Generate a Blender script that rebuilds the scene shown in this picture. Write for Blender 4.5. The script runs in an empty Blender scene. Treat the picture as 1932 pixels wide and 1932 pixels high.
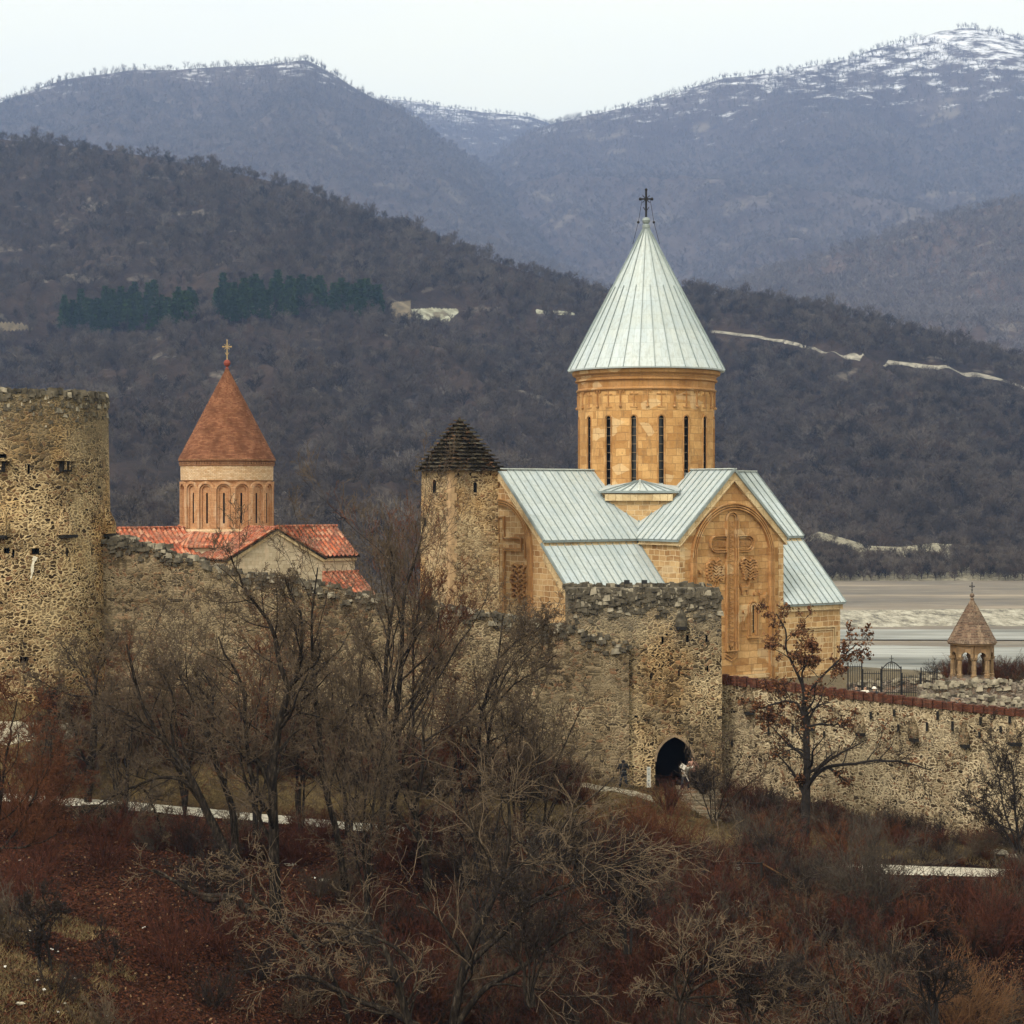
import bpy, math, random
import numpy as np
from mathutils import Vector, Matrix

# ------------------------------------------------------------ camera, light
SC = bpy.context.scene
COL = SC.collection
R = math.radians
F = 3600.0 / 1932.0          # focal length over picture width

cam_d = bpy.data.cameras.new("camera")
cam = bpy.data.objects.new("camera", cam_d)
COL.objects.link(cam)
cam.location = (0, 0, 0)
cam.rotation_euler = (R(90), 0, 0)
cam_d.sensor_width = 36
cam_d.lens = 36 * F
cam_d.shift_y = -(966 - 930) / 1932.0
cam_d.clip_start = 0.5
cam_d.clip_end = 40000
SC.camera = cam

SUN_EL, SUN_AZ = R(44), R(-148)   # azimuth from +Y towards +X
w = bpy.data.worlds.new("World")
SC.world = w
w.use_nodes = True
nt = w.node_tree
nt.nodes.clear()
sky = nt.nodes.new("ShaderNodeTexSky")
sky.sky_type = 'NISHITA'
sky.sun_disc = False
sky.sun_elevation = SUN_EL
sky.sun_rotation = SUN_AZ
sky.dust_density = 3
bg1 = nt.nodes.new("ShaderNodeBackground")
bg1.inputs[1].default_value = 0.05
nt.links.new(sky.outputs[0], bg1.inputs[0])
tc = nt.nodes.new("ShaderNodeTexCoord")
mp = nt.nodes.new("ShaderNodeMapping")
mp.inputs[3].default_value = (1.5, 1.5, 6)
nz = nt.nodes.new("ShaderNodeTexNoise")
nz.inputs['Scale'].default_value = 1.6
nz.inputs['Detail'].default_value = 5
cr = nt.nodes.new("ShaderNodeValToRGB")
cr.color_ramp.elements[0].position = 0.3
cr.color_ramp.elements[0].color = (0.92, 0.87, 0.68, 1)
cr.color_ramp.elements[1].position = 0.7
cr.color_ramp.elements[1].color = (1.0, 0.92, 0.62, 1)
bg2 = nt.nodes.new("ShaderNodeBackground")
bg2.inputs[1].default_value = 1.14
nt.links.new(tc.outputs['Generated'], mp.inputs[0])
nt.links.new(mp.outputs[0], nz.inputs[0])
nt.links.new(nz.outputs[0], cr.inputs[0])
nt.links.new(cr.outputs[0], bg2.inputs[0])
ad = nt.nodes.new("ShaderNodeAddShader")
nt.links.new(bg1.outputs[0], ad.inputs[0])
nt.links.new(bg2.outputs[0], ad.inputs[1])
wo = nt.nodes.new("ShaderNodeOutputWorld")
nt.links.new(ad.outputs[0], wo.inputs[0])

sd = bpy.data.lights.new("sun", 'SUN')
sd.energy = 1.5
sd.angle = R(12)
sd.color = (1.0, 0.93, 0.82)
sun = bpy.data.objects.new("sun", sd)
COL.objects.link(sun)
dv = Vector((math.sin(SUN_AZ) * math.cos(SUN_EL), math.cos(SUN_AZ) * math.cos(SUN_EL), math.sin(SUN_EL)))
sun.rotation_euler = (-dv).to_track_quat('-Z', 'Y').to_euler()
sun.location = (-30, -30, 60)

vs = SC.view_settings
vs.view_transform = 'Standard'
vs.look = 'None'
vs.exposure = 0.34
vs.gamma = 1
vs.use_curve_mapping = False
SC.render.film_transparent = False
SC.cycles.volume_bounces = 1
SC.cycles.max_bounces = 6
SC.cycles.transparent_max_bounces = 8

# ------------------------------------------------------------ helpers
rng = np.random.default_rng(7)

def PX(px, py, Y):
    """photo pixel (1932 px wide) at depth Y -> world point"""
    return ((px - 966) / 3600.0 * Y, Y, (930 - py) / 3600.0 * Y)

def _h(ix, iy, s):
    n = (ix.astype(np.int64) * 374761393 + iy.astype(np.int64) * 668265263 + s * 974634777) & 0xffffffff
    n = ((n ^ (n >> 13)) * 1274126177) & 0xffffffff
    return ((n ^ (n >> 16)) & 0xffff) / 65535.0

def vnoise(x, y, s=0):
    x = np.asarray(x, float); y = np.asarray(y, float)
    ix = np.floor(x); iy = np.floor(y)
    fx = x - ix; fy = y - iy
    fx = fx * fx * (3 - 2 * fx); fy = fy * fy * (3 - 2 * fy)
    ix = ix.astype(np.int64); iy = iy.astype(np.int64)
    a = _h(ix, iy, s); b = _h(ix + 1, iy, s); c = _h(ix, iy + 1, s); d = _h(ix + 1, iy + 1, s)
    return (a * (1 - fx) + b * fx) * (1 - fy) + (c * (1 - fx) + d * fx) * fy

def fbm(x, y, s=0, o=4):
    x = np.asarray(x, float); y = np.asarray(y, float)
    t = 0.0; a = 1.0; n = 0.0
    for i in range(o):
        t = t + a * vnoise(x * 2 ** i, y * 2 ** i, s + i * 17)
        n += a; a *= 0.5
    return t / n - 0.5

def sstep(a, b, x):
    t = np.clip((np.asarray(x, float) - a) / (b - a), 0, 1)
    return t * t * (3 - 2 * t)

def tag(o, label=None, cat=None, group=None, kind=None):
    if label: o['label'] = label
    if cat: o['category'] = cat
    if group: o['group'] = group
    if kind: o['kind'] = kind
    return o

def empty(name, loc, rz=0, label=None, cat=None, group=None):
    o = bpy.data.objects.new(name, None)
    COL.objects.link(o)
    o.location = loc
    o.rotation_euler = (0, 0, rz)
    o.empty_display_size = 0.3
    return tag(o, label, cat, group)

def copy_tree(o, parent=None, **kw):
    c = o.copy(); COL.objects.link(c)
    if parent: c.parent = parent
    for ch in list(o.children):
        copy_tree(ch, c)
    return c

def uv_box(me, cyl=None):
    nl = len(me.loops)
    if nl == 0: return
    co = np.empty(len(me.vertices) * 3); me.vertices.foreach_get('co', co); co = co.reshape(-1, 3)
    li = np.empty(nl, dtype=np.int32); me.loops.foreach_get('vertex_index', li)
    npoly = len(me.polygons)
    ls = np.empty(npoly, dtype=np.int32); me.polygons.foreach_get('loop_start', ls)
    lt = np.empty(npoly, dtype=np.int32); me.polygons.foreach_get('loop_total', lt)
    nn = np.empty(npoly * 3); me.polygons.foreach_get('normal', nn); nn = nn.reshape(-1, 3)
    pi = np.repeat(np.arange(npoly), lt)
    n = nn[pi]; p = co[li]
    t = np.stack([-n[:, 1], n[:, 0], np.zeros(len(n))], 1)
    l = np.linalg.norm(t, axis=1)
    flat = l < 0.15
    t[flat] = (1, 0, 0); l[flat] = 1
    t /= l[:, None]
    b = np.cross(n, t)
    u = (p * t).sum(1); v = (p * b).sum(1)
    if cyl:
        cx, cy, rr = cyl
        side = np.abs(n[:, 2]) < 0.8
        # continuous around each face
        ang = np.arctan2(p[:, 1] - cy, p[:, 0] - cx)
        ca = np.arctan2((n[:, 1]), (n[:, 0]))
        d = (ang - ca + np.pi) % (2 * np.pi) - np.pi
        u = np.where(side, (ca + d) * rr, u); v = np.where(side, p[:, 2], v)
    uv = me.uv_layers.new(name="UVMap") if not me.uv_layers else me.uv_layers[0]
    uv.data.foreach_set('uv', np.stack([u, v], 1).astype(np.float32).ravel())

class MB:
    def __init__(self):
        self.v = []; self.f = []; self.m = []
    def add(self, vs_, fs, m=0):
        b = len(self.v)
        self.v += [tuple(map(float, p)) for p in vs_]
        for f in fs:
            self.f.append([b + i for i in f]); self.m.append(m)
        return self
    def box(self, x0, x1, y0, y1, z0, z1, m=0):
        return self.add([(x0, y0, z0), (x1, y0, z0), (x1, y1, z0), (x0, y1, z0),
                         (x0, y0, z1), (x1, y0, z1), (x1, y1, z1), (x0, y1, z1)],
                        [(0, 3, 2, 1), (4, 5, 6, 7), (0, 1, 5, 4), (1, 2, 6, 5), (2, 3, 7, 6), (3, 0, 4, 7)], m)
    def hexa(self, P8, m=0):
        return self.add(P8, [(0, 3, 2, 1), (4, 5, 6, 7), (0, 1, 5, 4), (1, 2, 6, 5), (2, 3, 7, 6), (3, 0, 4, 7)], m)
    def prism(self, A, B, m=0):
        """two equal polygons A (start), B (end) as caps"""
        n = len(A)
        fs = [list(range(n))[::-1], list(range(n, 2 * n))]
        fs += [(i, (i + 1) % n, n + (i + 1) % n, n + i) for i in range(n)]
        return self.add(list(A) + list(B), fs, m)
    def lathe(self, prof, n=64, cx=0, cy=0, m=0, ph=0.0, cap=True):
        vs_ = []; fs = []
        for r, z in prof:
            for i in range(n):
                a = 2 * math.pi * i / n + ph
                vs_.append((cx + r * math.cos(a), cy + r * math.sin(a), z))
        for k in range(len(prof) - 1):
            for i in range(n):
                j = (i + 1) % n
                fs.append((k * n + i, k * n + j, (k + 1) * n + j, (k + 1) * n + i))
        if cap:
            fs.append(list(range(n))[::-1])
            fs.append([(len(prof) - 1) * n + i for i in range(n)])
        return self.add(vs_, fs, m)
    def bar(self, p, q, w_, h=None, up=(0, 0, 1), m=0):
        p = Vector(p); q = Vector(q); h = h or w_
        d = (q - p).normalized(); s = d.cross(Vector(up))
        if s.length < 1e-4: s = d.cross(Vector((1, 0, 0)))
        s.normalize(); u = s.cross(d)
        s *= w_ / 2; u *= h / 2
        A = [p - s - u, p + s - u, p + s + u, p - s + u]
        B = [q - s - u, q + s - u, q + s + u, q - s + u]
        return self.prism(A, B, m)
    def tube(self, pts, r, n=8, m=0):
        pts = [Vector(p) for p in pts]
        rr = r if isinstance(r, (list, tuple)) else [r] * len(pts)
        vs_ = []; fs = []
        for i, p in enumerate(pts):
            d = (pts[min(i + 1, len(pts) - 1)] - pts[max(i - 1, 0)]).normalized()
            s = d.cross(Vector((0.13, 0.31, 0.94)))
            if s.length < 1e-3: s = d.cross(Vector((1, 0, 0)))
            s.normalize(); u = s.cross(d)
            for k in range(n):
                a = 2 * math.pi * k / n
                vs_.append(p + (s * math.cos(a) + u * math.sin(a)) * rr[i])
        for i in range(len(pts) - 1):
            for k in range(n):
                j = (k + 1) % n
                fs.append((i * n + k, i * n + j, (i + 1) * n + j, (i + 1) * n + k))
        fs.append(list(range(n))[::-1]); fs.append([(len(pts) - 1) * n + k for k in range(n)])
        return self.add(vs_, fs, m)
    def ball(self, c, r, m=0, n=10, sz=1.0):
        prof = [(max(r * math.sin(math.pi * k / n), 1e-3), c[2] - r * sz * math.cos(math.pi * k / n)) for k in range(n + 1)]
        return self.lathe(prof, 12, c[0], c[1], m)
    def ribbon(self, pts, w_, d0, d1, fr, m=0, closed=False):
        """band of width w_ following 2D points on a plane, from depth d0 to d1; fr(u,z,d)->xyz"""
        P = [Vector((p[0], p[1])) for p in pts]; n = len(P); L = []; Rr = []
        for i in range(n):
            if closed: a, b = P[i - 1], P[(i + 1) % n]
            else: a, b = P[max(i - 1, 0)], P[min(i + 1, n - 1)]
            d1_ = (P[i] - a).normalized() if (P[i] - a).length > 1e-6 else (b - P[i]).normalized()
            d2_ = (b - P[i]).normalized() if (b - P[i]).length > 1e-6 else d1_
            t = (d1_ + d2_).normalized(); nn = Vector((-t.y, t.x))
            s = w_ / 2 / max(0.35, abs(nn.dot(Vector((-d1_.y, d1_.x)))))
            L.append(P[i] + nn * s); Rr.append(P[i] - nn * s)
        vs_ = []
        for i in range(n):
            vs_ += [fr(L[i].x, L[i].y, d0), fr(L[i].x, L[i].y, d1), fr(Rr[i].x, Rr[i].y, d1), fr(Rr[i].x, Rr[i].y, d0)]
        fs = []
        for i in range(n if closed else n - 1):
            j = (i + 1) % n
            for a, b in ((0, 1), (1, 2), (2, 3), (3, 0)):
                fs.append((i * 4 + a, i * 4 + b, j * 4 + b, j * 4 + a))
        if not closed:
            fs += [(0, 1, 2, 3), ((n - 1) * 4 + 3, (n - 1) * 4 + 2, (n - 1) * 4 + 1, (n - 1) * 4)]
        return self.add(vs_, fs, m)
    def mesh(self, name, mats, cyl=None, smooth=False, uv=True):
        me = bpy.data.meshes.new(name)
        me.from_pydata(self.v, [], self.f)
        for mm in mats: me.materials.append(mm)
        if len(mats) > 1: me.polygons.foreach_set('material_index', self.m)
        if smooth: me.polygons.foreach_set('use_smooth', [True] * len(me.polygons))
        me.validate()
        import bmesh
        bm = bmesh.new(); bm.from_mesh(me); bmesh.ops.recalc_face_normals(bm, faces=bm.faces); bm.to_mesh(me); bm.free()
        if uv: uv_box(me, cyl)
        return me
    def build(self, name, mats, parent=None, loc=(0, 0, 0), cyl=None, smooth=False, uv=True):
        if not isinstance(mats, (list, tuple)): mats = [mats]
        o = bpy.data.objects.new(name, self.mesh(name, mats, cyl, smooth, uv))
        COL.objects.link(o); o.location = loc
        if parent: o.parent = parent
        return o

def cut(o, cutter, cyl=None, inner=None):
    """subtract a builder's volume from an object"""
    if inner: o.data.materials.append(inner)
    ni = len(o.data.materials) - 1
    cme = cutter.mesh("cut", [], uv=False)
    for mm in o.data.materials: cme.materials.append(mm)
    if inner: cme.polygons.foreach_set('material_index', [ni] * len(cme.polygons))
    c = bpy.data.objects.new("cut", cme); COL.objects.link(c)
    c.matrix_world = Matrix.Identity(4)
    par = o.parent; loc = o.location.copy()
    o.parent = None; o.location = (0, 0, 0)
    md = o.modifiers.new("cut", 'BOOLEAN'); md.object = c; md.solver = 'EXACT'; md.use_self = True; md.operation = 'DIFFERENCE'
    bpy.context.view_layer.update()
    dg = bpy.context.evaluated_depsgraph_get()
    me = bpy.data.meshes.new_from_object(o.evaluated_get(dg))
    assert len(me.polygons) > 8, 'cut failed ' + o.name
    o.modifiers.clear(); o.data = me
    o.parent = par; o.location = loc
    bpy.data.objects.remove(c)
    uv_box(me, cyl)

# ------------------------------------------------------------ materials
class NT:
    def __init__(s, name):
        s.m = bpy.data.materials.new(name); s.m.use_nodes = True
        s.t = s.m.node_tree; s.t.nodes.clear()
        s.out = s.t.nodes.new("ShaderNodeOutputMaterial")
    def n(s, ty, ins=None, **pr):
        nd = s.t.nodes.new("ShaderNode" + ty)
        for k, v in pr.items(): setattr(nd, k, v)
        for k, v in (ins or {}).items():
            sk = nd.inputs[k]
            if isinstance(v, bpy.types.NodeSocket): s.t.links.new(v, sk)
            elif isinstance(v, (tuple, list)) and len(v) == 3 and sk.type == 'RGBA': sk.default_value = (*v, 1)
            else: sk.default_value = v
        return nd
    def mix(s, f, a, b, bt='MIX'):
        nd = s.n("Mix", data_type='RGBA', blend_type=bt)
        for k, v in ((0, f), (6, a), (7, b)):
            sk = nd.inputs[k]
            if isinstance(v, bpy.types.NodeSocket): s.t.links.new(v, sk)
            elif k: sk.default_value = (*v, 1) if len(v) == 3 else v
            else: sk.default_value = v
        return nd.outputs[2]
    def math(s, op, a, b=0.0, clamp=False):
        nd = s.n("Math", {0: a, 1: b}, operation=op, use_clamp=clamp); return nd.outputs[0]
    def ramp(s, f, stops, interp='LINEAR'):
        nd = s.n("ValToRGB", {0: f}); r = nd.color_ramp; r.interpolation = interp
        while len(r.elements) < len(stops): r.elements.new(0.5)
        for e, (p, c) in zip(r.elements, stops):
            e.position = p; e.color = (*c, 1) if len(c) == 3 else c
        return nd.outputs[0]
    def rng(s, v, a, b, c=0.0, d=1.0):
        return s.n("MapRange", {0: v, 1: a, 2: b, 3: c, 4: d}).outputs[0]
    def noise(s, vec, sc, det=4, ro=0.55, dim='3D'):
        nd = s.n("TexNoise", {'Scale': sc, 'Detail': det, 'Roughness': ro}, noise_dimensions=dim)
        if vec is not None: s.t.links.new(vec, nd.inputs['Vector'])
        return nd
    def done(s, col, rough=0.9, bump=None, bs=0.5, bd=0.05, metal=0.0, spec=0.3, **kw):
        b = s.n("BsdfPrincipled", {'Base Color': col, 'Roughness': rough, 'Metallic': metal, 'Specular IOR Level': spec})
        for k, v in kw.items(): b.inputs[k].default_value = v
        if bump is not None:
            bp = s.n("Bump", {'Height': bump, 'Strength': bs, 'Distance': bd})
            s.t.links.new(bp.outputs[0], b.inputs['Normal'])
        s.t.links.new(b.outputs[0], s.out.inputs[0])
        return s.m

def m_plain(name, c, rough=0.8, var=0.25, sc=3.0, metal=0.0, spec=0.3):
    s = NT(name)
    g = s.n("NewGeometry").outputs['Position']
    nz_ = s.noise(g, sc, 5).outputs[0]
    f = s.rng(nz_, 0.3, 0.7)
    col = s.mix(f, tuple(x * (1 - var) for x in c), tuple(min(1, x * (1 + var)) for x in c))
    return s.done(col, rough, nz_, 0.3, 0.02, metal, spec)

def m_rubble(name, mortar=(.50, .39, .22), stones=((.07, .05, .03), (.20, .14, .08), (.36, .27, .15)), sx=2.5, sy=3.7,
             top=None, topd=2.2, fill=0.0, wet=(.055, .052, .045), tint=None, var=0.6, lay=0.0):
    s = NT(name)
    uv = s.n("TexCoord").outputs['UV']
    geo = s.n("NewGeometry").outputs['Position']
    d = s.noise(uv, 1.6, 4, dim='2D').outputs[1]
    dd = s.n("VectorMath", {0: d, 1: (0.5, 0.5, 0.5)}, operation='SUBTRACT').outputs[0]
    dd = s.n("VectorMath", {0: dd, 3: 0.55}, operation='SCALE').outputs[0]
    v = s.n("VectorMath", {0: uv, 1: dd}, operation='ADD').outputs[0]
    v = s.n("VectorMath", {0: v, 1: (sx, sy, 1)}, operation='MULTIPLY').outputs[0]
    v2 = s.n("VectorMath", {0: v, 1: (1.5, 1.4, 1)}, operation='MULTIPLY').outputs[0]
    V1 = s.n("TexVoronoi", {'Vector': v, 'Scale': 1.0, 'Randomness': 0.92}, voronoi_dimensions='2D', feature='F1').outputs['Color']
    V2 = s.n("TexVoronoi", {'Vector': v2, 'Scale': 1.0, 'Randomness': 0.85}, voronoi_dimensions='2D', feature='F1').outputs['Color']
    D1 = s.n("TexVoronoi", {'Vector': v, 'Scale': 1.0, 'Randomness': 0.92}, voronoi_dimensions='2D', feature='DISTANCE_TO_EDGE').outputs[0]
    D2 = s.n("TexVoronoi", {'Vector': v2, 'Scale': 1.0, 'Randomness': 0.85}, voronoi_dimensions='2D', feature='DISTANCE_TO_EDGE').outputs[0]
    size = s.rng(s.noise(s.n("VectorMath", {0: uv, 1: (.55, 1.5, 1)}, operation='MULTIPLY').outputs[0], 1.0, 3, .6, dim='2D').outputs[0], .47, .50)
    vcol = s.mix(size, V1, V2)
    ve = s.n("Mix", {0: size, 2: D1, 3: D2}, data_type='FLOAT').outputs[0]
    sep = s.n("SeparateColor", {0: vcol})
    big = s.noise(geo, 0.33, 4).outputs[0]
    fine = s.noise(geo, 9.0, 5, 0.65).outputs[0]
    edge = s.math('ADD', ve, s.rng(fine, 0.3, 0.7, -0.05, 0.05))
    thr = s.math('ADD', s.rng(big, 0.35, 0.68, -0.01 + fill, 0.13 + fill), s.rng(sep.outputs[2], 0, 1, -.05, .08))
    e2 = s.math('SUBTRACT', edge, thr)
    mask = s.rng(e2, -0.03, 0.05)
    stone = s.ramp(sep.outputs[0], [(0.0, stones[0]), (0.45, stones[1]), (1.0, stones[2])])
    stone = s.mix(s.math('MULTIPLY', s.rng(sep.outputs[1], 0.75, 0.95), 0.5), stone, (.34, .17, .09))
    mort = s.mix(s.rng(fine, .3, .7), tuple(x * .72 for x in mortar), tuple(min(1, x * 1.15) for x in mortar))
    # open joints between the stones stay dark where the mortar has washed out
    joint = s.math('MULTIPLY', s.rng(ve, 0.0, 0.05, 1, 0), s.rng(big, 0.42, 0.6, 1, 0))
    col = s.mix(mask, mort, stone)
    col = s.mix(s.math('MULTIPLY', joint, 0.85), col, (.05, .04, .025))
    b2 = s.noise(geo, 0.9, 5, 0.6).outputs[0]
    col = s.mix(s.rng(b2, .3, .7), col, s.mix(1.0, col, (1 - var * .55, 1 - var * .6, 1 - var * .65), 'MULTIPLY'))
    lz = s.n('VectorMath', {0: geo, 1: (.5, .5, 5.5)}, operation='MULTIPLY').outputs[0]
    ln = s.noise(lz, 1.0, 4, .6).outputs[0]
    col = s.mix(s.rng(ln, .56, .66, 0, .55), col, s.mix(1.0, col, (.42, .38, .32), 'MULTIPLY'))
    if tint:
        b3 = s.noise(geo, 0.22, 3).outputs[0]
        col = s.mix(s.rng(b3, .5, .62, 0, .7), col, s.mix(1.0, col, tint, 'MULTIPLY'))
    lo = s.noise(geo, 0.42, 5, .6).outputs[0]
    col = s.mix(s.rng(lo, .52, .66, 0, .45), col, s.mix(s.rng(fine, .35, .65), tuple(x * .38 for x in mortar), tuple(x * .85 for x in mortar)))
    if top is not None:
        z = s.n("SeparateXYZ", {0: geo}).outputs[2]
        zz = s.math('ADD', z, s.rng(b2, 0.2, 0.8, -1.0, 1.0))
        col = s.mix(s.rng(zz, top - topd, top, 0, .9), col, s.mix(s.rng(fine, .4, .65), wet, tuple(x * 3.2 for x in wet)))
    h = s.math('MULTIPLY', s.rng(ve, 0.0, 0.28), s.rng(sep.outputs[2], 0, 1, .5, 1.0))
    h = s.math('ADD', h, s.math('MULTIPLY', fine, 0.35))
    return s.done(col, 0.95, h, 0.85, 0.065, spec=0.1)

def m_ashlar(name, c1, c2, mortar, w_=0.62, h_=0.36, ms=0.012, stain=(.17, .115, .065), bd=0.03, stainamt=.5):
    s = NT(name)
    uv = s.n("TexCoord").outputs['UV']
    geo = s.n("NewGeometry").outputs['Position']
    dn = s.noise(uv, 1.3, 2, dim='2D').outputs[1]
    dd = s.n("VectorMath", {0: dn, 3: 0.13}, operation='SCALE').outputs[0]
    v = s.n("VectorMath", {0: uv, 1: dd}, operation='ADD').outputs[0]
    br = s.n("TexBrick", {'Vector': v, 'Color1': (0, 0, 0), 'Color2': (1, 1, 1), 'Mortar': (.5, .5, .5), 'Scale': 1.0, 'Mortar Size': ms,
                          'Mortar Smooth': 0.3, 'Bias': 0.0, 'Brick Width': w_, 'Row Height': h_}, offset=0.43, squash=1.35, squash_frequency=3)
    f = s.n("SeparateColor", {0: br.outputs[0]}).outputs[0]
    col = s.mix(f, c1, c2)
    fine = s.noise(geo, 6.0, 6, 0.65).outputs[0]
    big = s.noise(geo, 0.55, 4, 0.6).outputs[0]
    col = s.mix(s.rng(fine, .35, .7, 0, .6), col, s.mix(1.0, col, (.66, .60, .52), 'MULTIPLY'))
    col = s.mix(s.rng(big, .42, .7, 0, stainamt), col, s.mix(1.0, col, (.72, .62, .50), 'MULTIPLY'))
    dk = s.noise(s.n("VectorMath", {0: geo, 1: (1.6, 1.6, .35)}, operation='MULTIPLY').outputs[0], 1.4, 6, .7).outputs[0]
    col = s.mix(s.rng(dk, .55, .72, 0, .7), col, stain)
    wn = s.n("TexVoronoi", {'Vector': s.n("VectorMath", {0: v, 1: (.9, 1.6, 1)}, operation='MULTIPLY').outputs[0], 'Scale': 1.0}, voronoi_dimensions='2D')
    wv = s.n("SeparateColor", {0: wn.outputs['Color']})
    col = s.mix(s.rng(wv.outputs[0], .8, .82, 0, .38), col, s.mix(1.0, col, (.62, .50, .42), 'MULTIPLY'))
    col = s.mix(s.rng(wv.outputs[1], .86, .88, 0, .30), col, (.80, .66, .42))
    vr = s.n("TexVoronoi", {'Vector': geo, 'Scale': 2.2}, feature='F1').outputs[0]
    col = s.mix(s.rng(vr, .16, .05, 0, .55), col, stain)
    mm = s.mix(s.rng(fine, .3, .7), tuple(x * .8 for x in mortar), mortar)
    col = s.mix(br.outputs[1], col, mm)
    h = s.math('SUBTRACT', s.math('MULTIPLY', fine, .5), br.outputs[1])
    h = s.math('ADD', h, s.math('MULTIPLY', f, .4))
    return s.done(col, 0.9, h, 0.7, bd, spec=0.2)

def m_roofmetal():
    s = NT("painted_metal_sheet")
    uv = s.n("TexCoord").outputs['UV']
    geo = s.n("NewGeometry").outputs['Position']
    br = s.n("TexBrick", {'Vector': uv, 'Color1': (0, 0, 0), 'Color2': (1, 1, 1), 'Mortar': (.2, .2, .2), 'Scale': 1.0, 'Mortar Size': .012,
                          'Bias': 0.0, 'Brick Width': .6, 'Row Height': 1.15}, offset=0.0)
    f = s.n("SeparateColor", {0: br.outputs[0]}).outputs[0]
    col = s.mix(f, (.385, .455, .49), (.49, .555, .59))
    n1 = s.noise(geo, .7, 5, .6).outputs[0]
    st = s.noise(s.n("VectorMath", {0: geo, 1: (3, 3, .5)}, operation='MULTIPLY').outputs[0], 2.0, 5, .6).outputs[0]
    col = s.mix(s.rng(n1, .35, .7, 0, .5), col, (.50, .53, .48))
    col = s.mix(s.rng(st, .48, .70, 0, .55), col, (.30, .32, .30))
    col = s.mix(s.math('MULTIPLY', br.outputs[1], .35), col, (.22, .27, .28))
    return s.done(col, .62, s.math('ADD', n1, s.math('MULTIPLY', br.outputs[1], -.3)), .35, .02, metal=.1, spec=.35)

def m_tile(name, cols, w_=.40, h_=.42):
    s = NT(name)
    uv = s.n("TexCoord").outputs['UV']
    geo = s.n("NewGeometry").outputs['Position']
    v = s.n("VectorMath", {0: uv, 1: (1 / w_, 1 / h_, 1)}, operation='MULTIPLY').outputs[0]
    fl = s.n("VectorMath", {0: v}, operation='FLOOR').outputs[0]
    wn = s.n("TexWhiteNoise", {'Vector': fl}, noise_dimensions='2D').outputs[0]
    col = s.ramp(wn, [(0, cols[0]), (.35, cols[1]), (.75, cols[2]), (1, cols[3])])
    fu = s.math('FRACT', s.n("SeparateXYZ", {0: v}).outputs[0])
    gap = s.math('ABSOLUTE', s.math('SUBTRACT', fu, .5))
    col = s.mix(s.rng(gap, .20, .08, 0, .8), col, (.07, .028, .018))  # dark band down each tile column: trough shade painted into the colour
    fine = s.noise(geo, 5, 6, .7).outputs[0]
    big = s.noise(geo, .6, 5, .65).outputs[0]
    col = s.mix(s.rng(big, .45, .68, 0, .75), col, s.mix(s.rng(fine, .4, .6), (.10, .045, .03), (.26, .15, .10)))
    col = s.mix(s.rng(fine, .45, .7, 0, .45), col, (.45, .30, .22))
    return s.done(col, .85, fine, .4, .02, spec=.2)

M = {}
M['rub_tower'] = m_rubble("rubble_tower_stone", mortar=(.70, .54, .31), top=6.8, topd=6.5, stones=((.018, .012, .007), (.085, .055, .028), (.33, .23, .12)), lay=1, sx=2.9, sy=4.8, fill=.03, wet=(.07, .058, .038), tint=(.95, .78, .55))
M['rub_gate'] = m_rubble("rubble_gate_stone", mortar=(.68, .54, .33), stones=((.025, .019, .012), (.10, .072, .040), (.36, .28, .17)), top=-5.2, topd=4.2, sx=3.3, sy=4.9, tint=(.98, .82, .62), fill=.03)
M['rub_wall'] = m_rubble("rubble_wall_stone", mortar=(.47, .375, .235), stones=((.05, .038, .025), (.15, .115, .07), (.32, .25, .16)), sx=3.3, sy=5.0, var=.8)
M['rub_right'] = m_rubble("rubble_pale_stone", mortar=(.76, .63, .42), stones=((.03, .022, .014), (.13, .092, .052), (.46, .37, .23)), sx=3.4, sy=4.9, fill=.07)
M['rub_slim'] = m_rubble("slim_tower_stone", mortar=(.72, .55, .33), stones=((.08, .052, .028), (.24, .16, .085), (.58, .44, .26)), sx=3.0, sy=7.0, tint=(.95, .75, .5), var=.35)
M['rub_ruin'] = m_rubble("ruin_stone", mortar=(.30, .26, .21), stones=((.08, .07, .06), (.22, .18, .15), (.42, .36, .30)), sx=2.6, sy=4.5)
M['crest'] = m_plain("weathered_crest_stone", (.075, .064, .046), .95, .75, 2.2)
M['crest2'] = m_plain("pale_crest_stone", (.25, .22, .165), .95, .6, 2.2)
M['ash'] = m_ashlar("ochre_ashlar", (.40, .215, .080), (.66, .42, .195), (.30, .175, .075), .78, .46, .013, bd=.035)
M['ash_side'] = m_ashlar("ochre_ashlar_pale_joints", (.36, .205, .085), (.66, .46, .24), (.72, .56, .35), .54, .37, .022)
M['ash_drum'] = m_ashlar("ochre_drum_ashlar", (.45, .24, .085), (.68, .42, .18), (.33, .20, .095), .72, .52, .012)
M['trim'] = m_ashlar("ochre_trim", (.40, .215, .08), (.54, .31, .135), (.34, .21, .11), .55, .9, .014, stainamt=.8)
M['trim_pale'] = m_ashlar("pale_trim", (.56, .43, .25), (.66, .54, .34), (.38, .27, .15), .5, .9, .018)
M['metal'] = m_roofmetal()
M['seam'] = m_plain("roof_seam_metal", (.24, .285, .29), .6, .2, 2, .1)  # darker than the sheets: the seams' shadow lines are put into the colour
M['seam_pale'] = m_plain("pale_ridge_metal", (.55, .60, .58), .5, .15, 2, .2)
M['dark'] = m_plain("dark_interior", (.012, .011, .010), .9, .2)
M['glass'] = m_plain("dark_window_glass", (.015, .017, .02), .25, .2, 2, 0, .5)
M['iron'] = m_plain("black_iron", (.018, .018, .02), .6, .3, 4, .4)
M['bars'] = m_plain("window_bar", (.18, .13, .08), .8, .2)
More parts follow.
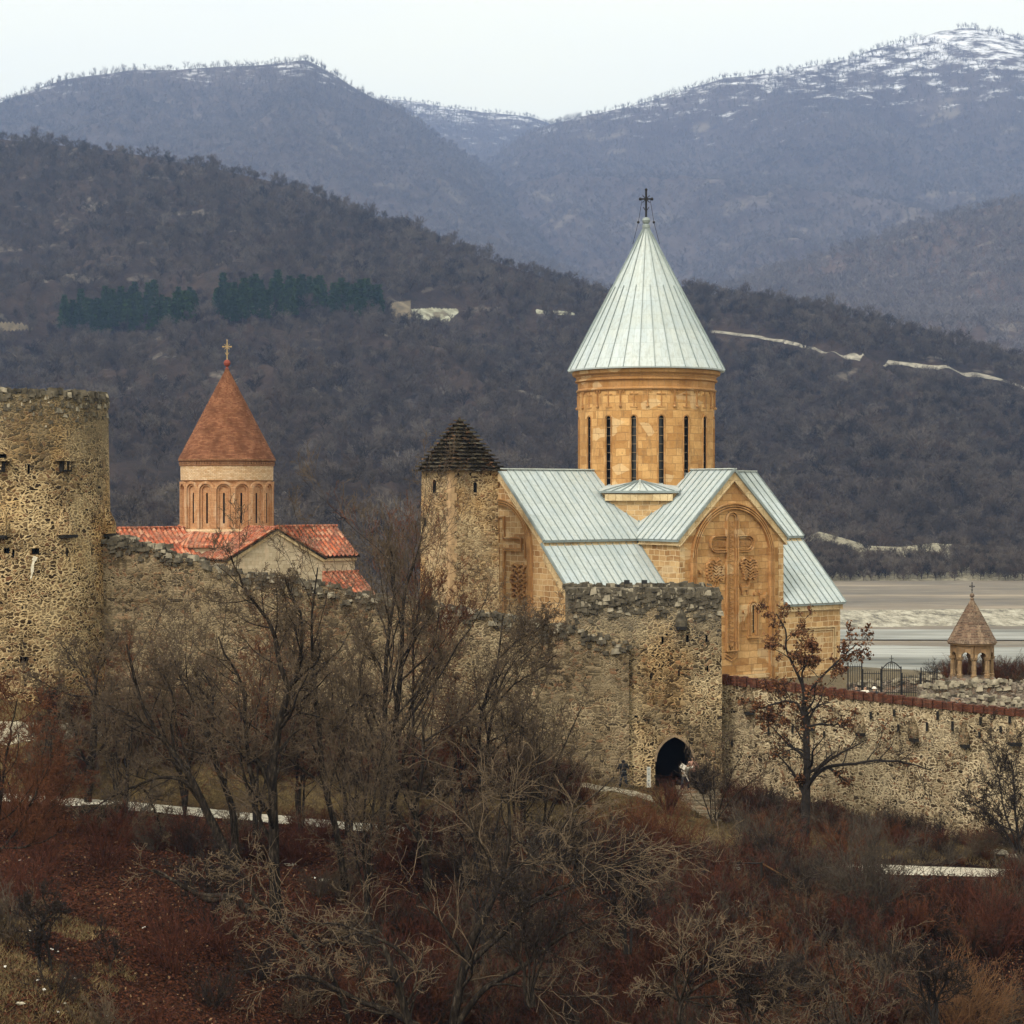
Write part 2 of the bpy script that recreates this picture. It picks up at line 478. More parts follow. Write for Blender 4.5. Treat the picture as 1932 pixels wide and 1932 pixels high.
M['tile'] = m_tile("clay_pan_tiles", ((.16, .04, .022), (.38, .085, .04), (.50, .14, .06), (.56, .30, .19)))
M['slate'] = m_rubble("slate_slabs", mortar=(.035, .030, .022), stones=((.012, .011, .009), (.045, .037, .026), (.13, .11, .075)), sx=2, sy=6)
M['leafrust'] = m_plain("dead_brown_leaves", (.16, .065, .025), .9, .5, 8)
M['bark'] = m_plain("grey_brown_bark", (.070, .055, .042), .95, .55, 6)
M['bark_dark'] = m_plain("dark_bark", (.018, .014, .012), .95, .5, 6)
M['twig'] = m_plain("brown_twigs", (.085, .060, .038), .95, .4, 3)
M['twig_pale'] = m_plain("pale_dead_twigs", (.120, .086, .054), .95, .4, 3)
M['twig_rust'] = m_plain("rusty_twigs", (.090, .032, .012), .95, .4, 3)
M['twig_dark'] = m_plain("dark_twigs", (.022, .015, .011), .95, .4, 3)

def m_brickcone():
    s = NT("red_brick_cone")
    uv = s.n("TexCoord").outputs['UV']; geo = s.n("NewGeometry").outputs['Position']
    br = s.n("TexBrick", {'Vector': uv, 'Color1': (.20, .065, .032), 'Color2': (.46, .21, .115), 'Mortar': (.20, .10, .06), 'Scale': 1.0, 'Mortar Size': .012,
                          'Brick Width': .26, 'Row Height': .10, 'Bias': -.1}, offset=.5)
    fine = s.noise(geo, 4, 6, .7).outputs[0]; big = s.noise(geo, .9, 5, .6).outputs[0]
    col = s.mix(s.rng(fine, .4, .7, 0, .6), br.outputs[0], (.40, .20, .11))
    col = s.mix(s.rng(big, .42, .66, 0, .75), col, (.13, .055, .03))
    return s.done(col, .9, s.math('SUBTRACT', s.math('MULTIPLY', fine, 1.6), br.outputs[1]), 1.0, .12, spec=.1)
M['bcone'] = m_brickcone()
def m_brick(name, a, b, mo, w_=.26, h_=.09, pale=.75):
    s = NT(name)
    uv = s.n("TexCoord").outputs['UV']; geo = s.n("NewGeometry").outputs['Position']
    br = s.n("TexBrick", {'Vector': uv, 'Color1': a, 'Color2': b, 'Mortar': mo, 'Scale': 1.0, 'Mortar Size': .01,
                          'Brick Width': w_, 'Row Height': h_}, offset=.5)
    fine = s.noise(geo, 5, 6, .7).outputs[0]
    n2 = s.noise(s.n("VectorMath", {0: geo, 1: (1.5, 1.5, .4)}, operation='MULTIPLY').outputs[0], 1.6, 5, .7).outputs[0]
    col = s.mix(s.rng(fine, .4, .7, 0, .6), br.outputs[0], s.mix(1.0, br.outputs[0], (.55, .5, .45), 'MULTIPLY'))
    col = s.mix(s.rng(n2, .52, .7, 0, pale), col, (.62, .47, .32))
    return s.done(col, .9, s.math('SUBTRACT', fine, br.outputs[1]), .6, .03, spec=.2)
M['bdrum'] = m_brick("orange_drum_brick", (.46, .22, .10), (.60, .34, .17), (.40, .25, .15))
M['bdrum_pale'] = m_brick("cream_drum_brick", (.56, .37, .20), (.74, .57, .38), (.30, .17, .09), .3, .11, .5)
M['plaster'] = m_brick("cream_plastered_stone", (.46, .38, .26), (.60, .51, .37), (.40, .32, .22), .6, .3)
M['redbrick'] = m_brick("red_parapet_brick", (.075, .026, .016), (.155, .052, .028), (.05, .03, .02), pale=.12)

# ------------------------------------------------------------ ground
Z_IN = -12.7                                      # courtyard level
def wall_y(x):                                    # outer face line of the fortress wall
    return np.interp(x, [-200, -32, -31.9, -22.4, -22.3, 7, 12.1, 29, 45, 200], [111, 111, 107, 107, 111, 110.2, 112.2, 101.5, 92.5, 40])
def wall_foot(x):
    return np.interp(x, [-60, -30, -22, -10, 3, 8, 13, 18, 27, 45], [-9.5, -11.4, -12.6, -14.5, -16.3, -17.1, -17.7, -18.6, -18.95, -19.5])
def road_y(x):
    return np.interp(x, [-60, -26, -15, 0, 10, 25, 60], [101, 100, 99, 98, 97, 97, 96])
def road_z(x):
    return np.interp(x, [-60, -28, -20, -15, 0, 10, 25, 60], [-14.0, -15.9, -16.35, -16.7, -17.9, -18.9, -19.35, -20.5])
def ground_z(x, y):
    x = np.asarray(x, float); y = np.asarray(y, float)
    wy = wall_y(x); wf = wall_foot(x); ry = road_y(x); rz = road_z(x)
    # bank between the road and the wall
    t = np.clip((y - ry - 1.4) / np.maximum(wy - ry - 2.4, 1), 0, 1)
    z = rz + (wf - rz) * t ** 0.85
    # ravine below the road
    dep = np.interp(x, [-40, -20, -15, -11, -6, 0, 8, 20, 40], [-1.5, -1.2, -.6, 1.0, 3.0, 4.6, 4.4, 3.4, 3])
    s = np.clip((ry - 1.8 - y) / np.where(x < -8, 34, 24), 0, 1)
    s = s * s * (3 - 2 * s)
    zr = rz - dep * s
    z = np.where(y < ry - 1.4, zr, z)
    near = -2.2 - 0.34 * y
    k = 1.5
    z = np.where(y < 80, np.maximum(z, near) + k * np.exp(-np.abs(z - near) / k) * .4, z)
    n = fbm(x * .18, y * .18, 3, 5) * 1.5 + fbm(x * .9, y * .9, 5, 3) * .35
    dr = np.abs(y - ry)
    z = z + n * sstep(1.4, 5, dr) * (1 - sstep(-2.5, -.6, y - wy))
    # courtyard
    inn = sstep(0.6, 1.25, y - wy) * (1 - ((x > 6.6) & (x < 11.2) & (y < 117.4) & (y > 100)))
    z = z * (1 - inn) + (Z_IN + fbm(x * .2, y * .2, 9, 2) * .1) * inn
    # slope to the lake
    o = sstep(133, 245, y + np.maximum(0, (x - 25)) * .8)
    o2 = np.where(y > 128, o, 0)
    z = z * (1 - o2) + (-26.2) * o2
    return z

def axis(segs):
    out = []
    for a, b, st in segs: out += list(np.arange(a, b, st))
    return np.array(out + [segs[-1][1]])

def grid_obj(name, X, Y, Zf, mat, smooth=True):
    gx, gy = np.meshgrid(X, Y); gz = Zf(gx, gy)
    return grid_mesh(name, gx, gy, gz, mat, smooth)

def grid_mesh(name, gx, gy, gz, mat, smooth=True):
    ny, nx = gx.shape
    co = np.stack([gx, gy, gz], -1).reshape(-1, 3)
    i = np.arange(ny * nx).reshape(ny, nx)
    q = np.stack([i[:-1, :-1], i[:-1, 1:], i[1:, 1:], i[1:, :-1]], -1).reshape(-1, 4)
    return np_mesh(name, co, q, [mat], smooth)

def np_mesh(name, co, q, mats, smooth=False, midx=None, link=True):
    me = bpy.data.meshes.new(name)
    k = q.shape[1]
    me.vertices.add(len(co)); me.vertices.foreach_set('co', np.asarray(co, np.float32).ravel())
    me.loops.add(q.size); me.loops.foreach_set('vertex_index', q.astype(np.int32).ravel())
    me.polygons.add(len(q)); me.polygons.foreach_set('loop_start', np.arange(0, q.size, k, dtype=np.int32))
    for mm in mats: me.materials.append(mm)
    if midx is not None: me.polygons.foreach_set('material_index', midx.astype(np.int32))
    me.polygons.foreach_set('use_smooth', np.full(len(q), smooth))
    me.update(calc_edges=True)
    if not link: return me
    o = bpy.data.objects.new(name, me); COL.objects.link(o)
    return o

def m_ground():
    s = NT("leafy_winter_ground")
    geo = s.n("NewGeometry"); p = geo.outputs['Position']
    sx = s.n("SeparateXYZ", {0: p})
    f1 = s.noise(p, 7, 6, .7).outputs[0]; f2 = s.noise(p, 1.1, 5, .6).outputs[0]; f3 = s.noise(p, .16, 4, .6).outputs[0]
    vo = s.n("TexVoronoi", {'Vector': p, 'Scale': 11.0}, feature='F1')
    lv = s.n("SeparateColor", {0: vo.outputs[1]}).outputs[0]
    litter = s.ramp(lv, [(0, (.012, .005, .003)), (.5, (.045, .015, .008)), (1, (.115, .042, .018))])
    litter = s.mix(s.rng(f1, .4, .7), s.mix(1.0, litter, (.5, .5, .5), 'MULTIPLY'), litter)
    rav = s.math('MULTIPLY', s.rng(sx.outputs[0], -10, -2), s.rng(f2, .7, .35, .75, 1))
    litter = s.mix(rav, litter, s.mix(1.0, litter, (.28, .26, .26), 'MULTIPLY'))  # shade of the overgrown ravine, painted into the litter colour
    grass = s.ramp(f1, [(.3, (.055, .038, .018)), (.55, (.13, .092, .042)), (.75, (.23, .175, .09))])
    soil = s.ramp(f1, [(.3, (.07, .055, .035)), (.7, (.20, .16, .10))])
    # grass on the bank above the road and on the near left slope
    g1 = s.math('MULTIPLY', s.rng(sx.outputs[1], 99.5, 101.5), s.rng(f2, .30, .48))
    yx = s.math('ADD', sx.outputs[1], s.math('MULTIPLY', sx.outputs[0], .9))
    yx = s.math('ADD', yx, s.math('MULTIPLY', f3, 8))
    g2 = s.math('MULTIPLY', s.rng(yx, 50.5, 46.5), s.rng(f2, .35, .55))
    g = s.math('MAXIMUM', g1, g2)
    col = s.mix(g, litter, grass)
    col = s.mix(s.rng(sx.outputs[1], 111, 113), col, soil)
    far = s.ramp(f2, [(.3, (.10, .08, .05)), (.7, (.20, .17, .12))])
    col = s.mix(s.rng(sx.outputs[1], 128, 140), col, far)
    return s.done(col, .95, s.math('ADD', f1, s.math('MULTIPLY', lv, .5)), .9, .08, spec=.1)
M['ground'] = m_ground()
gX = axis([(-9000, -400, 800), (-400, -60, 20), (-60, 60, .5), (60, 400, 20), (400, 9000, 800)])
gY = axis([(0, 50, 1.5), (50, 98, .5), (98, 118, .25), (118, 130, .5), (130, 260, 5), (260, 1000, 60), (1000, 12000, 1000)])
ground = tag(grid_obj("ground", gX, gY, ground_z, M['ground']), kind='structure')

# road and paths, draped sheets
def drape(name, pts, wd, mat, lift=.03, zf=None, jit=.12, wend=None):
    """strip along pts (x,y); each cross-section follows the ground"""
    pts = np.array(pts, float)
    d = np.r_[0, np.cumsum(np.linalg.norm(np.diff(pts, axis=0), axis=1))]
    n = int(d[-1] / .5) + 2
    t = np.linspace(0, d[-1], n)
    cx = np.interp(t, d, pts[:, 0]); cy = np.interp(t, d, pts[:, 1])
    tx = np.gradient(cx); ty = np.gradient(cy); l = np.hypot(tx, ty); nx = -ty / l; ny = tx / l
    m_ = 9; s_ = np.linspace(-1, 1, m_)
    ww = wd / 2 * (1 + jit * fbm(t * .7, t * 0 + 3, 5, 3) * 3)
    gx = cx[:, None] + nx[:, None] * s_[None] * ww[:, None]
    gy = cy[:, None] + ny[:, None] * s_[None] * ww[:, None]
    gz = (zf or ground_z)(gx, gy) + lift
    return grid_mesh(name, gx, gy, gz, mat)
M['gravel'] = m_plain("pale_gravel", (.46, .43, .36), .95, .45, 4)
M['path'] = m_plain("pale_path", (.27, .24, .18), .95, .5, 3)
xs = np.arange(-32, 40, 1.0)
tag(drape("road", [(x, float(road_y(x))) for x in xs], 2.3, M['gravel'], .03), kind='structure')
xs = np.arange(-30, 8.4, 1.0)
tag(drape("path", [(x, float(np.interp(x, [-30, -18, -12, 0, 8.5], [104.5, 105.3, 106, 107.3, 108.4]))) for x in xs], 1.1, M['path'], .035), kind='structure')

# ------------------------------------------------------------ lake bed, gravel bar, water
ZL = -25.5
def m_mud():
    s = NT("dry_lake_mud")
    p = s.n("NewGeometry").outputs['Position']
    q = s.n("VectorMath", {0: p, 1: (.012, .045, 1)}, operation='MULTIPLY').outputs[0]
    a = s.noise(q, 1.0, 7, .65).outputs[0]
    q2 = s.n("VectorMath", {0: p, 1: (.09, .22, 1)}, operation='MULTIPLY').outputs[0]
    b = s.noise(q2, 1.0, 8, .75).outputs[0]
    col = s.ramp(a, [(.30, (.07, .063, .05)), (.44, (.14, .12, .095)), (.54, (.19, .155, .115)), (.70, (.34, .28, .205))])
    col = s.mix(s.rng(b, .52, .74, 0, .6), col, (.34, .31, .25))
    col = s.mix(s.rng(b, .45, .3, 0, .5), col, (.10, .10, .09))
    return s.done(col, .9, b, .4, .3)
def m_gravelbar():
    s = NT("gravel_bar_stones")
    p = s.n("NewGeometry").outputs['Position']
    a = s.noise(s.n('VectorMath', {0: p, 1: (1, .4, 1)}, operation='MULTIPLY').outputs[0], .45, 6, .8).outputs[0]
    col = s.ramp(a, [(.38, (.10, .09, .07)), (.5, (.29, .265, .205)), (.62, (.47, .44, .36))])
    return s.done(col, .95, a, .8, .4)
def m_water():
    s = NT("icy_grey_water")
    p = s.n("NewGeometry").outputs['Position']
    q = s.n("VectorMath", {0: p, 1: (.012, .05, 1)}, operation='MULTIPLY').outputs[0]
    a = s.noise(q, 1.0, 7, .6).outputs[0]
    q2 = s.n("VectorMath", {0: p, 1: (.05, .35, 1)}, operation='MULTIPLY').outputs[0]
    b = s.noise(q2, 1.0, 5, .6).outputs[0]
    col = s.ramp(a, [(.38, (.075, .08, .072)), (.47, (.20, .205, .19)), (.6, (.35, .355, .335))])
    col = s.mix(s.rng(b, .47, .62, 0, .75), col, (.17, .165, .145))
    return s.done(col, s.rng(a, .3, .6, .7, .95), b, .3, .3, spec=.06)
M['mud'] = m_mud(); M['gbar'] = m_gravelbar(); M['water'] = m_water()
tag(grid_obj("mud_flat", axis([(-400, 500, 12)]), axis([(238, 760, 6)]), lambda x, y: ZL + fbm(x * .02, y * .05, 2, 3) * .25 + sstep(520, 600, y) * .6, M['mud']), kind='structure')
def bar_z(x, y):
    c = 386 + 8 * fbm(x * .02, x * 0, 8, 3); h = 20
    return ZL + .3 + 1.5 * np.clip(1 - np.abs(y - c) / h, -.6, 1) + fbm(x * .2, y * .2, 4, 3) * .5
tag(grid_obj("gravel_bar", axis([(-300, 420, 3)]), axis([(360, 412, 2)]), bar_z, M['gbar']), kind='structure')
def water_sheet(name, y0, y1, s, x0=-300, x1=420, z=.22, wob=9):
    X = np.arange(x0, x1, 4.0); r = np.linspace(0, 1, 12)
    a = y0 + wob * 2 * fbm(X * .015, X * 0 + s, s, 4); b = y1 + wob * 2 * fbm(X * .02, X * 0 + s + 9, s + 2, 4)
    gx = np.repeat(X[None], 12, 0); gy = a[None] * (1 - r[:, None]) + b[None] * r[:, None]
    return tag(grid_mesh(name, gx, gy, gx * 0 + ZL + z, M['water'], False), kind='structure')
water_sheet("water", 240, 318, 11)
water_sheet("water_channel", 330, 352, 23, wob=5)

# ------------------------------------------------------------ hills
class Hill:
    """fan of terrain seen from the valley: crest line (px,py) at its own distance, foot at another"""
    def __init__(s, crest, dist, foot_y, foot_d, p=.85, amp=8, seed=1, back=.5, fs=.01):
        s.crest = np.array(crest, float); s.dist = dist; s.fy = foot_y; s.fd = foot_d; s.p = p; s.amp = amp; s.seed = seed; s.back = back; s.fs = fs
    def yc(s, u): return np.interp(u, s.crest[:, 0], s.crest[:, 1])
    def D(s, u): return np.interp(u, s.dist[0], s.dist[1])
    def fdist(s, u): return np.interp(u, s.fd[0], s.fd[1])
    def z(s, u, t):
        """t 0 foot .. 1 crest .. >1 falls away behind; returns x,y,z"""
        d0 = s.fdist(u); d1 = s.D(u); Y = d0 + (d1 - d0) * t
        tt = np.clip(t, 0, 1)
        fy = s.fy if not isinstance(s.fy, tuple) else np.interp(u, s.fy[0], s.fy[1])
        py = fy + (s.yc(u) - fy) * tt ** s.p
        z = (930 - py) / 3600 * Y
        zc = (930 - s.yc(u)) / 3600 * d1
        z = np.where(t > 1, zc - (t - 1) * (d1 - d0) * s.back, z)
        x = (u - 966) / 3600 * Y
        n = (1 - 2 * np.abs(fbm(x * s.fs, Y * s.fs * .45, s.seed, 5))) - .8
        n2 = fbm(x * s.fs * 5, Y * s.fs * 4, s.seed + 5, 3)
        env = np.clip(tt * 4, 0, 1) * np.clip((1 - tt) * 5, .12, 1)
        z = z + (n * s.amp * 2.2 + n2 * s.amp * .35) * env
        return x, Y, z
    def mesh(s, name, mat, u0, u1, du, nt_):
        u = np.arange(u0, u1 + 1, du); t = np.concatenate([np.linspace(0, 1, nt_) ** 1.0, [1.06, 1.2, 1.5]])
        U, T = np.meshgrid(u, t)
        x, y, z = s.z(U, T)
        return tag(grid_mesh(name, x, y, z, mat), kind='structure')

HA = Hill([(-400, 170), (0, 262), (200, 285), (430, 322), (560, 356), (700, 415), (900, 485), (1130, 555), (1300, 550), (1400, 560), (1600, 600), (1750, 632), (1932, 690), (2400, 800)],
          ([-400, 0, 1130, 1932, 2400], [1750, 1650, 1250, 1150, 1100]), ([-400, 850, 1250, 2400], [1207, 1207, 1100, 1100]), ([-400, 850, 1250, 2400], [330, 330, 655, 655]), p=.9, amp=24, seed=3, fs=.008)
HS = Hill([(1200, 1090), (1300, 1050), (1420, 1030), (1500, 1022), (1545, 1003), (1590, 1015), (1640, 1030), (1700, 1032), (1760, 1024), (1830, 1030), (1932, 1052), (2100, 1075), (2400, 1090)],
          ([1200, 2400], [622, 622]), 1098, ([1200, 2400], [548, 550]), p=.8, amp=1.0, seed=8, back=.25, fs=.04)
HE = Hill([(900, 620), (1200, 580), (1300, 556), (1358, 545), (1500, 500), (1655, 450), (1800, 405), (1932, 378), (2400, 280)],
          ([900, 2400], [2600, 2600]), 760, ([900, 2400], [1500, 1500]), p=1.0, amp=22, seed=13, fs=.004)
HB = Hill([(-500, 330), (0, 195), (70, 170), (130, 150), (250, 135), (330, 132), (420, 124), (520, 119), (580, 118), (625, 138), (660, 160), (700, 182), (760, 208), (830, 262), (880, 295), (930, 330), (985, 385), (1030, 430), (1100, 490), (1150, 530), (1260, 620)],
          ([-500, 1260], [4200, 4200]), 620, ([-500, 1260], [2100, 2300]), p=1.0, amp=75, seed=21, fs=.0022)
HC = Hill([(700, 420), (850, 345), (930, 300), (980, 262), (1052, 232), (1150, 208), (1230, 190), (1300, 166), (1370, 145), (1430, 138), (1500, 130), (1580, 112), (1650, 90), (1720, 70), (1770, 58), (1830, 55), (1880, 60), (1932, 72), (2400, 150)],
          ([700, 2400], [5000, 5000]), 640, ([700, 2400], [2800, 2700]), p=1.0, amp=95, seed=35, fs=.0020)
HD = Hill([(500, 190), (600, 176), (700, 184), (760, 190), (900, 210), (1000, 220), (1060, 240), (1150, 290)],
          ([500, 1150], [6200, 6200]), 420, ([500, 1150], [4800, 4800]), p=1.0, amp=30, seed=41, fs=.002)

def m_hill(name, a, b, sc, snow=None, snowamt=.6):
    s = NT(name)
    p = s.n("NewGeometry").outputs['Position']
    n1 = s.noise(p, sc, 6, .65).outputs[0]; n2 = s.noise(p, sc * 9, 6, .75).outputs[0]
    col = s.mix(s.rng(n1, .35, .65), a, b)
    col = s.mix(s.rng(n2, .4, .65, 0, .7), col, s.mix(1.0, col, (.5, .5, .55), 'MULTIPLY'))
    n4 = s.noise(p, sc * 1.7, 5, .6).outputs[0]
    col = s.mix(s.rng(n4, .60, .68, 0, .6), col, (.24, .21, .17))
    if snow:
        z = s.n("SeparateXYZ", {0: p}).outputs[2]
        q = s.n("VectorMath", {0: p, 1: (1, 1, 2.6)}, operation='MULTIPLY').outputs[0]
        n3 = s.noise(q, sc * 4.5, 8, .75).outputs[0]
        m_ = s.math('ADD', s.rng(z, snow[0], snow[1], -.20, .13), n3)
        col = s.mix(s.rng(m_, .50, .62, 0, .95), col, (.80, .82, .86))
    return s.done(col, .95, n2, .6, 4.0, spec=.1)
M['hillA'] = m_hill("wooded_hill_soil", (.028, .021, .018), (.070, .048, .036), .02)
M['hillE'] = m_hill("brown_hill_soil", (.075, .055, .050), (.13, .095, .08), .008)
M['mtB'] = m_hill("far_mountain_soil", (.075, .062, .06), (.12, .10, .095), .004, (760, 1060))
M['mtC'] = m_hill("far_snowy_mountain_soil", (.075, .060, .06), (.12, .10, .095), .0035, (740, 1260))
HA.mesh("hills", M['hillA'], -300, 2250, 6, 200)
HE.mesh("hills_brown", M['hillE'], 1000, 2300, 8, 80)
HB.mesh("mountain_left", M['mtB'], -400, 1256, 6, 130)
HC.mesh("mountain_snowy", M['mtC'], 760, 2300, 6, 150)
M['mtD'] = m_hill('farthest_mountain_soil', (.075, .060, .06), (.12, .10, .095), .0035, (880, 1420))
HD.mesh("mountain_far", M['mtD'], 520, 1140, 8, 50)
def m_spur():
    s = NT("spur_soil_with_pale_crest")
    p = s.n("NewGeometry").outputs['Position']
    n1 = s.noise(p, .12, 6, .65).outputs[0]; n2 = s.noise(p, .6, 6, .75).outputs[0]
    col = s.ramp(n2, [(.36, (.13, .11, .075)), (.5, (.27, .245, .175)), (.6, (.36, .33, .245)), (.7, (.13, .11, .08))])
    return s.done(col, .95, n2, .6, 1.0, spec=.1)
M['spur'] = m_spur()
HS.mesh("spur_hill", M['spur'], 1210, 2300, 4, 40)

# ------------------------------------------------------------ bare tree prototypes for the far woods
def rand_dirs(n, r, zmin=-1, zmax=1):
    z = r.uniform(zmin, zmax, n); a = r.uniform(0, 2 * np.pi, n); q = np.sqrt(np.maximum(0, 1 - z * z))
    return np.stack([q * np.cos(a), q * np.sin(a), z], 1)

def sliver_mesh(name, A, B, W, mats, midx=None, r=None):
    """thin triangles from base A to tip B of base width W"""
    d = B - A
    s = np.cross(d, r.normal(size=A.shape)); s /= np.linalg.norm(s, axis=1)[:, None] + 1e-9
    s = s * (W / 2)[:, None]
    co = np.stack([A - s, A + s, B], 1).reshape(-1, 3)
    return np_mesh(name, co, np.arange(len(co)).reshape(-1, 3), mats, False, midx, link=False)

def proto_bare(name, seed, mats, n1=14, n2=7, n3=5, h=9.0, cr=3.4, wt=.05, upright=.55):
    """small leafless tree: trunk, limbs, twigs as slivers"""
    r = np.random.default_rng(seed)
    A = [np.array([[0, 0, -.5]])]; B = [np.array([[r.normal(0, .3), r.normal(0, .3), h * .62]])]; W = [np.array([.34])]
    t = r.uniform(.25, 1, n1)
    a1 = B[0] * t[:, None]; d = rand_dirs(n1, r, .1, .9); d[:, 2] = d[:, 2] * .6 + upright; d /= np.linalg.norm(d, axis=1)[:, None]
    L1 = h * .42 * r.uniform(.7, 1.15, n1) * (1.15 - .45 * t); b1 = a1 + d * L1[:, None]
    A.append(a1); B.append(b1); W.append(np.full(n1, wt * 3))
    k = np.repeat(np.arange(n1), n2); t = r.uniform(.25, 1, n1 * n2)
    a2 = a1[k] + (b1 - a1)[k] * t[:, None]; d2 = d[k] + rand_dirs(len(k), r) * .8 + (0, 0, .2); d2 /= np.linalg.norm(d2, axis=1)[:, None]
    b2 = a2 + d2 * (h * .17 * r.uniform(.6, 1.2, len(k)))[:, None]
    A.append(a2); B.append(b2); W.append(np.full(len(k), wt * 1.5))
    k3 = np.repeat(np.arange(len(k)), n3); t = r.uniform(.2, 1, len(k3))
    a3 = a2[k3] + (b2 - a2)[k3] * t[:, None]; d3 = d2[k3] + rand_dirs(len(k3), r) * 1.0 + (0, 0, .2); d3 /= np.linalg.norm(d3, axis=1)[:, None]
    b3 = a3 + d3 * (h * .085 * r.uniform(.6, 1.3, len(k3)))[:, None]
    A.append(a3); B.append(b3); W.append(np.full(len(k3), wt))
    return sliver_mesh(name, np.concatenate(A), np.concatenate(B), np.concatenate(W), mats, None, r)

def m_wood(name, cols, rough=.95):
    """twig colour varying from tree to tree"""
    s = NT(name)
    oi = s.n("ObjectInfo").outputs['Random']
    p = s.n("NewGeometry").outputs['Position']
    big = s.noise(p, .012, 3).outputs[0]
    c = s.ramp(oi, [(i / (len(cols) - 1), c_) for i, c_ in enumerate(cols)])
    c = s.mix(s.rng(big, .4, .62, 0, .45), c, cols[-1])
    return s.done(c, rough, spec=.05)
M['woodA'] = m_wood("grey_brown_wood", ((.020, .017, .016), (.048, .040, .035), (.105, .088, .074), (.062, .043, .034), (.15, .128, .108), (.075, .060, .050)))
M['woodF'] = m_wood("far_grey_wood", ((.10, .09, .095), (.15, .135, .135), (.20, .18, .175)))

def scatter(name, pts, scl, protos, seed=0, kind='stuff', tilt=.06, label=None, cat=None, sxy=None, rotv=None):
    r = np.random.default_rng(seed)
    n = len(pts)
    me = bpy.data.meshes.new(name)
    me.vertices.add(n); me.vertices.foreach_set('co', np.asarray(pts, np.float32).ravel())
    a = me.attributes.new('rot', 'FLOAT_VECTOR', 'POINT')
    if rotv is None: rotv = np.stack([r.normal(0, tilt, n), r.normal(0, tilt, n), r.uniform(0, 6.28, n)], 1)
    a.data.foreach_set('vector', rotv.astype(np.float32).ravel())
    a = me.attributes.new('scl', 'FLOAT_VECTOR', 'POINT')
    sv = np.stack([scl, scl, scl], 1) if sxy is None else sxy
    a.data.foreach_set('vector', sv.astype(np.float32).ravel())
    a = me.attributes.new('idx', 'INT', 'POINT'); a.data.foreach_set('value', r.integers(0, len(protos), n).astype(np.int32))
    o = bpy.data.objects.new(name, me); COL.objects.link(o)
    pc = bpy.data.collections.new(name + "_kinds")
    for i, pm in enumerate(protos):
        q = bpy.data.objects.new("%s_kind_%d" % (name, i), pm); pc.objects.link(q)
    g = bpy.data.node_groups.new(name + "_scatter", 'GeometryNodeTree')
    g.interface.new_socket("Geometry", in_out='INPUT', socket_type='NodeSocketGeometry')
    g.interface.new_socket("Geometry", in_out='OUTPUT', socket_type='NodeSocketGeometry')
    N = g.nodes.new; L = g.links.new
    gi = N('NodeGroupInput'); go = N('NodeGroupOutput'); ip = N('GeometryNodeInstanceOnPoints'); ci = N('GeometryNodeCollectionInfo')
    ci.inputs['Collection'].default_value = pc; ci.inputs['Separate Children'].default_value = True; ci.inputs['Reset Children'].default_value = True
    ip.inputs['Pick Instance'].default_value = True
    for an, ty, sk in (('rot', 'FLOAT_VECTOR', 'Rotation'), ('scl', 'FLOAT_VECTOR', 'Scale'), ('idx', 'INT', 'Instance Index')):
        na = N('GeometryNodeInputNamedAttribute'); na.data_type = ty; na.inputs['Name'].default_value = an
        L(na.outputs['Attribute'], ip.inputs[sk])
    L(gi.outputs[0], ip.inputs['Points']); L(ci.outputs[0], ip.inputs['Instance']); L(ip.outputs[0], go.inputs[0])
    md = o.modifiers.new("scatter", 'NODES'); md.node_group = g
    return tag(o, label, cat, None, kind)

def in_poly(px, py, poly):
    inside = np.zeros(px.shape, bool); n = len(poly)
    for i in range(n):
        x0, y0 = poly[i]; x1, y1 = poly[(i + 1) % n]
        c = ((y0 > py) != (y1 > py)) & (px < (x1 - x0) * (py - y0) / (y1 - y0 + 1e-9) + x0)
        inside ^= c
    return inside

def hill_points(H, u0, u1, spacing, seed, clear=(), t0=0.0, t1=1.02):
    r = np.random.default_rng(seed)
    N_ = 400000
    u = r.uniform(u0, u1, N_); t = r.uniform(t0, t1, N_)
    d0 = H.fdist(u); d1 = H.D(u); Y = d0 + (d1 - d0) * t
    area = (u1 - u0) / 3600 * Y * (d1 - d0) * (t1 - t0)
    want = area.mean() / spacing ** 2
    keep = r.uniform(0, 1, N_) < want / N_ * Y / Y.mean()
    u = u[keep]; t = t[keep]
    x, y, z = H.z(u, t)
    ok = np.ones(len(u), bool)
    py = 930 - z / y * 3600
    for poly in clear: ok &= ~in_poly(u, py, poly)
    return x[ok], y[ok], z[ok], u[ok], py[ok]

meadows = [[(735, 570), (850, 566), (890, 592), (868, 624), (745, 614)], [(1005, 584), (1080, 584), (1120, 600), (1010, 604)],
           [(-60, 610), (60, 612), (95, 632), (-60, 640)]]
trackpx = [(1340, 628), (1400, 632), (1470, 643), (1530, 657), (1590, 672), (1680, 684), (1760, 694), (1850, 708), (1960, 738), (2100, 780)]
clearA = meadows + [[(a[0], a[1] - 5) for a in trackpx] + [(a[0], a[1] + 26) for a in trackpx[::-1]]]
pines = [[(120, 575), (250, 570), (372, 560), (374, 600), (250, 620), (120, 618)], [(396, 555), (540, 545), (715, 560), (718, 585), (560, 590), (400, 600)]]
protoA = [proto_bare("bare_tree_%d" % i, 100 + i, [M['woodA']], 15, 7, 6, h=12 + i % 3, cr=3, wt=.13) for i in range(6)]
x, y, z, u, py = hill_points(HA, -260, 2200, 5.6, 5, clearA + pines)
print("woods A", len(x))
scatter("far_woods", np.stack([x, y, z - .4], 1), np.random.default_rng(1).uniform(.50, .85, len(x)) * (1 + .45 * (np.random.default_rng(2).uniform(0, 1, len(x)) > .86)) * (1 + .8 * fbm(x * .02, y * .02, 6, 3)), protoA, 1)
x, y, z, u, py = hill_points(HS, 1215, 2250, 2.0, 6, t1=.95)
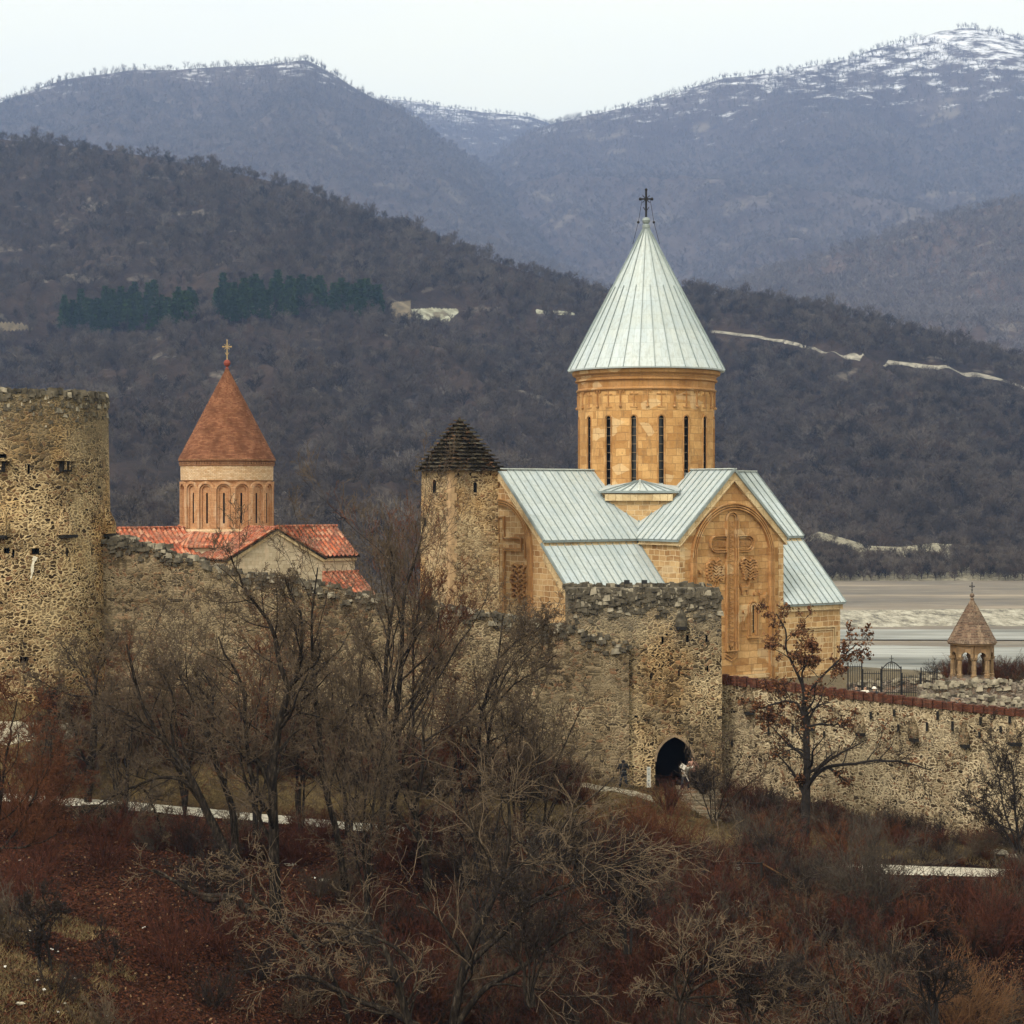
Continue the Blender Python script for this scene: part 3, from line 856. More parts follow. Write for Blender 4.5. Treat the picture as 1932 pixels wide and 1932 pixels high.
lim = HS.yc(u) + np.where((u > 1525) & (u < 1800), 34 + 10 * fbm(u * .03, u * 0, 2, 3), 16)
k = (py > lim) | (np.random.default_rng(3).uniform(0, 1, len(x)) < .07)
scatter("spur_woods", np.stack([x, y, z - .4], 1)[k], np.random.default_rng(2).uniform(.30, .46, k.sum()), protoA, 2)
protoF = [proto_bare("far_bare_tree_%d" % i, 200 + i, [M['woodF']], 9, 5, 3, h=15, cr=4, wt=.30) for i in range(4)]
protoS = [proto_bare('ridge_bare_tree_%d' % i, 230 + i, [M['woodF']], 11, 4, 2, h=17, cr=4, wt=.17, upright=1.1) for i in range(4)]
for nm, H, a0, a1, sp, sd_ in (("woods_brown", HE, 1150, 2250, 8.5, 11), ("woods_left", HB, -260, 1250, 10.5, 12), ("woods_snowy", HC, 800, 2250, 11, 13), ("woods_far", HD, 620, 1080, 15, 14)):
    x, y, z, u, py = hill_points(H, a0, a1, sp, sd_)
    if H in (HB, HC):
        den = fbm(x * .004, y * .004, 5, 4) + .5
        k = np.random.default_rng(4).uniform(0, 1, len(x)) < np.where(z > 880, .8, 1)
        if H is HC: k &= ~in_poly(u, py, [(1740, 70), (1790, 52), (1932, 85), (1932, 140), (1860, 122), (1800, 90)])
        x, y, z = x[k], y[k], z[k]
    print(nm, len(x))
    hi = z > 820 + 120 * fbm(x * .003, y * .003, 9, 3)
    scatter(nm, np.stack([x, y, z - .5], 1)[~hi], np.random.default_rng(sd_).uniform(.6, 1.3, (~hi).sum()), protoF, sd_)
    if hi.any(): scatter(nm + "_ridge", np.stack([x, y, z - .5], 1)[hi], np.random.default_rng(sd_).uniform(.7, 1.3, hi.sum()), protoS, sd_)

# clearings and the track on the wooded hill
def on_hill(H, u, py):
    t = np.linspace(0, 1, 400)
    _, Y, Z = H.z(np.full(400, float(u)), t)
    p = 930 - Z / Y * 3600
    i = np.argmax(p <= py) if (p <= py).any() else 399
    return t[i]
def m_meadow():
    s = NT("pale_meadow_grass")
    p = s.n("NewGeometry").outputs['Position']
    a = s.noise(p, .12, 6, .6).outputs[0]
    col = s.ramp(a, [(.38, (.13, .11, .07)), (.5, (.28, .28, .20)), (.62, (.42, .42, .33))])
    return s.done(col, .95, a, .5, .5)
M['meadow'] = m_meadow(); M['scrubsoil'] = m_plain('scrubby_soil', (.15, .12, .075), .95, .5, .15)
def hill_patch(name, H, poly, mat, lift=.35):
    px_ = [p[0] for p in poly]; u = np.linspace(min(px_), max(px_), 40)
    top = []; bot = []
    for uu in u:
        ys = []
        for i in range(len(poly)):
            (x0, y0), (x1, y1) = poly[i], poly[(i + 1) % len(poly)]
            if min(x0, x1) <= uu <= max(x0, x1) and x0 != x1: ys.append(y0 + (y1 - y0) * (uu - x0) / (x1 - x0))
        top.append(on_hill(H, uu, min(ys) + 1)); bot.append(on_hill(H, uu, max(ys) - 1))
    r = np.linspace(0, 1, 14)
    T = np.array(bot)[None] * (1 - r[:, None]) + np.array(top)[None] * r[:, None]
    x, y, z = H.z(np.repeat(u[None], 14, 0), T)
    return tag(grid_mesh(name, x, y, z + lift, mat), kind='structure')
hill_patch("meadow", HA, [(775, 584), (862, 584), (866, 592), (845, 612), (780, 604)], M['meadow'])
hill_patch("meadow_edge", HA, [(728, 574), (775, 568), (776, 606), (742, 608)], M['scrubsoil'])
hill_patch("meadow_strip", HA, [(1010, 587), (1075, 588), (1100, 598), (1012, 596)], M['meadow'])
hill_patch("meadow_west", HA, [(-60, 613), (40, 614), (70, 628), (-60, 634)], M['scrubsoil'])
uu = np.arange(1340, 2100, 6.0)
tr = np.array([on_hill(HA, a, np.interp(a, [p[0] for p in trackpx], [p[1] for p in trackpx])) for a in uu])
tr = np.convolve(np.pad(tr, 4, 'edge'), np.ones(9) / 9, 'valid')
wd = np.interp(uu, [1340, 1450, 1600, 1800, 2000], [.004, .005, .009, .008, .008]) * (1 + fbm(uu * .03, uu * 0, 4, 3))
r_ = np.linspace(-1, .4, 8)
T = tr[None] + r_[:, None] * wd[None]
x, y, z = HA.z(np.repeat(uu[None], 8, 0), T)
tag(grid_mesh("hill_road", x, y, z + .5, m_plain('track_cutting_soil', (.27, .25, .20), .95, .55, .2)), kind='structure')

# haze over the whole valley
hz = MB().box(-4600, 4600, -60, 7600, -27.5, 1450).build("haze", [], uv=False)
hm = bpy.data.materials.new("thin_blue_air"); hm.use_nodes = True
hm.node_tree.nodes.clear()
ho = hm.node_tree.nodes.new("ShaderNodeOutputMaterial")
hv = hm.node_tree.nodes.new("ShaderNodeVolumePrincipled")
hv.inputs['Color'].default_value = (.38, .56, 1.0, 1)
hv.inputs['Density'].default_value = 1.15e-4
hv.inputs['Anisotropy'].default_value = 0.2
hm.node_tree.links.new(hv.outputs[0], ho.inputs['Volume'])
hz.data.materials.append(hm)
tag(hz, kind='stuff')

# ------------------------------------------------------------ large church
def arc(cx, cz, r, a0, a1, n=20):
    return [(cx + r * math.cos(R(a0 + (a1 - a0) * i / n)), cz + r * math.sin(R(a0 + (a1 - a0) * i / n))) for i in range(n + 1)]

CZ = -12.9
church = empty("stone_church", (9.49, 135, CZ), R(36),
               "large ochre stone church with a tall grey metal cone on its round drum", "church")
CL = (0, 0, -CZ)           # children are modelled in heights relative to the camera
# local axes: x = along the nave (to the right), -y = towards the carved front
HW = 4.7; RZ = 1.45; SL = 0.925
def rz_(n): return RZ - SL * abs(n)

nave = MB()
prof = [(-8.85, CZ), (8.85, CZ), (8.85, -7.62), (HW, -3.55), (HW, rz_(HW)), (0, RZ), (-HW, rz_(HW)), (-HW, -3.55), (-8.85, -7.62)]
nave.prism([(-12.6, y_, z_) for y_, z_ in prof], [(10.3, y_, z_) for y_, z_ in prof])
nave_o = nave.build("wall", [M['ash_side']], church, CL)
nave_o['label'] = "nave and aisle wall in pale jointed blocks"
tr_ = MB()
prof = [(-HW, CZ), (HW, CZ), (HW, rz_(HW) + .004), (0, RZ + .004), (-HW, rz_(HW) + .004)]
tr_.prism([(x_, -8.95, z_) for x_, z_ in prof], [(x_, 8.95, z_) for x_, z_ in prof])
trans_o = tr_.build("wall", [M['ash']], church, CL)
trans_o['label'] = "carved front wall in smooth ochre blocks"
# window slit in the carved front
c_ = MB()
def slit_poly(cx, z0, z1, w_):
    h = w_ / 2
    return [(cx - h, z0), (cx + h, z0), (cx + h, z1 - h)] + arc(cx, z1 - h, h, 0, 180, 8)[1:-1] + [(cx - h, z1 - h)]
pp = slit_poly(1.87, -9.45, -7.58, .26)
c_.prism([(a, -9.3, b) for a, b in pp], [(a, -8.5, b) for a, b in pp])
cut(trans_o, c_, inner=M['dark'])
_n = np.empty(len(trans_o.data.polygons) * 3); trans_o.data.polygons.foreach_get('normal', _n); _n = _n.reshape(-1, 3)
trans_o.data.materials.append(M['ash_side']); _mi = np.empty(len(_n), dtype=np.int32); trans_o.data.polygons.foreach_get('material_index', _mi)
_mi[(np.abs(_n[:, 0]) > .9) & (_mi == 0)] = len(trans_o.data.materials) - 1; trans_o.data.polygons.foreach_set('material_index', _mi)
wf = MB().box(1.72, 2.02, -8.56, -8.53, -9.5, -7.5).build("window", M['glass'], church, CL)
bb = MB()
for k in range(4): bb.box(1.74, 2.0, -8.75, -8.70, -9.15 + k * .42, -9.11 + k * .42)
bb.build("window_bar", M['bars'], wf)

# metal roofs with standing seams
def seam_roof(p00, p10, p11, p01, step=.6, th=.12, nm='roof', ridge=True, parent=None, loc=None, off=0.0):
    """p00-p10 eave, p01-p11 ridge"""
    mb = MB()
    P = [Vector(p) for p in (p00, p10, p11, p01)]
    n = (P[1] - P[0]).cross(P[3] - P[0]).normalized()
    if n.z < 0: n = -n
    up = n * .04; dn = n * (.04 - th)
    mb.hexa([P[0] + dn, P[1] + dn, P[2] + dn, P[3] + dn, P[0] + up, P[1] + up, P[2] + up, P[3] + up])
    L = max((P[1] - P[0]).length, (P[2] - P[3]).length); k = max(2, int(round(L / step)))
    for i in range(k + 1):
        f = min(max(i / k, .003), .997)
        a = P[0].lerp(P[1], f) + n * .075; b = P[3].lerp(P[2], f) + n * .075
        dr = (a - b).normalized()
        mb.bar(a + dr * .02, b, .036, .07, up=n, m=1)
    # fascia
    mb.bar(P[0] + n * -.06, P[1] + n * -.06, .05, .17, up=(0, 0, 1), m=1)
    mb.bar(P[1] + n * .0, P[2] + n * .0, .06, .16, up=n, m=1)
    mb.bar(P[0] + n * .0, P[3] + n * .0, .06, .16, up=n, m=1)
    if ridge: mb.bar(P[3] + n * .09, P[2] + n * .09, .26, .07, up=(0, 0, 1), m=2)
    return mb.build(nm, [M['metal'], M['seam'], M['seam_pale']], parent or church, loc or CL)
OV = .32
def slope(n): return RZ + .10 - SL * n
ez = slope(HW + OV)
rz0 = slope(0)
for sgn in (-1, 1):     # sgn -1: front slope (towards the camera)
    y_ = sgn * (HW + OV)
    seam_roof((-12.85, y_, ez), (-1.5, y_, ez), (-1.5, 0, rz0), (-12.85, 0, rz0))
    seam_roof((1.5, y_, ez), (10.55, y_, ez), (10.55, 0, rz0), (1.5, 0, rz0))
    for f in (-1, 1):
        a = f * 1.5; b = f * 9.2
        seam_roof((sgn * (HW + OV), a, ez + .01), (sgn * (HW + OV), b, ez + .01), (0, b, rz0 + .01), (0, a, rz0 + .01))
    # aisle lean-to roofs
    za = -3.28; zb = za - (8.85 + .3 - HW) * .985
    for x0, x1 in ((-12.85, -HW - .02), (HW + .02, 10.55)):
        ya, yb = sgn * (HW + .02), sgn * (8.85 + .3)
        seam_roof((x0, yb, zb), (x1, yb, zb), (x1, ya, za), (x0, ya, za), ridge=False)

# cornices
co = MB()
zc = rz_(HW)
for sgn in (-1, 1):
    for x0, x1 in ((-12.72, -HW - .2), (HW + .2, 10.42)):
        co.box(min(x0, x1), max(x0, x1), min(sgn * HW, sgn * (HW + .17)), max(sgn * HW, sgn * (HW + .17)), zc - .47, zc - .10)
        co.box(min(x0, x1), max(x0, x1), min(sgn * HW, sgn * (HW + .24)), max(sgn * HW, sgn * (HW + .24)), zc - .55, zc - .475)
        co.box(min(x0, x1), max(x0, x1), min(sgn * 8.85, sgn * 9.0), max(sgn * 8.85, sgn * 9.0), -8.06, -7.70)
        co.box(min(x0, x1), max(x0, x1), min(sgn * 8.85, sgn * 9.05), max(sgn * 8.85, sgn * 9.05), -8.14, -8.065)
    for f in (-1, 1):
        y0, y1 = sorted((f * (HW + .3), f * 9.1))
        co.box(min(sgn * HW, sgn * (HW + .17)), max(sgn * HW, sgn * (HW + .17)), y0, y1, zc - .47, zc - .11)
        co.box(min(sgn * HW, sgn * (HW + .24)), max(sgn * HW, sgn * (HW + .24)), y0, y1, zc - .55, zc - .475)
frF = lambda u, z, d: (u, -8.95 - d, z)
frL = lambda u, z, d: (-12.6 - d, -u, z)
frR = lambda u, z, d: (10.3 + d, u, z)
for fr in (frF, frL):
    co.ribbon([(-HW - .1, zc - .30), (0, RZ - .26), (HW + .1, zc - .30)], .40, -.1, .16, fr)
    co.ribbon([(-HW - .15, zc - .62), (0, RZ - .60), (HW + .15, zc - .62)], .09, -.1, .23, fr)
for sgn in (-1, 1):
    co.ribbon([(sgn * (HW + .1), -4.0), (sgn * 9.0, -8.2)], .30, -.1, .14, frL)
    co.ribbon([(sgn * (HW + .1), -4.24), (sgn * 8.8, -8.28)], .07, -.1, .19, frL)
co.build("cornice", M['trim_pale'], church, CL)

# carved blind arch, cross and reliefs on the front; the same arch on the left gable
def triple(mb, pts, w_, d, fr, gap=.155, off=(0, 0)):
    for k in (-1, 0, 1):
        mb.ribbon(_offs(pts, k * gap), w_, -.05, d, fr)
def _offs(pts, o):
    out = []
    n = len(pts)
    for i, p in enumerate(pts):
        a = Vector(pts[max(0, i - 1)]); b = Vector(pts[min(n - 1, i + 1)])
        t = (b - a).normalized(); nn = Vector((-t.y, t.x))
        out.append((p[0] + nn.x * o, p[1] + nn.y * o))
    return out
def arch_path(r, zc_, zb):
    return [(r, zb)] + arc(0, zc_, r, 0, 180, 36) + [(-r, zb)]
am = MB()
triple(am, arch_path(3.52, -4.40, -12.6), .08, .24, frF)
am.build("blind_arch", M['trim'], church, CL)
am = MB()
triple(am, arch_path(3.35, -3.95, -12.6), .08, .24, frL)
am.build("blind_arch", M['trim'], church, CL)

def carved_cross(fr, nm):
    mb = MB()
    cx = -.12
    # upright with two rolls each side
    for k, d in ((.50, .22), (.36, .15)):
        top = arc(cx, -1.78, k, 0, 180, 10)
        mb.ribbon([(cx + k, -10.55)] + top + [(cx - k, -10.55), (cx + k, -10.55)], .07, -.03, d, fr)
    mb.ribbon([(cx, -10.3), (cx, -1.9)], .42, -.03, .05, fr)
    # arms with rounded ends
    for k, d in ((.53, .22), (.38, .15)):
        for s_ in (-1, 1):
            e = cx + s_ * 1.44
            a = arc(e, -3.40, k, -90, 90, 10) if s_ > 0 else arc(e, -3.40, k, 270, 90, 10)
            mb.ribbon([(cx + s_ * .5, -3.40 - k)] + a + [(cx + s_ * .5, -3.40 + k)], .07, -.03, d, fr)
    for s_ in (-1, 1):
        mb.ribbon([(cx + s_ * .5, -3.40), (cx + s_ * 1.7, -3.40)], .40, -.03, .07, fr)
        for q in range(9):
            mb.ribbon([(cx + s_ * (.6 + q * .13), -3.56), (cx + s_ * (.66 + q * .13), -3.26)], .04, .03, .11, fr)
    for q in range(52):      # braid along the upright
        z = -2.0 - q * .16
        mb.ribbon([(cx - .15, z), (cx + .15, z - .10 * (1 if q % 2 else -1))], .04, .03, .09, fr)
    mb.ribbon([(cx - .5, -10.75), (cx, -11.0), (cx + .5, -10.75)], .08, -.03, .10, fr)
    mb.ribbon([(cx - .6, -10.95), (cx, -11.25), (cx + .6, -10.95)], .06, -.03, .08, fr)
    for s_ in (-1, 1):
        mb.ribbon([(cx + s_ * .32, -10.0), (cx, -10.5), (cx - s_ * .32, -10.0)], .05, -.0, .09, fr)
    return mb.build(nm, M['trim'], church, CL)
carved_cross(frF, "carved_cross")
mb = MB()      # cross seen at the edge of the left gable
for k, d in ((.42, .16), (.28, .10)):
    mb.ribbon([(k, -12.0), (k, -3.4 - k), (2.35, -3.4 - k), (2.35, -3.4 + k), (k, -3.4 + k), (k, -1.6), (-k, -1.6), (-k, -3.4 + k), (-2.35, -3.4 + k), (-2.35, -3.4 - k), (-k, -3.4 - k), (-k, -12.0)], .09, -.03, d, frL)
mb.ribbon([(1.9, -2.75), (2.75, -2.75), (2.75, -4.3)], .10, -.03, .14, frL)
mb.build("carved_cross", M['trim'], church, CL)

rr = random.Random(5)
def vine(fr, x0, x1, z0, z1, sgn, nm="carved_vine"):
    """relief tree: stem with curling boughs and leaf knobs"""
    mb = MB()
    xm = (x0 + x1) / 2
    mb.ribbon([(xm, z0 - .35), (xm + .05, (z0 + z1) / 2), (xm, z1 - .2)], .09, -.03, .12, fr)
    for k in range(7):
        zz = z0 + (z1 - z0) * (k + .3) / 7
        for s_ in (-1, 1):
            L = (x1 - x0) / 2 * (.55 + .45 * rr.random()) * (1.2 - .08 * abs(3 - k))
            pts = [(xm, zz)] + [(xm + s_ * L * t, zz + .22 * math.sin(t * 2.6) + rr.uniform(-.03, .03)) for t in (.3, .6, .85)]
            e = pts[-1]
            pts += arc(e[0], e[1] - .09, .09, 90, 90 - s_ * 250, 7)[1:]
            mb.ribbon(pts, .065, -.03, .20, fr)
            for j in range(3):
                a = rr.uniform(.3, .9) * L; c = (xm + s_ * a, zz + rr.uniform(-.16, .25))
                mb.ribbon(arc(c[0], c[1], .05, 0, 320, 6),   .06, -.03, .18, fr)
    return mb.build(nm, M['trim'], church, CL)
vine(frF, -2.35, -.85, -5.9, -4.5, 1); vine(frF, .6, 2.3, -5.9, -4.5, 1)
vine(frL, 1.2, 2.9, -6.9, -4.7, 1)
def figure_relief(fr, u, z, w_, h, nm="carved_figure"):
    """low animal-like body with legs, neck and head"""
    mb = MB()
    mb.ribbon([(u - w_ / 2, z), (u, z + .04), (u + w_ / 2 * .8, z + .02)], .26, -.03, .12, fr)
    for q in (-.42, -.3, .28, .4): mb.ribbon([(u + q * w_, z - .05), (u + q * w_ + .02, z - h * .55)], .07, -.03, .11, fr)
    mb.ribbon([(u + w_ * .38, z + .05), (u + w_ * .48, z + h * .45)], .14, -.03, .13, fr)
    mb.ribbon([(u + w_ * .42, z + h * .5), (u + w_ * .62, z + h * .46)], .14, -.03, .14, fr)
    mb.ribbon([(u - w_ / 2, z + .02), (u - w_ * .62, z + .2), (u - w_ * .55, z + .36)], .05, -.03, .10, fr)
    return mb.build(nm, M['trim'], church, CL)
figure_relief(frF, -1.75, -6.35, .8, .7); figure_relief(frF, 1.1, -6.45, .7, .7); figure_relief(frF, 2.75, -7.05, .55, .5)
mb = MB()      # small heads and round bosses
for u_, z_ in ((1.99, -6.82), (2.45, -6.72), (1.02, -8.0), (-2.9, -5.2)):
    mb.ribbon(arc(u_, z_, .06, 0, 330, 8), .12, -.03, .16, frF)
mb.ribbon([(1.0, -8.3), (.85, -9.2), (1.15, -9.2), (1.02, -8.3)], .06, -.03, .08, frF)
mb.build("carved_boss", M['trim'], church, CL)
mb = MB()      # window surround
for k, d in ((.26, .12), (.42, .09)):
    mb.ribbon([(1.87 - k, -9.6)] + arc(1.87, -7.75, k, 180, 0, 10) + [(1.87 + k, -9.6)], .08, -.03, d, frF)
mb.ribbon([(1.3, -9.72), (2.44, -9.72)], .14, -.03, .18, frF)
mb.ribbon([(1.4, -9.9), (2.34, -9.9)], .08, -.03, .12, frF)
mb.build("window_surround", M['trim'], church, CL)
mb = MB()      # corner strips and string bands of the front
for s_ in (-1, 1):
    mb.ribbon([(s_ * 4.45, zc - .7), (s_ * 4.45, -12.7)], .46, -.03, .045, frF)
mb.ribbon([(-4.2, -12.35), (4.2, -12.35)], .3, -.03, .12, frF)
mb.build("corner_strip", M['ash_side'], church, CL)
mb = MB()      # panel frame on the right aisle wall and plinths on the left
frA = lambda u, z, d: (u, -8.85 - d, z)
for k, d in ((0, .10), (.17, .07)):
    mb.ribbon([(5.3, -9.35 - k), (9.75 - k, -9.35 - k), (9.75 - k, -12.4)], .08, -.03, d, frA)
for k in range(3):
    mb.ribbon([(4.9, -8.45 - k * .2), (8.7, -8.45 - k * .2)], .10, -.03, .10 + k * .05, frL)
mb.build("wall_moulding", M['trim_pale'], church, CL)

# octagonal crossing under the drum and its little hipped roofs
mb = MB()
ap = 5.45
R8 = ap / math.cos(math.pi / 8)
mb.lathe([(R8, -6.0), (R8, .02)], 8, ph=math.pi / 8)
mb.build("crossing_wall", M['ash_side'], church, CL)
for q in range(4):
    a = math.pi / 4 + q * math.pi / 2
    d = Vector((math.cos(a), math.sin(a), 0)); t = Vector((-d.y, d.x, 0)); hw = 2.75
    apex = d * 4.80 + Vector((0, 0, .86)); L_ = d * 5.72 - t * hw + Vector((0, 0, .10)); R_ = d * 5.72 + t * hw + Vector((0, 0, .10)); Mi = d * 5.86 + Vector((0, 0, .10))
    rr_ = MB(); dz = Vector((0, 0, -.10)); bl = d * 3.6 - t * hw + Vector((0, 0, .55)); br_ = d * 3.6 + t * hw + Vector((0, 0, .55)); bm_ = d * 3.6 + Vector((0, 0, 1.2))
    rr_.add([L_, Mi, apex, bl, bm_, R_, br_] + [p + dz for p in (L_, Mi, R_)],
            [(0, 1, 2), (0, 2, 3), (3, 2, 4), (1, 5, 2), (5, 6, 2), (6, 4, 2), (0, 7, 8, 1), (1, 8, 9, 5)])
    for k in range(9):
        f = (k + .5) / 4.5
        base = L_.lerp(Mi, f) if f < 1 else Mi.lerp(R_, f - 1)
        rr_.bar(base + Vector((0, 0, .05)), base.lerp(apex, .93) + Vector((0, 0, .05)), .045, .06, m=1)
    rr_.bar(L_ + Vector((0, 0, -.03)), Mi + Vector((0, 0, -.03)), .05, .15, m=1); rr_.bar(Mi + Vector((0, 0, -.03)), R_ + Vector((0, 0, -.03)), .05, .15, m=1)
    rr_.bar(Mi + Vector((0, 0, .06)), apex + Vector((0, 0, .04)), .12, .06, m=2)
    rr_.build("hip_roof", [M['metal'], M['seam'], M['seam_pale']], church, CL)
    cc = MB()
    p0 = d * 5.58 - t * 2.3; p1 = d * 5.58 + t * 2.3
    cc.bar(p0 + Vector((0, 0, -.28)), p1 + Vector((0, 0, -.28)), .30, .38); cc.bar(p0 + Vector((0, 0, -.5)), p1 + Vector((0, 0, -.5)), .36, .06)
    cc.build("cornice", M['trim_pale'], church, CL)

# drum
DR = 4.80; A0 = R(-126) + R(8.4)      # window angle offset (towards the camera is -126 deg in local axes)
drum = MB().lathe([(DR, -3.2), (DR, 7.15)], 128).build("drum", [M['ash_drum']], church, CL, cyl=(0, 0, DR))
cd = MB()
WA = [A0 + k * math.pi / 8 for k in range(16)]
for a in WA:
    e = Vector((math.cos(a), math.sin(a), 0)); t = Vector((-e.y, e.x, 0))
    pp = slit_poly(0, .05, 5.28, .34)
    cd.prism([e * 4.42 + t * u + Vector((0, 0, z)) for u, z in pp], [e * 5.2 + t * u + Vector((0, 0, z)) for u, z in pp])
cut(drum, cd, cyl=(0, 0, DR), inner=M['dark'])
drum.data.polygons.foreach_set('use_smooth', [False] * len(drum.data.polygons))
for a in WA:
    e = Vector((math.cos(a), math.sin(a), 0)); t = Vector((-e.y, e.x, 0))
    def fr(u, z, d, e=e, t=t):
        p = e * (DR + d - (DR - math.sqrt(max(.1, DR * DR - u * u)))) + t * u; return (p.x, p.y, z)
    wn = MB(); wn.bar(e * 4.45 + Vector((0, 0, .05)), e * 4.45 + Vector((0, 0, 5.25)), .34, .02, up=e)
    w_o = wn.build("window", M['glass'], church, CL)
    b = MB()
    for k in range(9): b.bar(e * 4.66 + t * -.17 + Vector((0, 0, .45 + k * .58)), e * 4.66 + t * .17 + Vector((0, 0, .45 + k * .58)), .05, .045)
    b.build("window_bar", M['bars'], w_o)
    f_ = MB()
    for k, d in ((.25, .055),):
        f_.ribbon([(-k, .02)] + [(-k, 5.1)] + arc(0, 5.1, k, 180, 0, 8) + [(k, .02)], .06, -.04, d, fr)
    f_.build("frame", M['trim'], w_o)
rl = MB()
for k in range(16):
    a = A0 + (k + .5) * math.pi / 8
    e = Vector((math.cos(a), math.sin(a), 0)); t = Vector((-e.y, e.x, 0))
    def fr(u, z, d, e=e, t=t):
        p = e * (DR + d - (DR - math.sqrt(max(.1, DR * DR - u * u)))) + t * u; return (p.x, p.y, z)
    rl.ribbon([(0, 7.1), (0, 6.0)], .09, -.04, .09, fr)
    rl.ball((e.x * (DR + .08), e.y * (DR + .08), 5.95), .11, n=6)
    for s_ in (-1, 1): rl.ribbon(arc(s_ * .17, 7.0, .09, 90 + s_ * 90, 90 - s_ * 200, 8), .06, -.04, .09, fr)
    a = A0 + k * math.pi / 8
    e = Vector((math.cos(a), math.sin(a), 0)); t = Vector((-e.y, e.x, 0))
    def fr2(u, z, d, e=e, t=t):
        p = e * (DR + d - (DR - math.sqrt(max(.1, DR * DR - u * u)))) + t * u; return (p.x, p.y, z)
    rl.ribbon([(0, 7.0), (0, 5.95)], .07, -.04, .06, fr2); rl.ribbon([(-.3, 6.78), (.3, 6.78)], .07, -.04, .06, fr2); rl.ribbon([(-.26, 5.9), (.26, 5.9)], .07, -.04, .06, fr2)
rl.build("drum_relief", M['trim'], church, CL)
MB().lathe([(DR - .05, 7.02), (DR + .10, 7.06), (DR + .17, 7.14), (DR + .10, 7.24), (DR + .02, 7.28), (DR + .04, 7.72), (DR + .22, 7.80), (DR + .22, 7.90), (DR + .12, 7.96),
            (DR + .18, 8.14), (DR + .40, 8.26), (DR + .44, 8.48), (DR + .30, 8.62)], 128).build("cornice", M['trim'], church, CL, cyl=(0, 0, DR))
# metal cone
cn = MB()
NG = 32; RE = 5.52; ZE = 8.62; ZA = 18.72
cn.lathe([(.2, ZE - .12), (RE, ZE - .10), (RE + .02, ZE), (.16, ZA)], NG, ph=0)
for i in range(NG):
    a = 2 * math.pi * i / NG; e = Vector((math.cos(a), math.sin(a), 0)); nrm = (e * (ZA - ZE) + Vector((0, 0, RE))).normalized()
    top = 1.0 if i % 2 == 0 else .58
    p0 = e * (RE + .03) + Vector((0, 0, ZE)) + nrm * .02
    p1 = e * (RE + .03 + (.16 - RE) * top) + Vector((0, 0, ZE + (ZA - ZE) * top)) + nrm * .02
    cn.bar(p0, p1, .036, .08, up=nrm, m=1)
cn.build("cone_roof", [M['metal'], M['seam']], church, CL)
MB().lathe([(.16, 18.66), (.26, 18.75), (.28, 18.95), (.14, 19.02), (.24, 19.12), (.30, 19.28), (.22, 19.44), (.05, 19.5)], 16).build("cone_cap", M['seam'], church, CL)
def iron_cross(parent, loc, x, y, z0, z1, s=1.0, mat=None):
    mb = MB(); rt = .035 * s
    mb.bar((x, y, z0), (x, y, z1), rt * 2)
    zc_ = z0 + (z1 - z0) * .68
    c, q = math.cos(R(-36)), math.sin(R(-36))
    hw = (z1 - z0) * .20
    mb.bar((x - hw * c, y - hw * q, zc_), (x + hw * c, y + hw * q, zc_), rt * 2)
    for s_ in (-1, 1):
        mb.ball((x + s_ * hw * c, y + s_ * hw * q, zc_), rt * 2.2, n=6)
        for f in (1, -1):
            mb.bar((x + s_ * hw * c * .15, y + s_ * hw * q * .15, zc_ + f * .06), (x + s_ * hw * c * .62, y + s_ * hw * q * .62, zc_ + f * hw * .62), rt)
        mb.bar((x, y, z0 + .25 * (z1 - z0)), (x + s_ * hw * c * .5, y + s_ * hw * q * .5, z0 + .40 * (z1 - z0)), rt)
    mb.ball((x, y, z1), rt * 2.0, n=6)
    return mb.build("cross", mat or M['iron'], parent, loc)
xr = iron_cross(church, CL, 0, 0, 19.4, 21.45, 1.5)
gw = MB()
for k in range(4):
    a = R(-36) + k * math.pi / 2; e = Vector((math.cos(a), math.sin(a), 0))
    if k % 2 == 0:
        b = e * .55 + Vector((0, 0, 19.15))
        gw.bar(e * .28 + Vector((0, 0, 20.8)), b, .03); gw.bar(b, e * .95 + Vector((0, 0, 17.6)), .03); gw.ball(tuple(b), .10, n=6)
gw.build("guy_wire", M['iron'], xr)

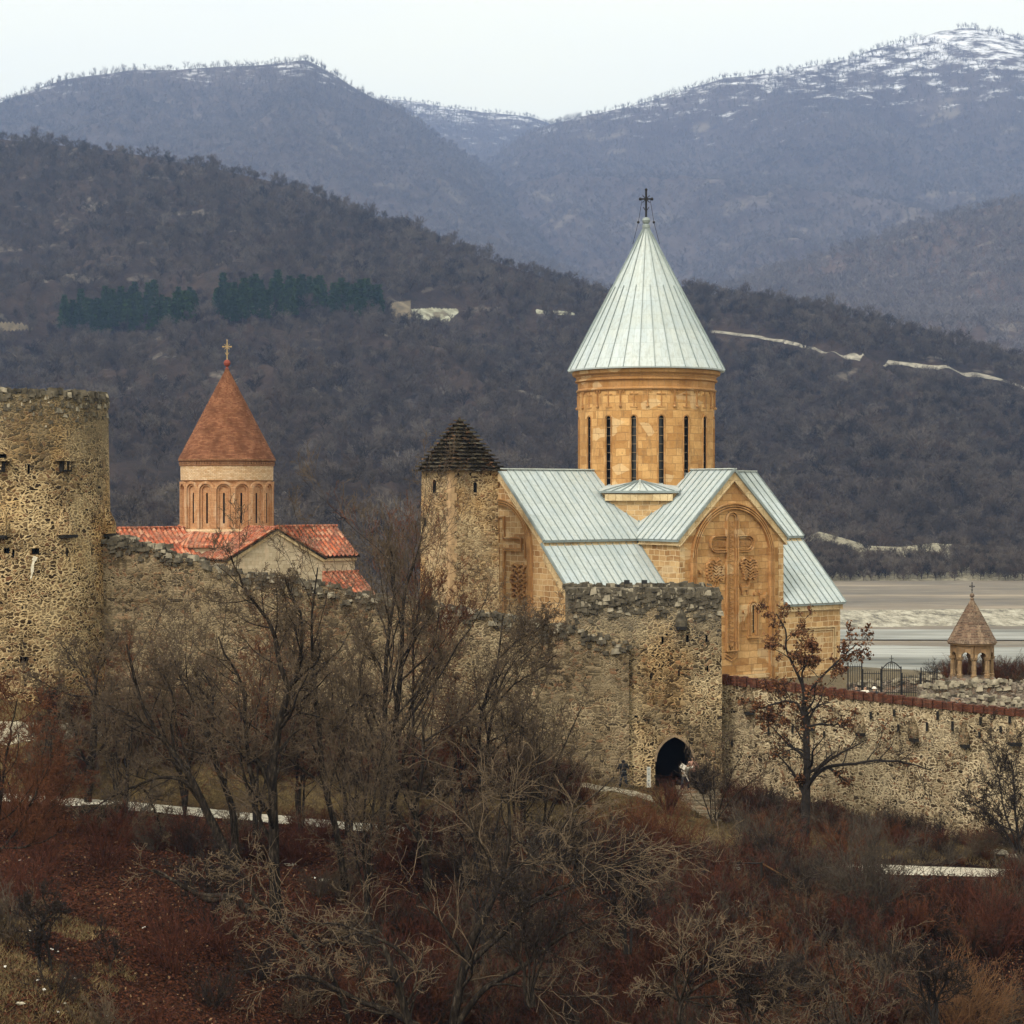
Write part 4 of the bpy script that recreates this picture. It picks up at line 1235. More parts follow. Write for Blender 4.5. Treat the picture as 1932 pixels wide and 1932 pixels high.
# ------------------------------------------------------------ red church
BZ = -12.9
red = empty("brick_church", (-22.4, 150, BZ), R(36), "smaller church with a red brick cone, arcaded brick drum and red tile roofs", "church")
RL = (0, 0, -BZ)
RW = 4.0; NW = 3.3; RRZ = -2.85
def tile_roof(p00, p10, p11, p01, parent, loc, nm="roof", tw=.40, th_=.42):
    P = [Vector(p) for p in (p00, p10, p11, p01)]
    n = (P[1] - P[0]).cross(P[3] - P[0]).normalized()
    if n.z < 0: n = -n
    L = (P[1] - P[0]).length; H_ = (P[3] - P[0]).length
    nu = int(L / tw) * 4; nv = int(H_ / th_) * 3
    vs_ = []
    for j in range(nv + 1):
        v = j / nv
        for i in range(nu + 1):
            u = i / nu
            b = P[0].lerp(P[1], u).lerp(P[3].lerp(P[2], u), v)
            h = -.085 * math.cos(u * L / tw * 2 * math.pi) + .05 * (1 - (v * H_ / th_) % 1) + rr.uniform(-.008, .008)
            vs_.append(b + n * (h + .05))
    fs = [(j * (nu + 1) + i, j * (nu + 1) + i + 1, (j + 1) * (nu + 1) + i + 1, (j + 1) * (nu + 1) + i) for j in range(nv) for i in range(nu)]
    mb = MB(); mb.add(vs_, fs)
    mb.hexa([P[0] - n * .12, P[1] - n * .12, P[2] - n * .12, P[3] - n * .12, P[0], P[1], P[2], P[3]], 1)
    mb.tube([P[3] + n * .08, P[2] + n * .08], .11, 8, 0)
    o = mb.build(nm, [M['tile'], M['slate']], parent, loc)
    me = o.data; nw_ = (nu + 1) * (nv + 1)
    li = np.empty(len(me.loops), dtype=np.int32); me.loops.foreach_get('vertex_index', li)
    uvd = np.empty(len(me.loops) * 2, dtype=np.float32); me.uv_layers[0].data.foreach_get('uv', uvd); uvd = uvd.reshape(-1, 2)
    m_ = li < nw_
    uvd[m_, 0] = (li[m_] % (nu + 1)) / nu * int(L / tw) * tw; uvd[m_, 1] = (li[m_] // (nu + 1)) / nv * int(H_ / th_) * th_
    me.uv_layers[0].data.foreach_set('uv', uvd.ravel())
    return o
ml = MB()
pr = [(-7.0, BZ), (7.0, BZ), (7.0, -8.75), (NW, -6.45), (NW, -5.0), (0, RRZ - .05), (-NW, -5.0), (-NW, -6.45), (-7.0, -8.75)]
ml.prism([(-11, a, b) for a, b in pr], [(9.7, a, b) for a, b in pr])
ml.build("wall", M['plaster'], red, RL)
ml = MB()
pr = [(-RW, BZ), (RW, BZ), (RW, -4.95), (0, RRZ), (-RW, -4.95)]
ml.prism([(a, -7.9, b) for a, b in pr], [(a, 7.9, b) for a, b in pr])
ml.build("wall", M['plaster'], red, RL)
sl = 2.1 / RW
for sgn in (-1, 1):
    for x0, x1 in ((-11.3, -1.2), (1.2, 10.0)):
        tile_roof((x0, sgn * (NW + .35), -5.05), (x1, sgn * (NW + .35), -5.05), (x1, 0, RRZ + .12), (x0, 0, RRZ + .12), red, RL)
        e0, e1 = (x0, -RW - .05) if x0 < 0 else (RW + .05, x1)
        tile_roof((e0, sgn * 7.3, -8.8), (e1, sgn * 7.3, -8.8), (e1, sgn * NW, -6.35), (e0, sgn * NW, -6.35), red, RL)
        y0 = sgn * 1.2; y1 = sgn * 8.2
    for f in (-1, 1):
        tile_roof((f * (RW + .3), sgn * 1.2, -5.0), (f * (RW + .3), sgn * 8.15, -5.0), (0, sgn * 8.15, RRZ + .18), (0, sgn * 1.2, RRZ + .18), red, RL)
cm = MB()
cm.ribbon([(-RW - .1, -5.18), (0, RRZ - .08), (RW + .1, -5.18)], .22, -.1, .16, lambda u, z, d: (u, -7.9 - d, z))
for sgn in (-1, 1):
    cm.box(RW, 9.8, min(sgn * NW, sgn * (NW + .15)), max(sgn * NW, sgn * (NW + .15)), -5.4, -5.18); cm.box(-11, -RW, min(sgn * NW, sgn * (NW + .15)), max(sgn * NW, sgn * (NW + .15)), -5.4, -5.18)
cm.build("cornice", M['trim_pale'], red, RL)
# ring base and crossing
MB().lathe([(4.9 / math.cos(math.pi / 8), -7), (4.9 / math.cos(math.pi / 8), -4.1), ], 8, ph=math.pi / 8).build("crossing_wall", M['plaster'], red, RL)
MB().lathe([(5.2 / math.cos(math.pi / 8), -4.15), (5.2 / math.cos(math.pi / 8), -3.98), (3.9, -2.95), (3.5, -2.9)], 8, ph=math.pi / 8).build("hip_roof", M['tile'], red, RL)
BR = 3.62
MB().lathe([(BR + .14, -3.4), (BR + .14, -2.95), (BR + .04, -2.80), (BR - .22, -2.78)], 64).build("drum_base", M['bdrum_pale'], red, RL, cyl=(0, 0, BR))
bdr = MB().lathe([(BR - .2, -3.2), (BR - .2, .95)], 96).build("drum", [M['bdrum']], red, RL, cyl=(0, 0, BR))
bd2 = MB().lathe([(BR - .2, .9), (BR - .02, .98), (BR, 2.1)], 96).build("drum", [M['bdrum_pale']], red, RL, cyl=(0, 0, BR))
bd2['label'] = "plain cream brick band above the arcade"
B0 = R(-126) + R(-4 + 8.5)
cd = MB(); al = MB()
for k in range(16):
    a = B0 + k * math.pi / 8; e = Vector((math.cos(a), math.sin(a), 0)); t = Vector((-e.y, e.x, 0))
    pp = slit_poly(0, -2.35, .02, .15)
    cd.prism([e * 3.0 + t * u + Vector((0, 0, z)) for u, z in pp], [e * 3.9 + t * u + Vector((0, 0, z)) for u, z in pp])
    def fr(u, z, d, e=e, t=t):
        q = BR - .2; th = u / q
        p = (e * math.cos(th) + t * math.sin(th)) * (q + d); return (p.x, p.y, z)
    for r_, w_, d in ((.62, .19, .26), (.44, .11, .13)):
        al.ribbon([(-r_, -2.75), (-r_, .18)] + arc(0, .18, r_, 180, 0, 12) + [(r_, .18), (r_, -2.75)], w_, -.05, d, fr)
cut(bdr, cd, cyl=(0, 0, BR), inner=M['dark'])
al.build("arcade", M['bdrum'], red, RL)
for k in range(16):
    a = B0 + k * math.pi / 8; e = Vector((math.cos(a), math.sin(a), 0))
    MB().bar(e * 3.1 + Vector((0, 0, -2.35)), e * 3.1 + Vector((0, 0, 0)), .16, .02, up=e).build("window", M['glass'], red, RL)
cm = MB().lathe([(BR - .05, 2.05), (BR + .08, 2.12), (BR + .08, 2.22), (BR + .02, 2.24), (BR + .02, 2.42), (BR + .16, 2.5), (BR + .18, 2.60), (BR + .06, 2.68)], 96)
for k in range(96):
    a = 2 * math.pi * k / 96; e = Vector((math.cos(a), math.sin(a), 0))
    cm.bar(e * (BR + .07) + Vector((0, 0, 2.24)), e * (BR + .07) + Vector((0, 0, 2.42)), .11, .08, up=e)
cm.build("cornice", m_brick('brown_brick_cornice', (.24, .11, .055), (.38, .20, .10), (.16, .09, .05), .2, .08, .3), red, RL, cyl=(0, 0, BR))
# brick cone in courses
prof = [(.3, 2.6)]
nz_c = 70
for i in range(nz_c):
    f = i / nz_c; f2 = (i + 1) / nz_c; r0 = 3.78 + (.10 - 3.78) * f; z0 = 2.62 + (9.72 - 2.62) * f; z1 = 2.62 + (9.72 - 2.62) * f2
    jit = rr.uniform(-.012, .012)
    prof += [(r0 + .012 + jit, z0), (r0 - .012 + jit, z1 - .006)]
prof.append((.05, 9.75))
MB().lathe(prof, 64).build("cone_roof", M['bcone'], red, RL, cyl=(0, 0, 2.0))
M['redpaint'] = m_plain("dull_red_paint", (.20, .045, .03), .7, .3)
MB().lathe([(.10, 9.62), (.16, 9.75), (.07, 9.88), (.10, 9.95), (.22, 10.05), (.27, 10.22), (.20, 10.40), (.05, 10.48)], 16).build("finial", M['redpaint'], red, RL)
M['brass'] = m_plain("dull_gilt_metal", (.45, .32, .16), .45, .2, 3, .6)
iron_cross(red, RL, 0, 0, 10.4, 12.0, .9, M['brass'])

# ------------------------------------------------------------ rubble crest helper
def stones(mb, n, fpos, smin, smax, m=0, r=None, flat=.6):
    r = r or rr
    for i in range(n):
        c = Vector(fpos(r)); s = r.uniform(smin, smax)
        sx, sy, sz = s * r.uniform(.7, 1.35), s * r.uniform(.7, 1.2), s * r.uniform(flat * .7, flat * 1.3)
        a = r.uniform(-.5, .5); ca, sa = math.cos(a), math.sin(a); tl = r.uniform(-.25, .25)
        P = []
        for dz in (-1, 1):
            for dx, dy in ((-1, -1), (1, -1), (1, 1), (-1, 1)):
                k = 1 if dz < 0 else r.uniform(.6, .95)
                x_ = dx * sx / 2 * k * r.uniform(.8, 1.1); y_ = dy * sy / 2 * k * r.uniform(.8, 1.1); z_ = dz * sz / 2 * r.uniform(.8, 1.2) + x_ * tl
                P.append(c + Vector((x_ * ca - y_ * sa, x_ * sa + y_ * ca, z_)))
        mb.hexa(P, m if r.random() > .18 else (m + 1))
    return mb

# ------------------------------------------------------------ left round tower
TC = (-29.04, 112.3); TB = -14.0; TD = math.hypot(*TC)
tower = empty("round_tower", (TC[0], TC[1], TB), 0, "massive round rubble tower with a crumbling top at the left edge", "tower")
TL = (0, 0, -TB)
E0 = Vector((-TC[0], -TC[1], 0)) / TD; E1 = Vector((TC[1], -TC[0], 0)) / TD
def TR(z): return 5.62 + (5.14 - 5.62) * (z + 16) / 21.6
def tpt(th, z, d=0.0):
    """point on the tower at angle th from the sight line, height z, d outside the face (tower axis = origin)"""
    q = (E0 * math.cos(th) + E1 * math.sin(th)) * (TR(z) + d); return Vector((q.x, q.y, z))
def th_of(px, py):
    best = None
    for i in range(-90, 91):
        th = R(i); z = 0
        for _ in range(3):
            p = tpt(th, z); Yp = p.y + TC[1]; z = (930 - py) / 3600 * Yp
        u_ = 966 + 3600 * (p.x + TC[0]) / Yp
        if best is None or abs(u_ - px) < best[0]: best = (abs(u_ - px), th, z)
    return best[1], best[2]
mb = MB().lathe([(TR(z), z) for z in np.linspace(-16, 5.55, 24)], 96)
tw_o = mb.build("wall", [M['rub_tower']], tower, TL, cyl=(0, 0, 5.3))
def radial(mb, th, x0, x1, d0, d1, z0, z1, m=0):
    e = E0 * math.cos(th) + E1 * math.sin(th); t = E1 * math.cos(th) - E0 * math.sin(th); rr0 = TR((z0 + z1) / 2)
    P = []
    for z in (z0, z1):
        for a, b in ((x0, d0), (x1, d0), (x1, d1), (x0, d1)):
            q = e * (rr0 + b) + t * a; P.append((q.x, q.y, z))
    return mb.hexa(P, m)
cd = MB()
for px, py, w_, h in ((55, 885, .13, .55), (11, 1039, .30, .30), (24, 1043, .13, .4), (67, 1040, .42, .34), (127, 1042, .12, .5), (174, 1040, .12, .42), (44, 1245, .42, .34), (3, 865, .5, .5), (188, 920, .35, .12)):
    th, z_ = th_of(px, py); radial(cd, th, -w_ / 2, w_ / 2, -1.1, .6, z_ - h / 2, z_ + h / 2)
cut(tw_o, cd, cyl=(0, 0, 5.3), inner=M['dark'])
mb = MB()
def rim(r):
    th = r.uniform(-math.pi, math.pi) if r.random() < .35 else r.uniform(-1.7, 1.7)
    return tuple(tpt(th, 5.5 + r.uniform(-.05, .32), -abs(r.gauss(.2, .3)) - .1))
stones(mb, 620, rim, .25, .52)
stones(mb, 430, lambda r: tuple(tpt(r.uniform(-1.65, 1.65), 5.5 - abs(r.gauss(0, .75)), -.13)), .2, .40)
mb.build("rubble_crest", [M['crest'], M['crest2']], tower, TL)
def machicolation(px0, px1, py0, py1, Y, parent, loc, mat, proj=.75, nm="machicolation"):
    """tapering stone bay on a frontal wall face"""
    x0, Yf, z1 = PX(px0, py0, Y); x1, _, z0 = PX(px1, py1, Y)
    mb = bay((x1 - x0) / 2, z0, z1, proj)
    mb.v = [(v[0] + (x0 + x1) / 2, v[1] + Yf, v[2]) for v in mb.v]
    return mb.build(nm, [mat, M['dark']], parent, loc)
def bay(hw0, z0, z1, proj):
    mb = MB(); n = 10; rings = []; steps = 9
    for k in range(steps + 1):
        f = k / steps
        wd = 1 - (max(0, f - .35) / .65) ** 1.4 * .85
        pj = proj * (1 - (max(0, f - .3) / .7) ** 1.2 * .8)
        rings.append([(hw0 * wd * math.cos(math.pi * (1 - i / n)), .15 - pj * math.sin(math.pi * i / n) ** .7, z0 + (z1 - z0) * f) for i in range(n + 1)])
    vs_ = [p for r_ in rings for p in r_]; fs = []
    for k in range(steps):
        for i in range(n):
            fs.append((k * (n + 1) + i, k * (n + 1) + i + 1, (k + 1) * (n + 1) + i + 1, (k + 1) * (n + 1) + i))
    fs.append([steps * (n + 1) + i for i in range(n + 1)])
    mb.add(vs_, fs)
    mb.box(-hw0 * .8, hw0 * .8, -proj * .85, .1, z0 - .16, z0 + .02, 1)
    return mb
for th in (R(29), R(-11.5), R(69), R(-52), R(109), R(149), R(-92)):
    mb = bay(.56, -2.38, -.62, .75)
    e = E0 * math.cos(th) + E1 * math.sin(th); t = E1 * math.cos(th) - E0 * math.sin(th)
    mb.v = [tuple(e * (TR(-1.5) - v[1]) + t * v[0] + Vector((0, 0, v[2]))) for v in mb.v]
    mb.build("machicolation", [M['rub_tower'], M['dark']], tower, TL)
for px in (121, 0):
    th, z = th_of(px, 866); mb = MB()
    radial(mb, th, -.66, .62, -.3, .55, z - .12, z + .05)
    radial(mb, th, -.34, .28, -.3, .34, z - .72, z - .12, 1)
    radial(mb, th, -.22, -.12, .34, .46, z - .62, z - .12); radial(mb, th, .06, .16, .34, .46, z - .62, z - .12)
    mb.build("stone_bracket", [M['rub_tower'], M['dark']], tower, TL)
M['lime'] = m_plain("white_lime_streak", (.62, .57, .46), .9, .25, 6)
mb = MB()
pts = []
for a_, b_ in ((66, 1050), (63, 1058), (61, 1068), (60, 1080), (58, 1092)):
    th, z = th_of(a_, b_); pts.append(tpt(th, z, .01))
for i in range(4): mb.bar(pts[i], pts[i + 1] + Vector((0, 0, .01)), (.24, .13, .17, .08)[i], .03, up=tuple(E0))
mb.build("lime_streak", M['lime'], tower, TL)

# ------------------------------------------------------------ slim tower with stepped slate roof
slim = empty("slim_tower", (-3.35, 121.9, -12.9), R(33.7), "slim stone tower with a stepped dark slate roof beside the large church", "tower")
SLc = (0, 0, 12.9)
mb = MB()
def sq(h, z): return [(-h, -h, z), (h, -h, z), (h, h, z), (-h, h, z)]
mb.prism(sq(1.90, -12.9), sq(1.76, 1.45))
st_o = mb.build("wall", [M['rub_slim']], slim, SLc)
cd = MB()
pp = slit_poly(.05, .02, .68, .26); cd.prism([(a, -2.3, b) for a, b in pp], [(a, -1.2, b) for a, b in pp])
pp = slit_poly(.18, .0, .85, .42); cd.prism([(-2.3, a, b) for a, b in pp], [(-1.2, a, b) for a, b in pp])
pp = [(1.1, -2.15), (1.45, -2.15), (1.45, -1.6), (1.1, -1.6)]; cd.prism([(-2.3, a, b) for a, b in pp], [(-1.7, a, b) for a, b in pp])
for u in (-1.2, -.3, 1.2):
    cd.box(u - .05, u + .05, -2.3, -1.4, 1.1, 1.25); cd.box(-2.3, -1.4, u - .05, u + .05, 1.1, 1.25)
cut(st_o, cd, inner=M['dark'])
q_ = MB()
for k in range(28):
    z0_ = -12.0 + k * .48; f_ = (z0_ + 12.9) / 14.35; h_ = 1.90 - .14 * f_ + .022; w1, w2 = (.30, .48) if k % 2 else (.48, .30)
    q_.box(-h_, -h_ + w1, -h_, -h_ + .1, z0_, z0_ + .465); q_.box(-h_, -h_ + .1, -h_ + .101, -h_ + w2, z0_, z0_ + .465)
q_.build("corner_quoin", m_plain('brown_quoin', (.40, .265, .145), .95, .35, 2.5), slim, SLc)
mb = MB(); r5 = random.Random(11)
nc = 14
for k in range(nc):
    f = k / (nc - 1); h = 2.12 * (1 - f) ** .92 + .24 * f; z = 1.42 + k * .245
    for side in range(4):
        a = side * math.pi / 2; ca, sa = math.cos(a), math.sin(a)
        n = max(1, int(2 * h / .38)); xs_ = [-h + 2 * h * i / n for i in range(n + 1)]
        for i in range(n):
            o = r5.uniform(-.05, .12); zt = z + r5.uniform(-.03, .03) - .02; th = r5.uniform(.05, .09)
            P = []
            for zz, oo in ((zt, 0), (zt + th, -.01)):
                for x_, y_ in ((xs_[i] - .02, -h - .05 - o - oo), (xs_[i + 1] + .02, -h - .05 - o - oo), (xs_[i + 1], -h + .45), (xs_[i], -h + .45)):
                    P.append((x_ * ca - y_ * sa, x_ * sa + y_ * ca, zz + (.04 if y_ > -h else 0)))
            mb.hexa(P, 0 if r5.random() > .2 else 1)
    mb.prism(sq(max(.06, h - .22), z), sq(max(.05, h - .26), z + .22))
mb.build("slate_roof", [M['slate'], M['crest']], slim, SLc)

# ------------------------------------------------------------ gate tower
GX0, GX1, GY = 3.22, 12.13, 110.5
gate = empty("gate_tower", (7.7, 113.8, -18.5), 0, "broad rubble gate tower with a pointed dark archway", "tower")
GL = (-7.7, -113.8, 18.5)
mb = MB().prism([(GX0, GY - .08, -20), (GX1 + .06, GY - .08, -20), (GX1 + .06, GY + 6.6, -20), (GX0, GY + 6.6, -20)],
                [(GX0 + .05, GY + .05, -5.75), (GX1, GY + .05, -5.75), (GX1, GY + 6.5, -5.75), (GX0 + .05, GY + 6.5, -5.75)])
g_o = mb.build("wall", [M['rub_gate']], gate, GL)
cd = MB()
xc = PX(1273, 0, GY)[0]; zt = PX(0, 1388, GY)[2]; hw = 1.13; zs = PX(0, 1437, GY)[2]
# two-centred pointed arch
pa = [(xc - hw, -18.2), (xc + hw, -18.2), (xc + hw, zs)]
Hh = zt - zs; Rr_ = (hw * hw + Hh * Hh) / (2 * hw)
th1 = math.asin(Hh / Rr_)
pa += [(xc + hw - Rr_ + Rr_ * math.cos(th1 * i / 9), zs + Rr_ * math.sin(th1 * i / 9)) for i in range(1, 9)] + [(xc, zt)]
pa += [(xc - hw + Rr_ - Rr_ * math.cos(th1 * i / 9), zs + Rr_ * math.sin(th1 * i / 9)) for i in range(8, 0, -1)] + [(xc - hw, zs)]
cd.prism([(a, GY - 1, b) for a, b in pa], [(a, GY + 6.0, b) for a, b in pa])
cut(g_o, cd, inner=M['dark'])
cd = MB()
for px, py, w_, h in ((1250, 1208, .13, .42), (1297, 1205, .16, .40), (1333, 1205, .12, .40), (1281, 1270, .10, .36), (1228, 1277, .10, .36), (1335, 1262, .10, .36), (1200, 1352, .2, .14), (1150, 1375, .2, .14), (1258, 1197, .12, .12)):
    x_, _, z_ = PX(px, py, GY); cd.box(x_ - w_ / 2, x_ + w_ / 2, GY - 1, GY + .9, z_ - h / 2, z_ + h / 2)
cut(g_o, cd, inner=M['dark'])
mb = MB(); r6 = random.Random(21)
stones(mb, 420, lambda r: (r.uniform(GX0 + .15, GX1 - .15), GY + .2 + r.uniform(-.1, .7), -5.85 + r.uniform(-.05, .22)), .25, .5, r=r6)
stones(mb, 330, lambda r: (r.uniform(GX0 + .1, GX1 - .1), GY + .10, -5.9 - abs(r.gauss(0, .55))), .2, .42, r=r6)
stones(mb, 120, lambda r: (r.uniform(GX0, GX1), GY + 6.3, -5.8 + r.uniform(0, .2)), .25, .5, r=r6)
mb.build("rubble_crest", [M['crest'], M['crest2']], gate, GL)
machicolation(1274, 1297, 1148, 1182, GY, gate, GL, M['crest'], .6)
mb = MB()
for i in range(len(pa) - 3):
    p, q = pa[i + 2], pa[i + 3]
    mb.bar((p[0], GY - .05, p[1]), (q[0], GY - .05, q[1]), .14, .06, up=(0, 1, 0))
mb.build("arch_ring", m_plain("reddish_arch_stone", (.24, .175, .11), .9, .4, 5), gate, GL)

# ------------------------------------------------------------ curtain walls
def curtain(name, pts, thick, mat, label, foot, seed, step=.45, crest_n=3, crest_s=(.22, .5), cm=('crest', 'crest2'), wave=.25):
    """pts: (x, y, ztop) along the outer face"""
    r = random.Random(seed)
    P = np.array(pts, float); d = np.r_[0, np.cumsum(np.hypot(np.diff(P[:, 0]), np.diff(P[:, 1])))]
    root = empty(name, (P[0, 0], P[0, 1], float(foot(P[0, 0]))), 0, label, "wall")
    loc = (-root.location.x, -root.location.y, -root.location.z)
    n = max(2, int(d[-1] / step)); t = np.linspace(0, d[-1], n + 1)
    X = np.interp(t, d, P[:, 0]); Y = np.interp(t, d, P[:, 1]); Z = np.interp(t, d, P[:, 2])
    dx = np.gradient(X); dy = np.gradient(Y); l = np.hypot(dx, dy); nx, ny = -dy / l, dx / l
    Z2 = Z + wave * fbm(t * .8, t * 0, seed, 3)
    mb = MB(); vs_ = []
    for i in range(n + 1):
        zf = float(foot(X[i])) - 1.2
        vs_ += [(X[i], Y[i], zf), (X[i] + nx[i] * .12, Y[i] + ny[i] * .12, Z2[i]), (X[i] + nx[i] * (thick - .1), Y[i] + ny[i] * (thick - .1), Z2[i]), (X[i] + nx[i] * thick, Y[i] + ny[i] * thick, zf)]
    fs = []
    for i in range(n):
        for a, b in ((0, 1), (1, 2), (2, 3)): fs.append((i * 4 + a, i * 4 + b, i * 4 + 4 + b, i * 4 + 4 + a))
    fs += [(0, 1, 2, 3), (n * 4 + 3, n * 4 + 2, n * 4 + 1, n * 4)]
    mb.add(vs_, fs)
    mb.build("wall_body", mat, root, loc)
    if crest_n:
        mb = MB()
        def pos(rq):
            i = rq.random() * d[-1]; k = rq.random()
            x_ = np.interp(i, t, X); y_ = np.interp(i, t, Y); z_ = np.interp(i, t, Z2)
            if k < .68: o = rq.uniform(.0, thick); return (x_ + np.interp(i, t, nx) * o, y_ + np.interp(i, t, ny) * o, z_ + rq.uniform(-.05, .16))
            return (x_ + .06, y_ + .10, z_ - abs(rq.gauss(0, .38)))
        stones(mb, int(d[-1] * crest_n * 2.2), pos, crest_s[0], crest_s[1], r=r)
        mb.build("rubble_crest", [M[cm[0]], M[cm[1]]], root, loc)
    return root, loc
wl = [(186, 1016), (217, 1022), (240, 1026), (262, 1030), (300, 1040), (330, 1054), (380, 1062), (420, 1078), (520, 1092), (600, 1104), (700, 1128), (800, 1140), (880, 1152), (945, 1168), (1020, 1180), (1100, 1194), (1187, 1218)]
pts = []
for a, b in wl:
    Y_ = np.interp(a, [217, 1187], [111, 110.0]); p = PX(a, b, Y_); pts.append(p)
cl, cll = curtain("curtain_wall", pts, 1.5, M['rub_wall'], "long rubble wall sloping down from the round tower to the gate tower", wall_foot, 31, crest_n=7)
mb = MB()
for a, b in ((225, 1022), (245, 1025), (275, 1033), (303, 1040)):      # broken battlements beside the tower
    p = PX(a, b, 111.3)
    stones(mb, 34, lambda r, p=p: (p[0] + r.gauss(0, .22), p[1] + r.uniform(-.2, .5), p[2] + r.uniform(-.5, .30)), .22, .45, r=random.Random(a))
mb.build("battlement", [M['crest'], M['crest2']], cl, cll)
wr = [(1362, 1290, 112.2), (1480, 1303, 110.4), (1600, 1318, 108.3), (1700, 1328, 106.4), (1800, 1340, 104.4), (1932, 1352, 101.9), (2060, 1368, 99.2), (2300, 1400, 94.5)]
pts = [PX(a, b, c) for a, b, c in wr]
cr_, crl = curtain("curtain_wall", pts, 1.3, M['rub_right'], "pale rubble wall with brick parapet right of the gate tower", wall_foot, 37, crest_n=0, wave=.02)
mb = MB()
P = np.array(pts); d = np.r_[0, np.cumsum(np.hypot(np.diff(P[:, 0]), np.diff(P[:, 1])))]
t = 0.05; k = 0
while t < d[-1] - .6:
    x_, y_, z_ = (float(np.interp(t, d, P[:, i])) for i in range(3))
    x2, y2, z2 = (float(np.interp(t + .58, d, P[:, i])) for i in range(3))
    hh = float(np.interp(t, [0, d[-1]], [.56, .30]))
    dr = Vector((x2 - x_, y2 - y_, 0)).normalized(); nn = Vector((-dr.y, dr.x, 0))
    a = Vector((x_, y_, z_)); b = Vector((x2, y2, z2)); o = a.lerp(b, .50)
    def blk(p, q, d0, d1, h0, h1, m):
        mb.hexa([p + nn * d0 + Vector((0, 0, h0)), q + nn * d0 + Vector((0, 0, h0)), q + nn * d1 + Vector((0, 0, h0)), p + nn * d1 + Vector((0, 0, h0)),
                 p + nn * d0 + Vector((0, 0, h1)), q + nn * d0 + Vector((0, 0, h1)), q + nn * d1 + Vector((0, 0, h1)), p + nn * d1 + Vector((0, 0, h1))], m)
    blk(a, o, -.10, .35, -.02, hh + rr.uniform(-.04, .02), 0)
    blk(o, b, .06, .34, -.02, hh - .06 + rr.uniform(-.04, .02), 0)
    t += .60; k += 1
mb.build("brick_parapet", [M['redbrick'], M['crest']], cr_, crl)
for a, b0, b1, wd in ((1413, 1292, 1342, 22), (1528, 1330, 1372, 18), (1622, 1342, 1382, 20), (1723, 1352, 1392, 19), (1819, 1362, 1404, 19), (1913, 1362, 1400, 28)):
    Yq = float(np.interp(a, [w_[0] for w_ in wr], [w_[2] for w_ in wr]))
    machicolation(a - wd / 2, a + wd / 2, b0, b1, Yq, cr_, crl, M['rub_wall'], .55)
mb = MB()
for a, b, h in ((1450, 1380, 14), (1495, 1376, 12), (1643, 1350, 14), (1687, 1345, 13), (1769, 1350, 16), (1850, 1360, 13), (1905, 1358, 14), (1695, 1373, 12), (1749, 1371, 16), (1797, 1370, 18), (1848, 1386, 10), (1381, 1402, 14), (1555, 1385, 10), (1888, 1376, 12)):
    Yq = float(np.interp(a, [w_[0] for w_ in wr], [w_[2] for w_ in wr]))
    p = PX(a, b, Yq - .02); hh = h / 3600 * Yq
    mb.box(p[0] - .055, p[0] + .055, p[1] - .03, p[1] + .1, p[2] - hh / 2, p[2] + hh / 2)
mb.build("loophole", M['dark'], cr_, crl)

# rough walls on the terrace behind the parapet
curtain("ruined_wall", [PX(1742, 1300, 116.5), PX(1800, 1292, 117), PX(1870, 1290, 117.4), (31.5, 117.2, -11.75), (34, 114, -11.5)], .9, M['rub_ruin'],
        "low ruined stone wall below the little belfry", lambda x: -12.7, 51, crest_n=7, crest_s=(.2, .42), cm=('crest2', 'crest'))
curtain("ruined_wall", [PX(1735, 1322, 110), PX(1800, 1316, 110), PX(1870, 1322, 109.5), PX(1932, 1330, 108.5), PX(2050, 1335, 108)], .8, M['rub_ruin'],
        "lowest broken wall of pinkish rubble just behind the brick parapet", lambda x: -12.9, 52, crest_n=6, crest_s=(.2, .4), cm=('crest2', 'crest'))

# ------------------------------------------------------------ belfry
bx, by = PX(1834, 0, 122)[0], 122.0
bel = empty("belfry", (bx, by, -12.7), 0, "small open stone belfry with conical brick roof on the terrace", "belfry")
BL = (0, 0, 12.7)
MB().lathe([(1.55, -12.8), (1.6, -12.0), (1.45, -11.75), (1.2, -11.72)], 8, ph=R(22.5)).build("base", M['rub_ruin'], bel, BL)
p0 = R(-90 - 8)
M['bel_stone'] = m_ashlar('weathered_belfry_stone', (.22, .15, .085), (.44, .31, .18), (.20, .15, .10), .4, .35, .012, stainamt=.9)
for k in range(8):
    a = p0 + k * math.pi / 4
    c = (1.20 * math.cos(a), 1.20 * math.sin(a))
    MB().lathe([(.20, -11.75), (.20, -11.55), (.155, -11.5), (.15, -10.65), (.21, -10.58), (.24, -10.42)], 10, c[0], c[1]).build("column", M['bel_stone'], bel, BL)
for k in range(8):
    a = p0 + k * math.pi / 4; b = a + math.pi / 4
    A_ = Vector((1.26 * math.cos(a), 1.26 * math.sin(a), 0)); B_ = Vector((1.26 * math.cos(b), 1.26 * math.sin(b), 0)); W_ = (B_ - A_).length; dr = (B_ - A_).normalized(); nn = Vector((dr.y, -dr.x, 0))
    r_ = W_ / 2 - .17; pl = [(0, -10.42), (.17, -10.42)] + [(W_ / 2 + u, z) for u, z in arc(0, -10.42, r_, 180, 0, 10)][1:-1] + [(W_ - .17, -10.42), (W_, -10.42), (W_, -9.66), (0, -9.66)]
    MB().prism([A_ + dr * u + nn * .12 + Vector((0, 0, z)) for u, z in pl], [A_ + dr * u - nn * .12 + Vector((0, 0, z)) for u, z in pl]).build("arch", M['bel_stone'], bel, BL)
MB().lathe([(1.3, -9.72), (1.50, -9.66), (1.52, -9.55), (1.2, -9.5)], 16, ph=p0).build("cornice", M['bel_stone'], bel, BL)
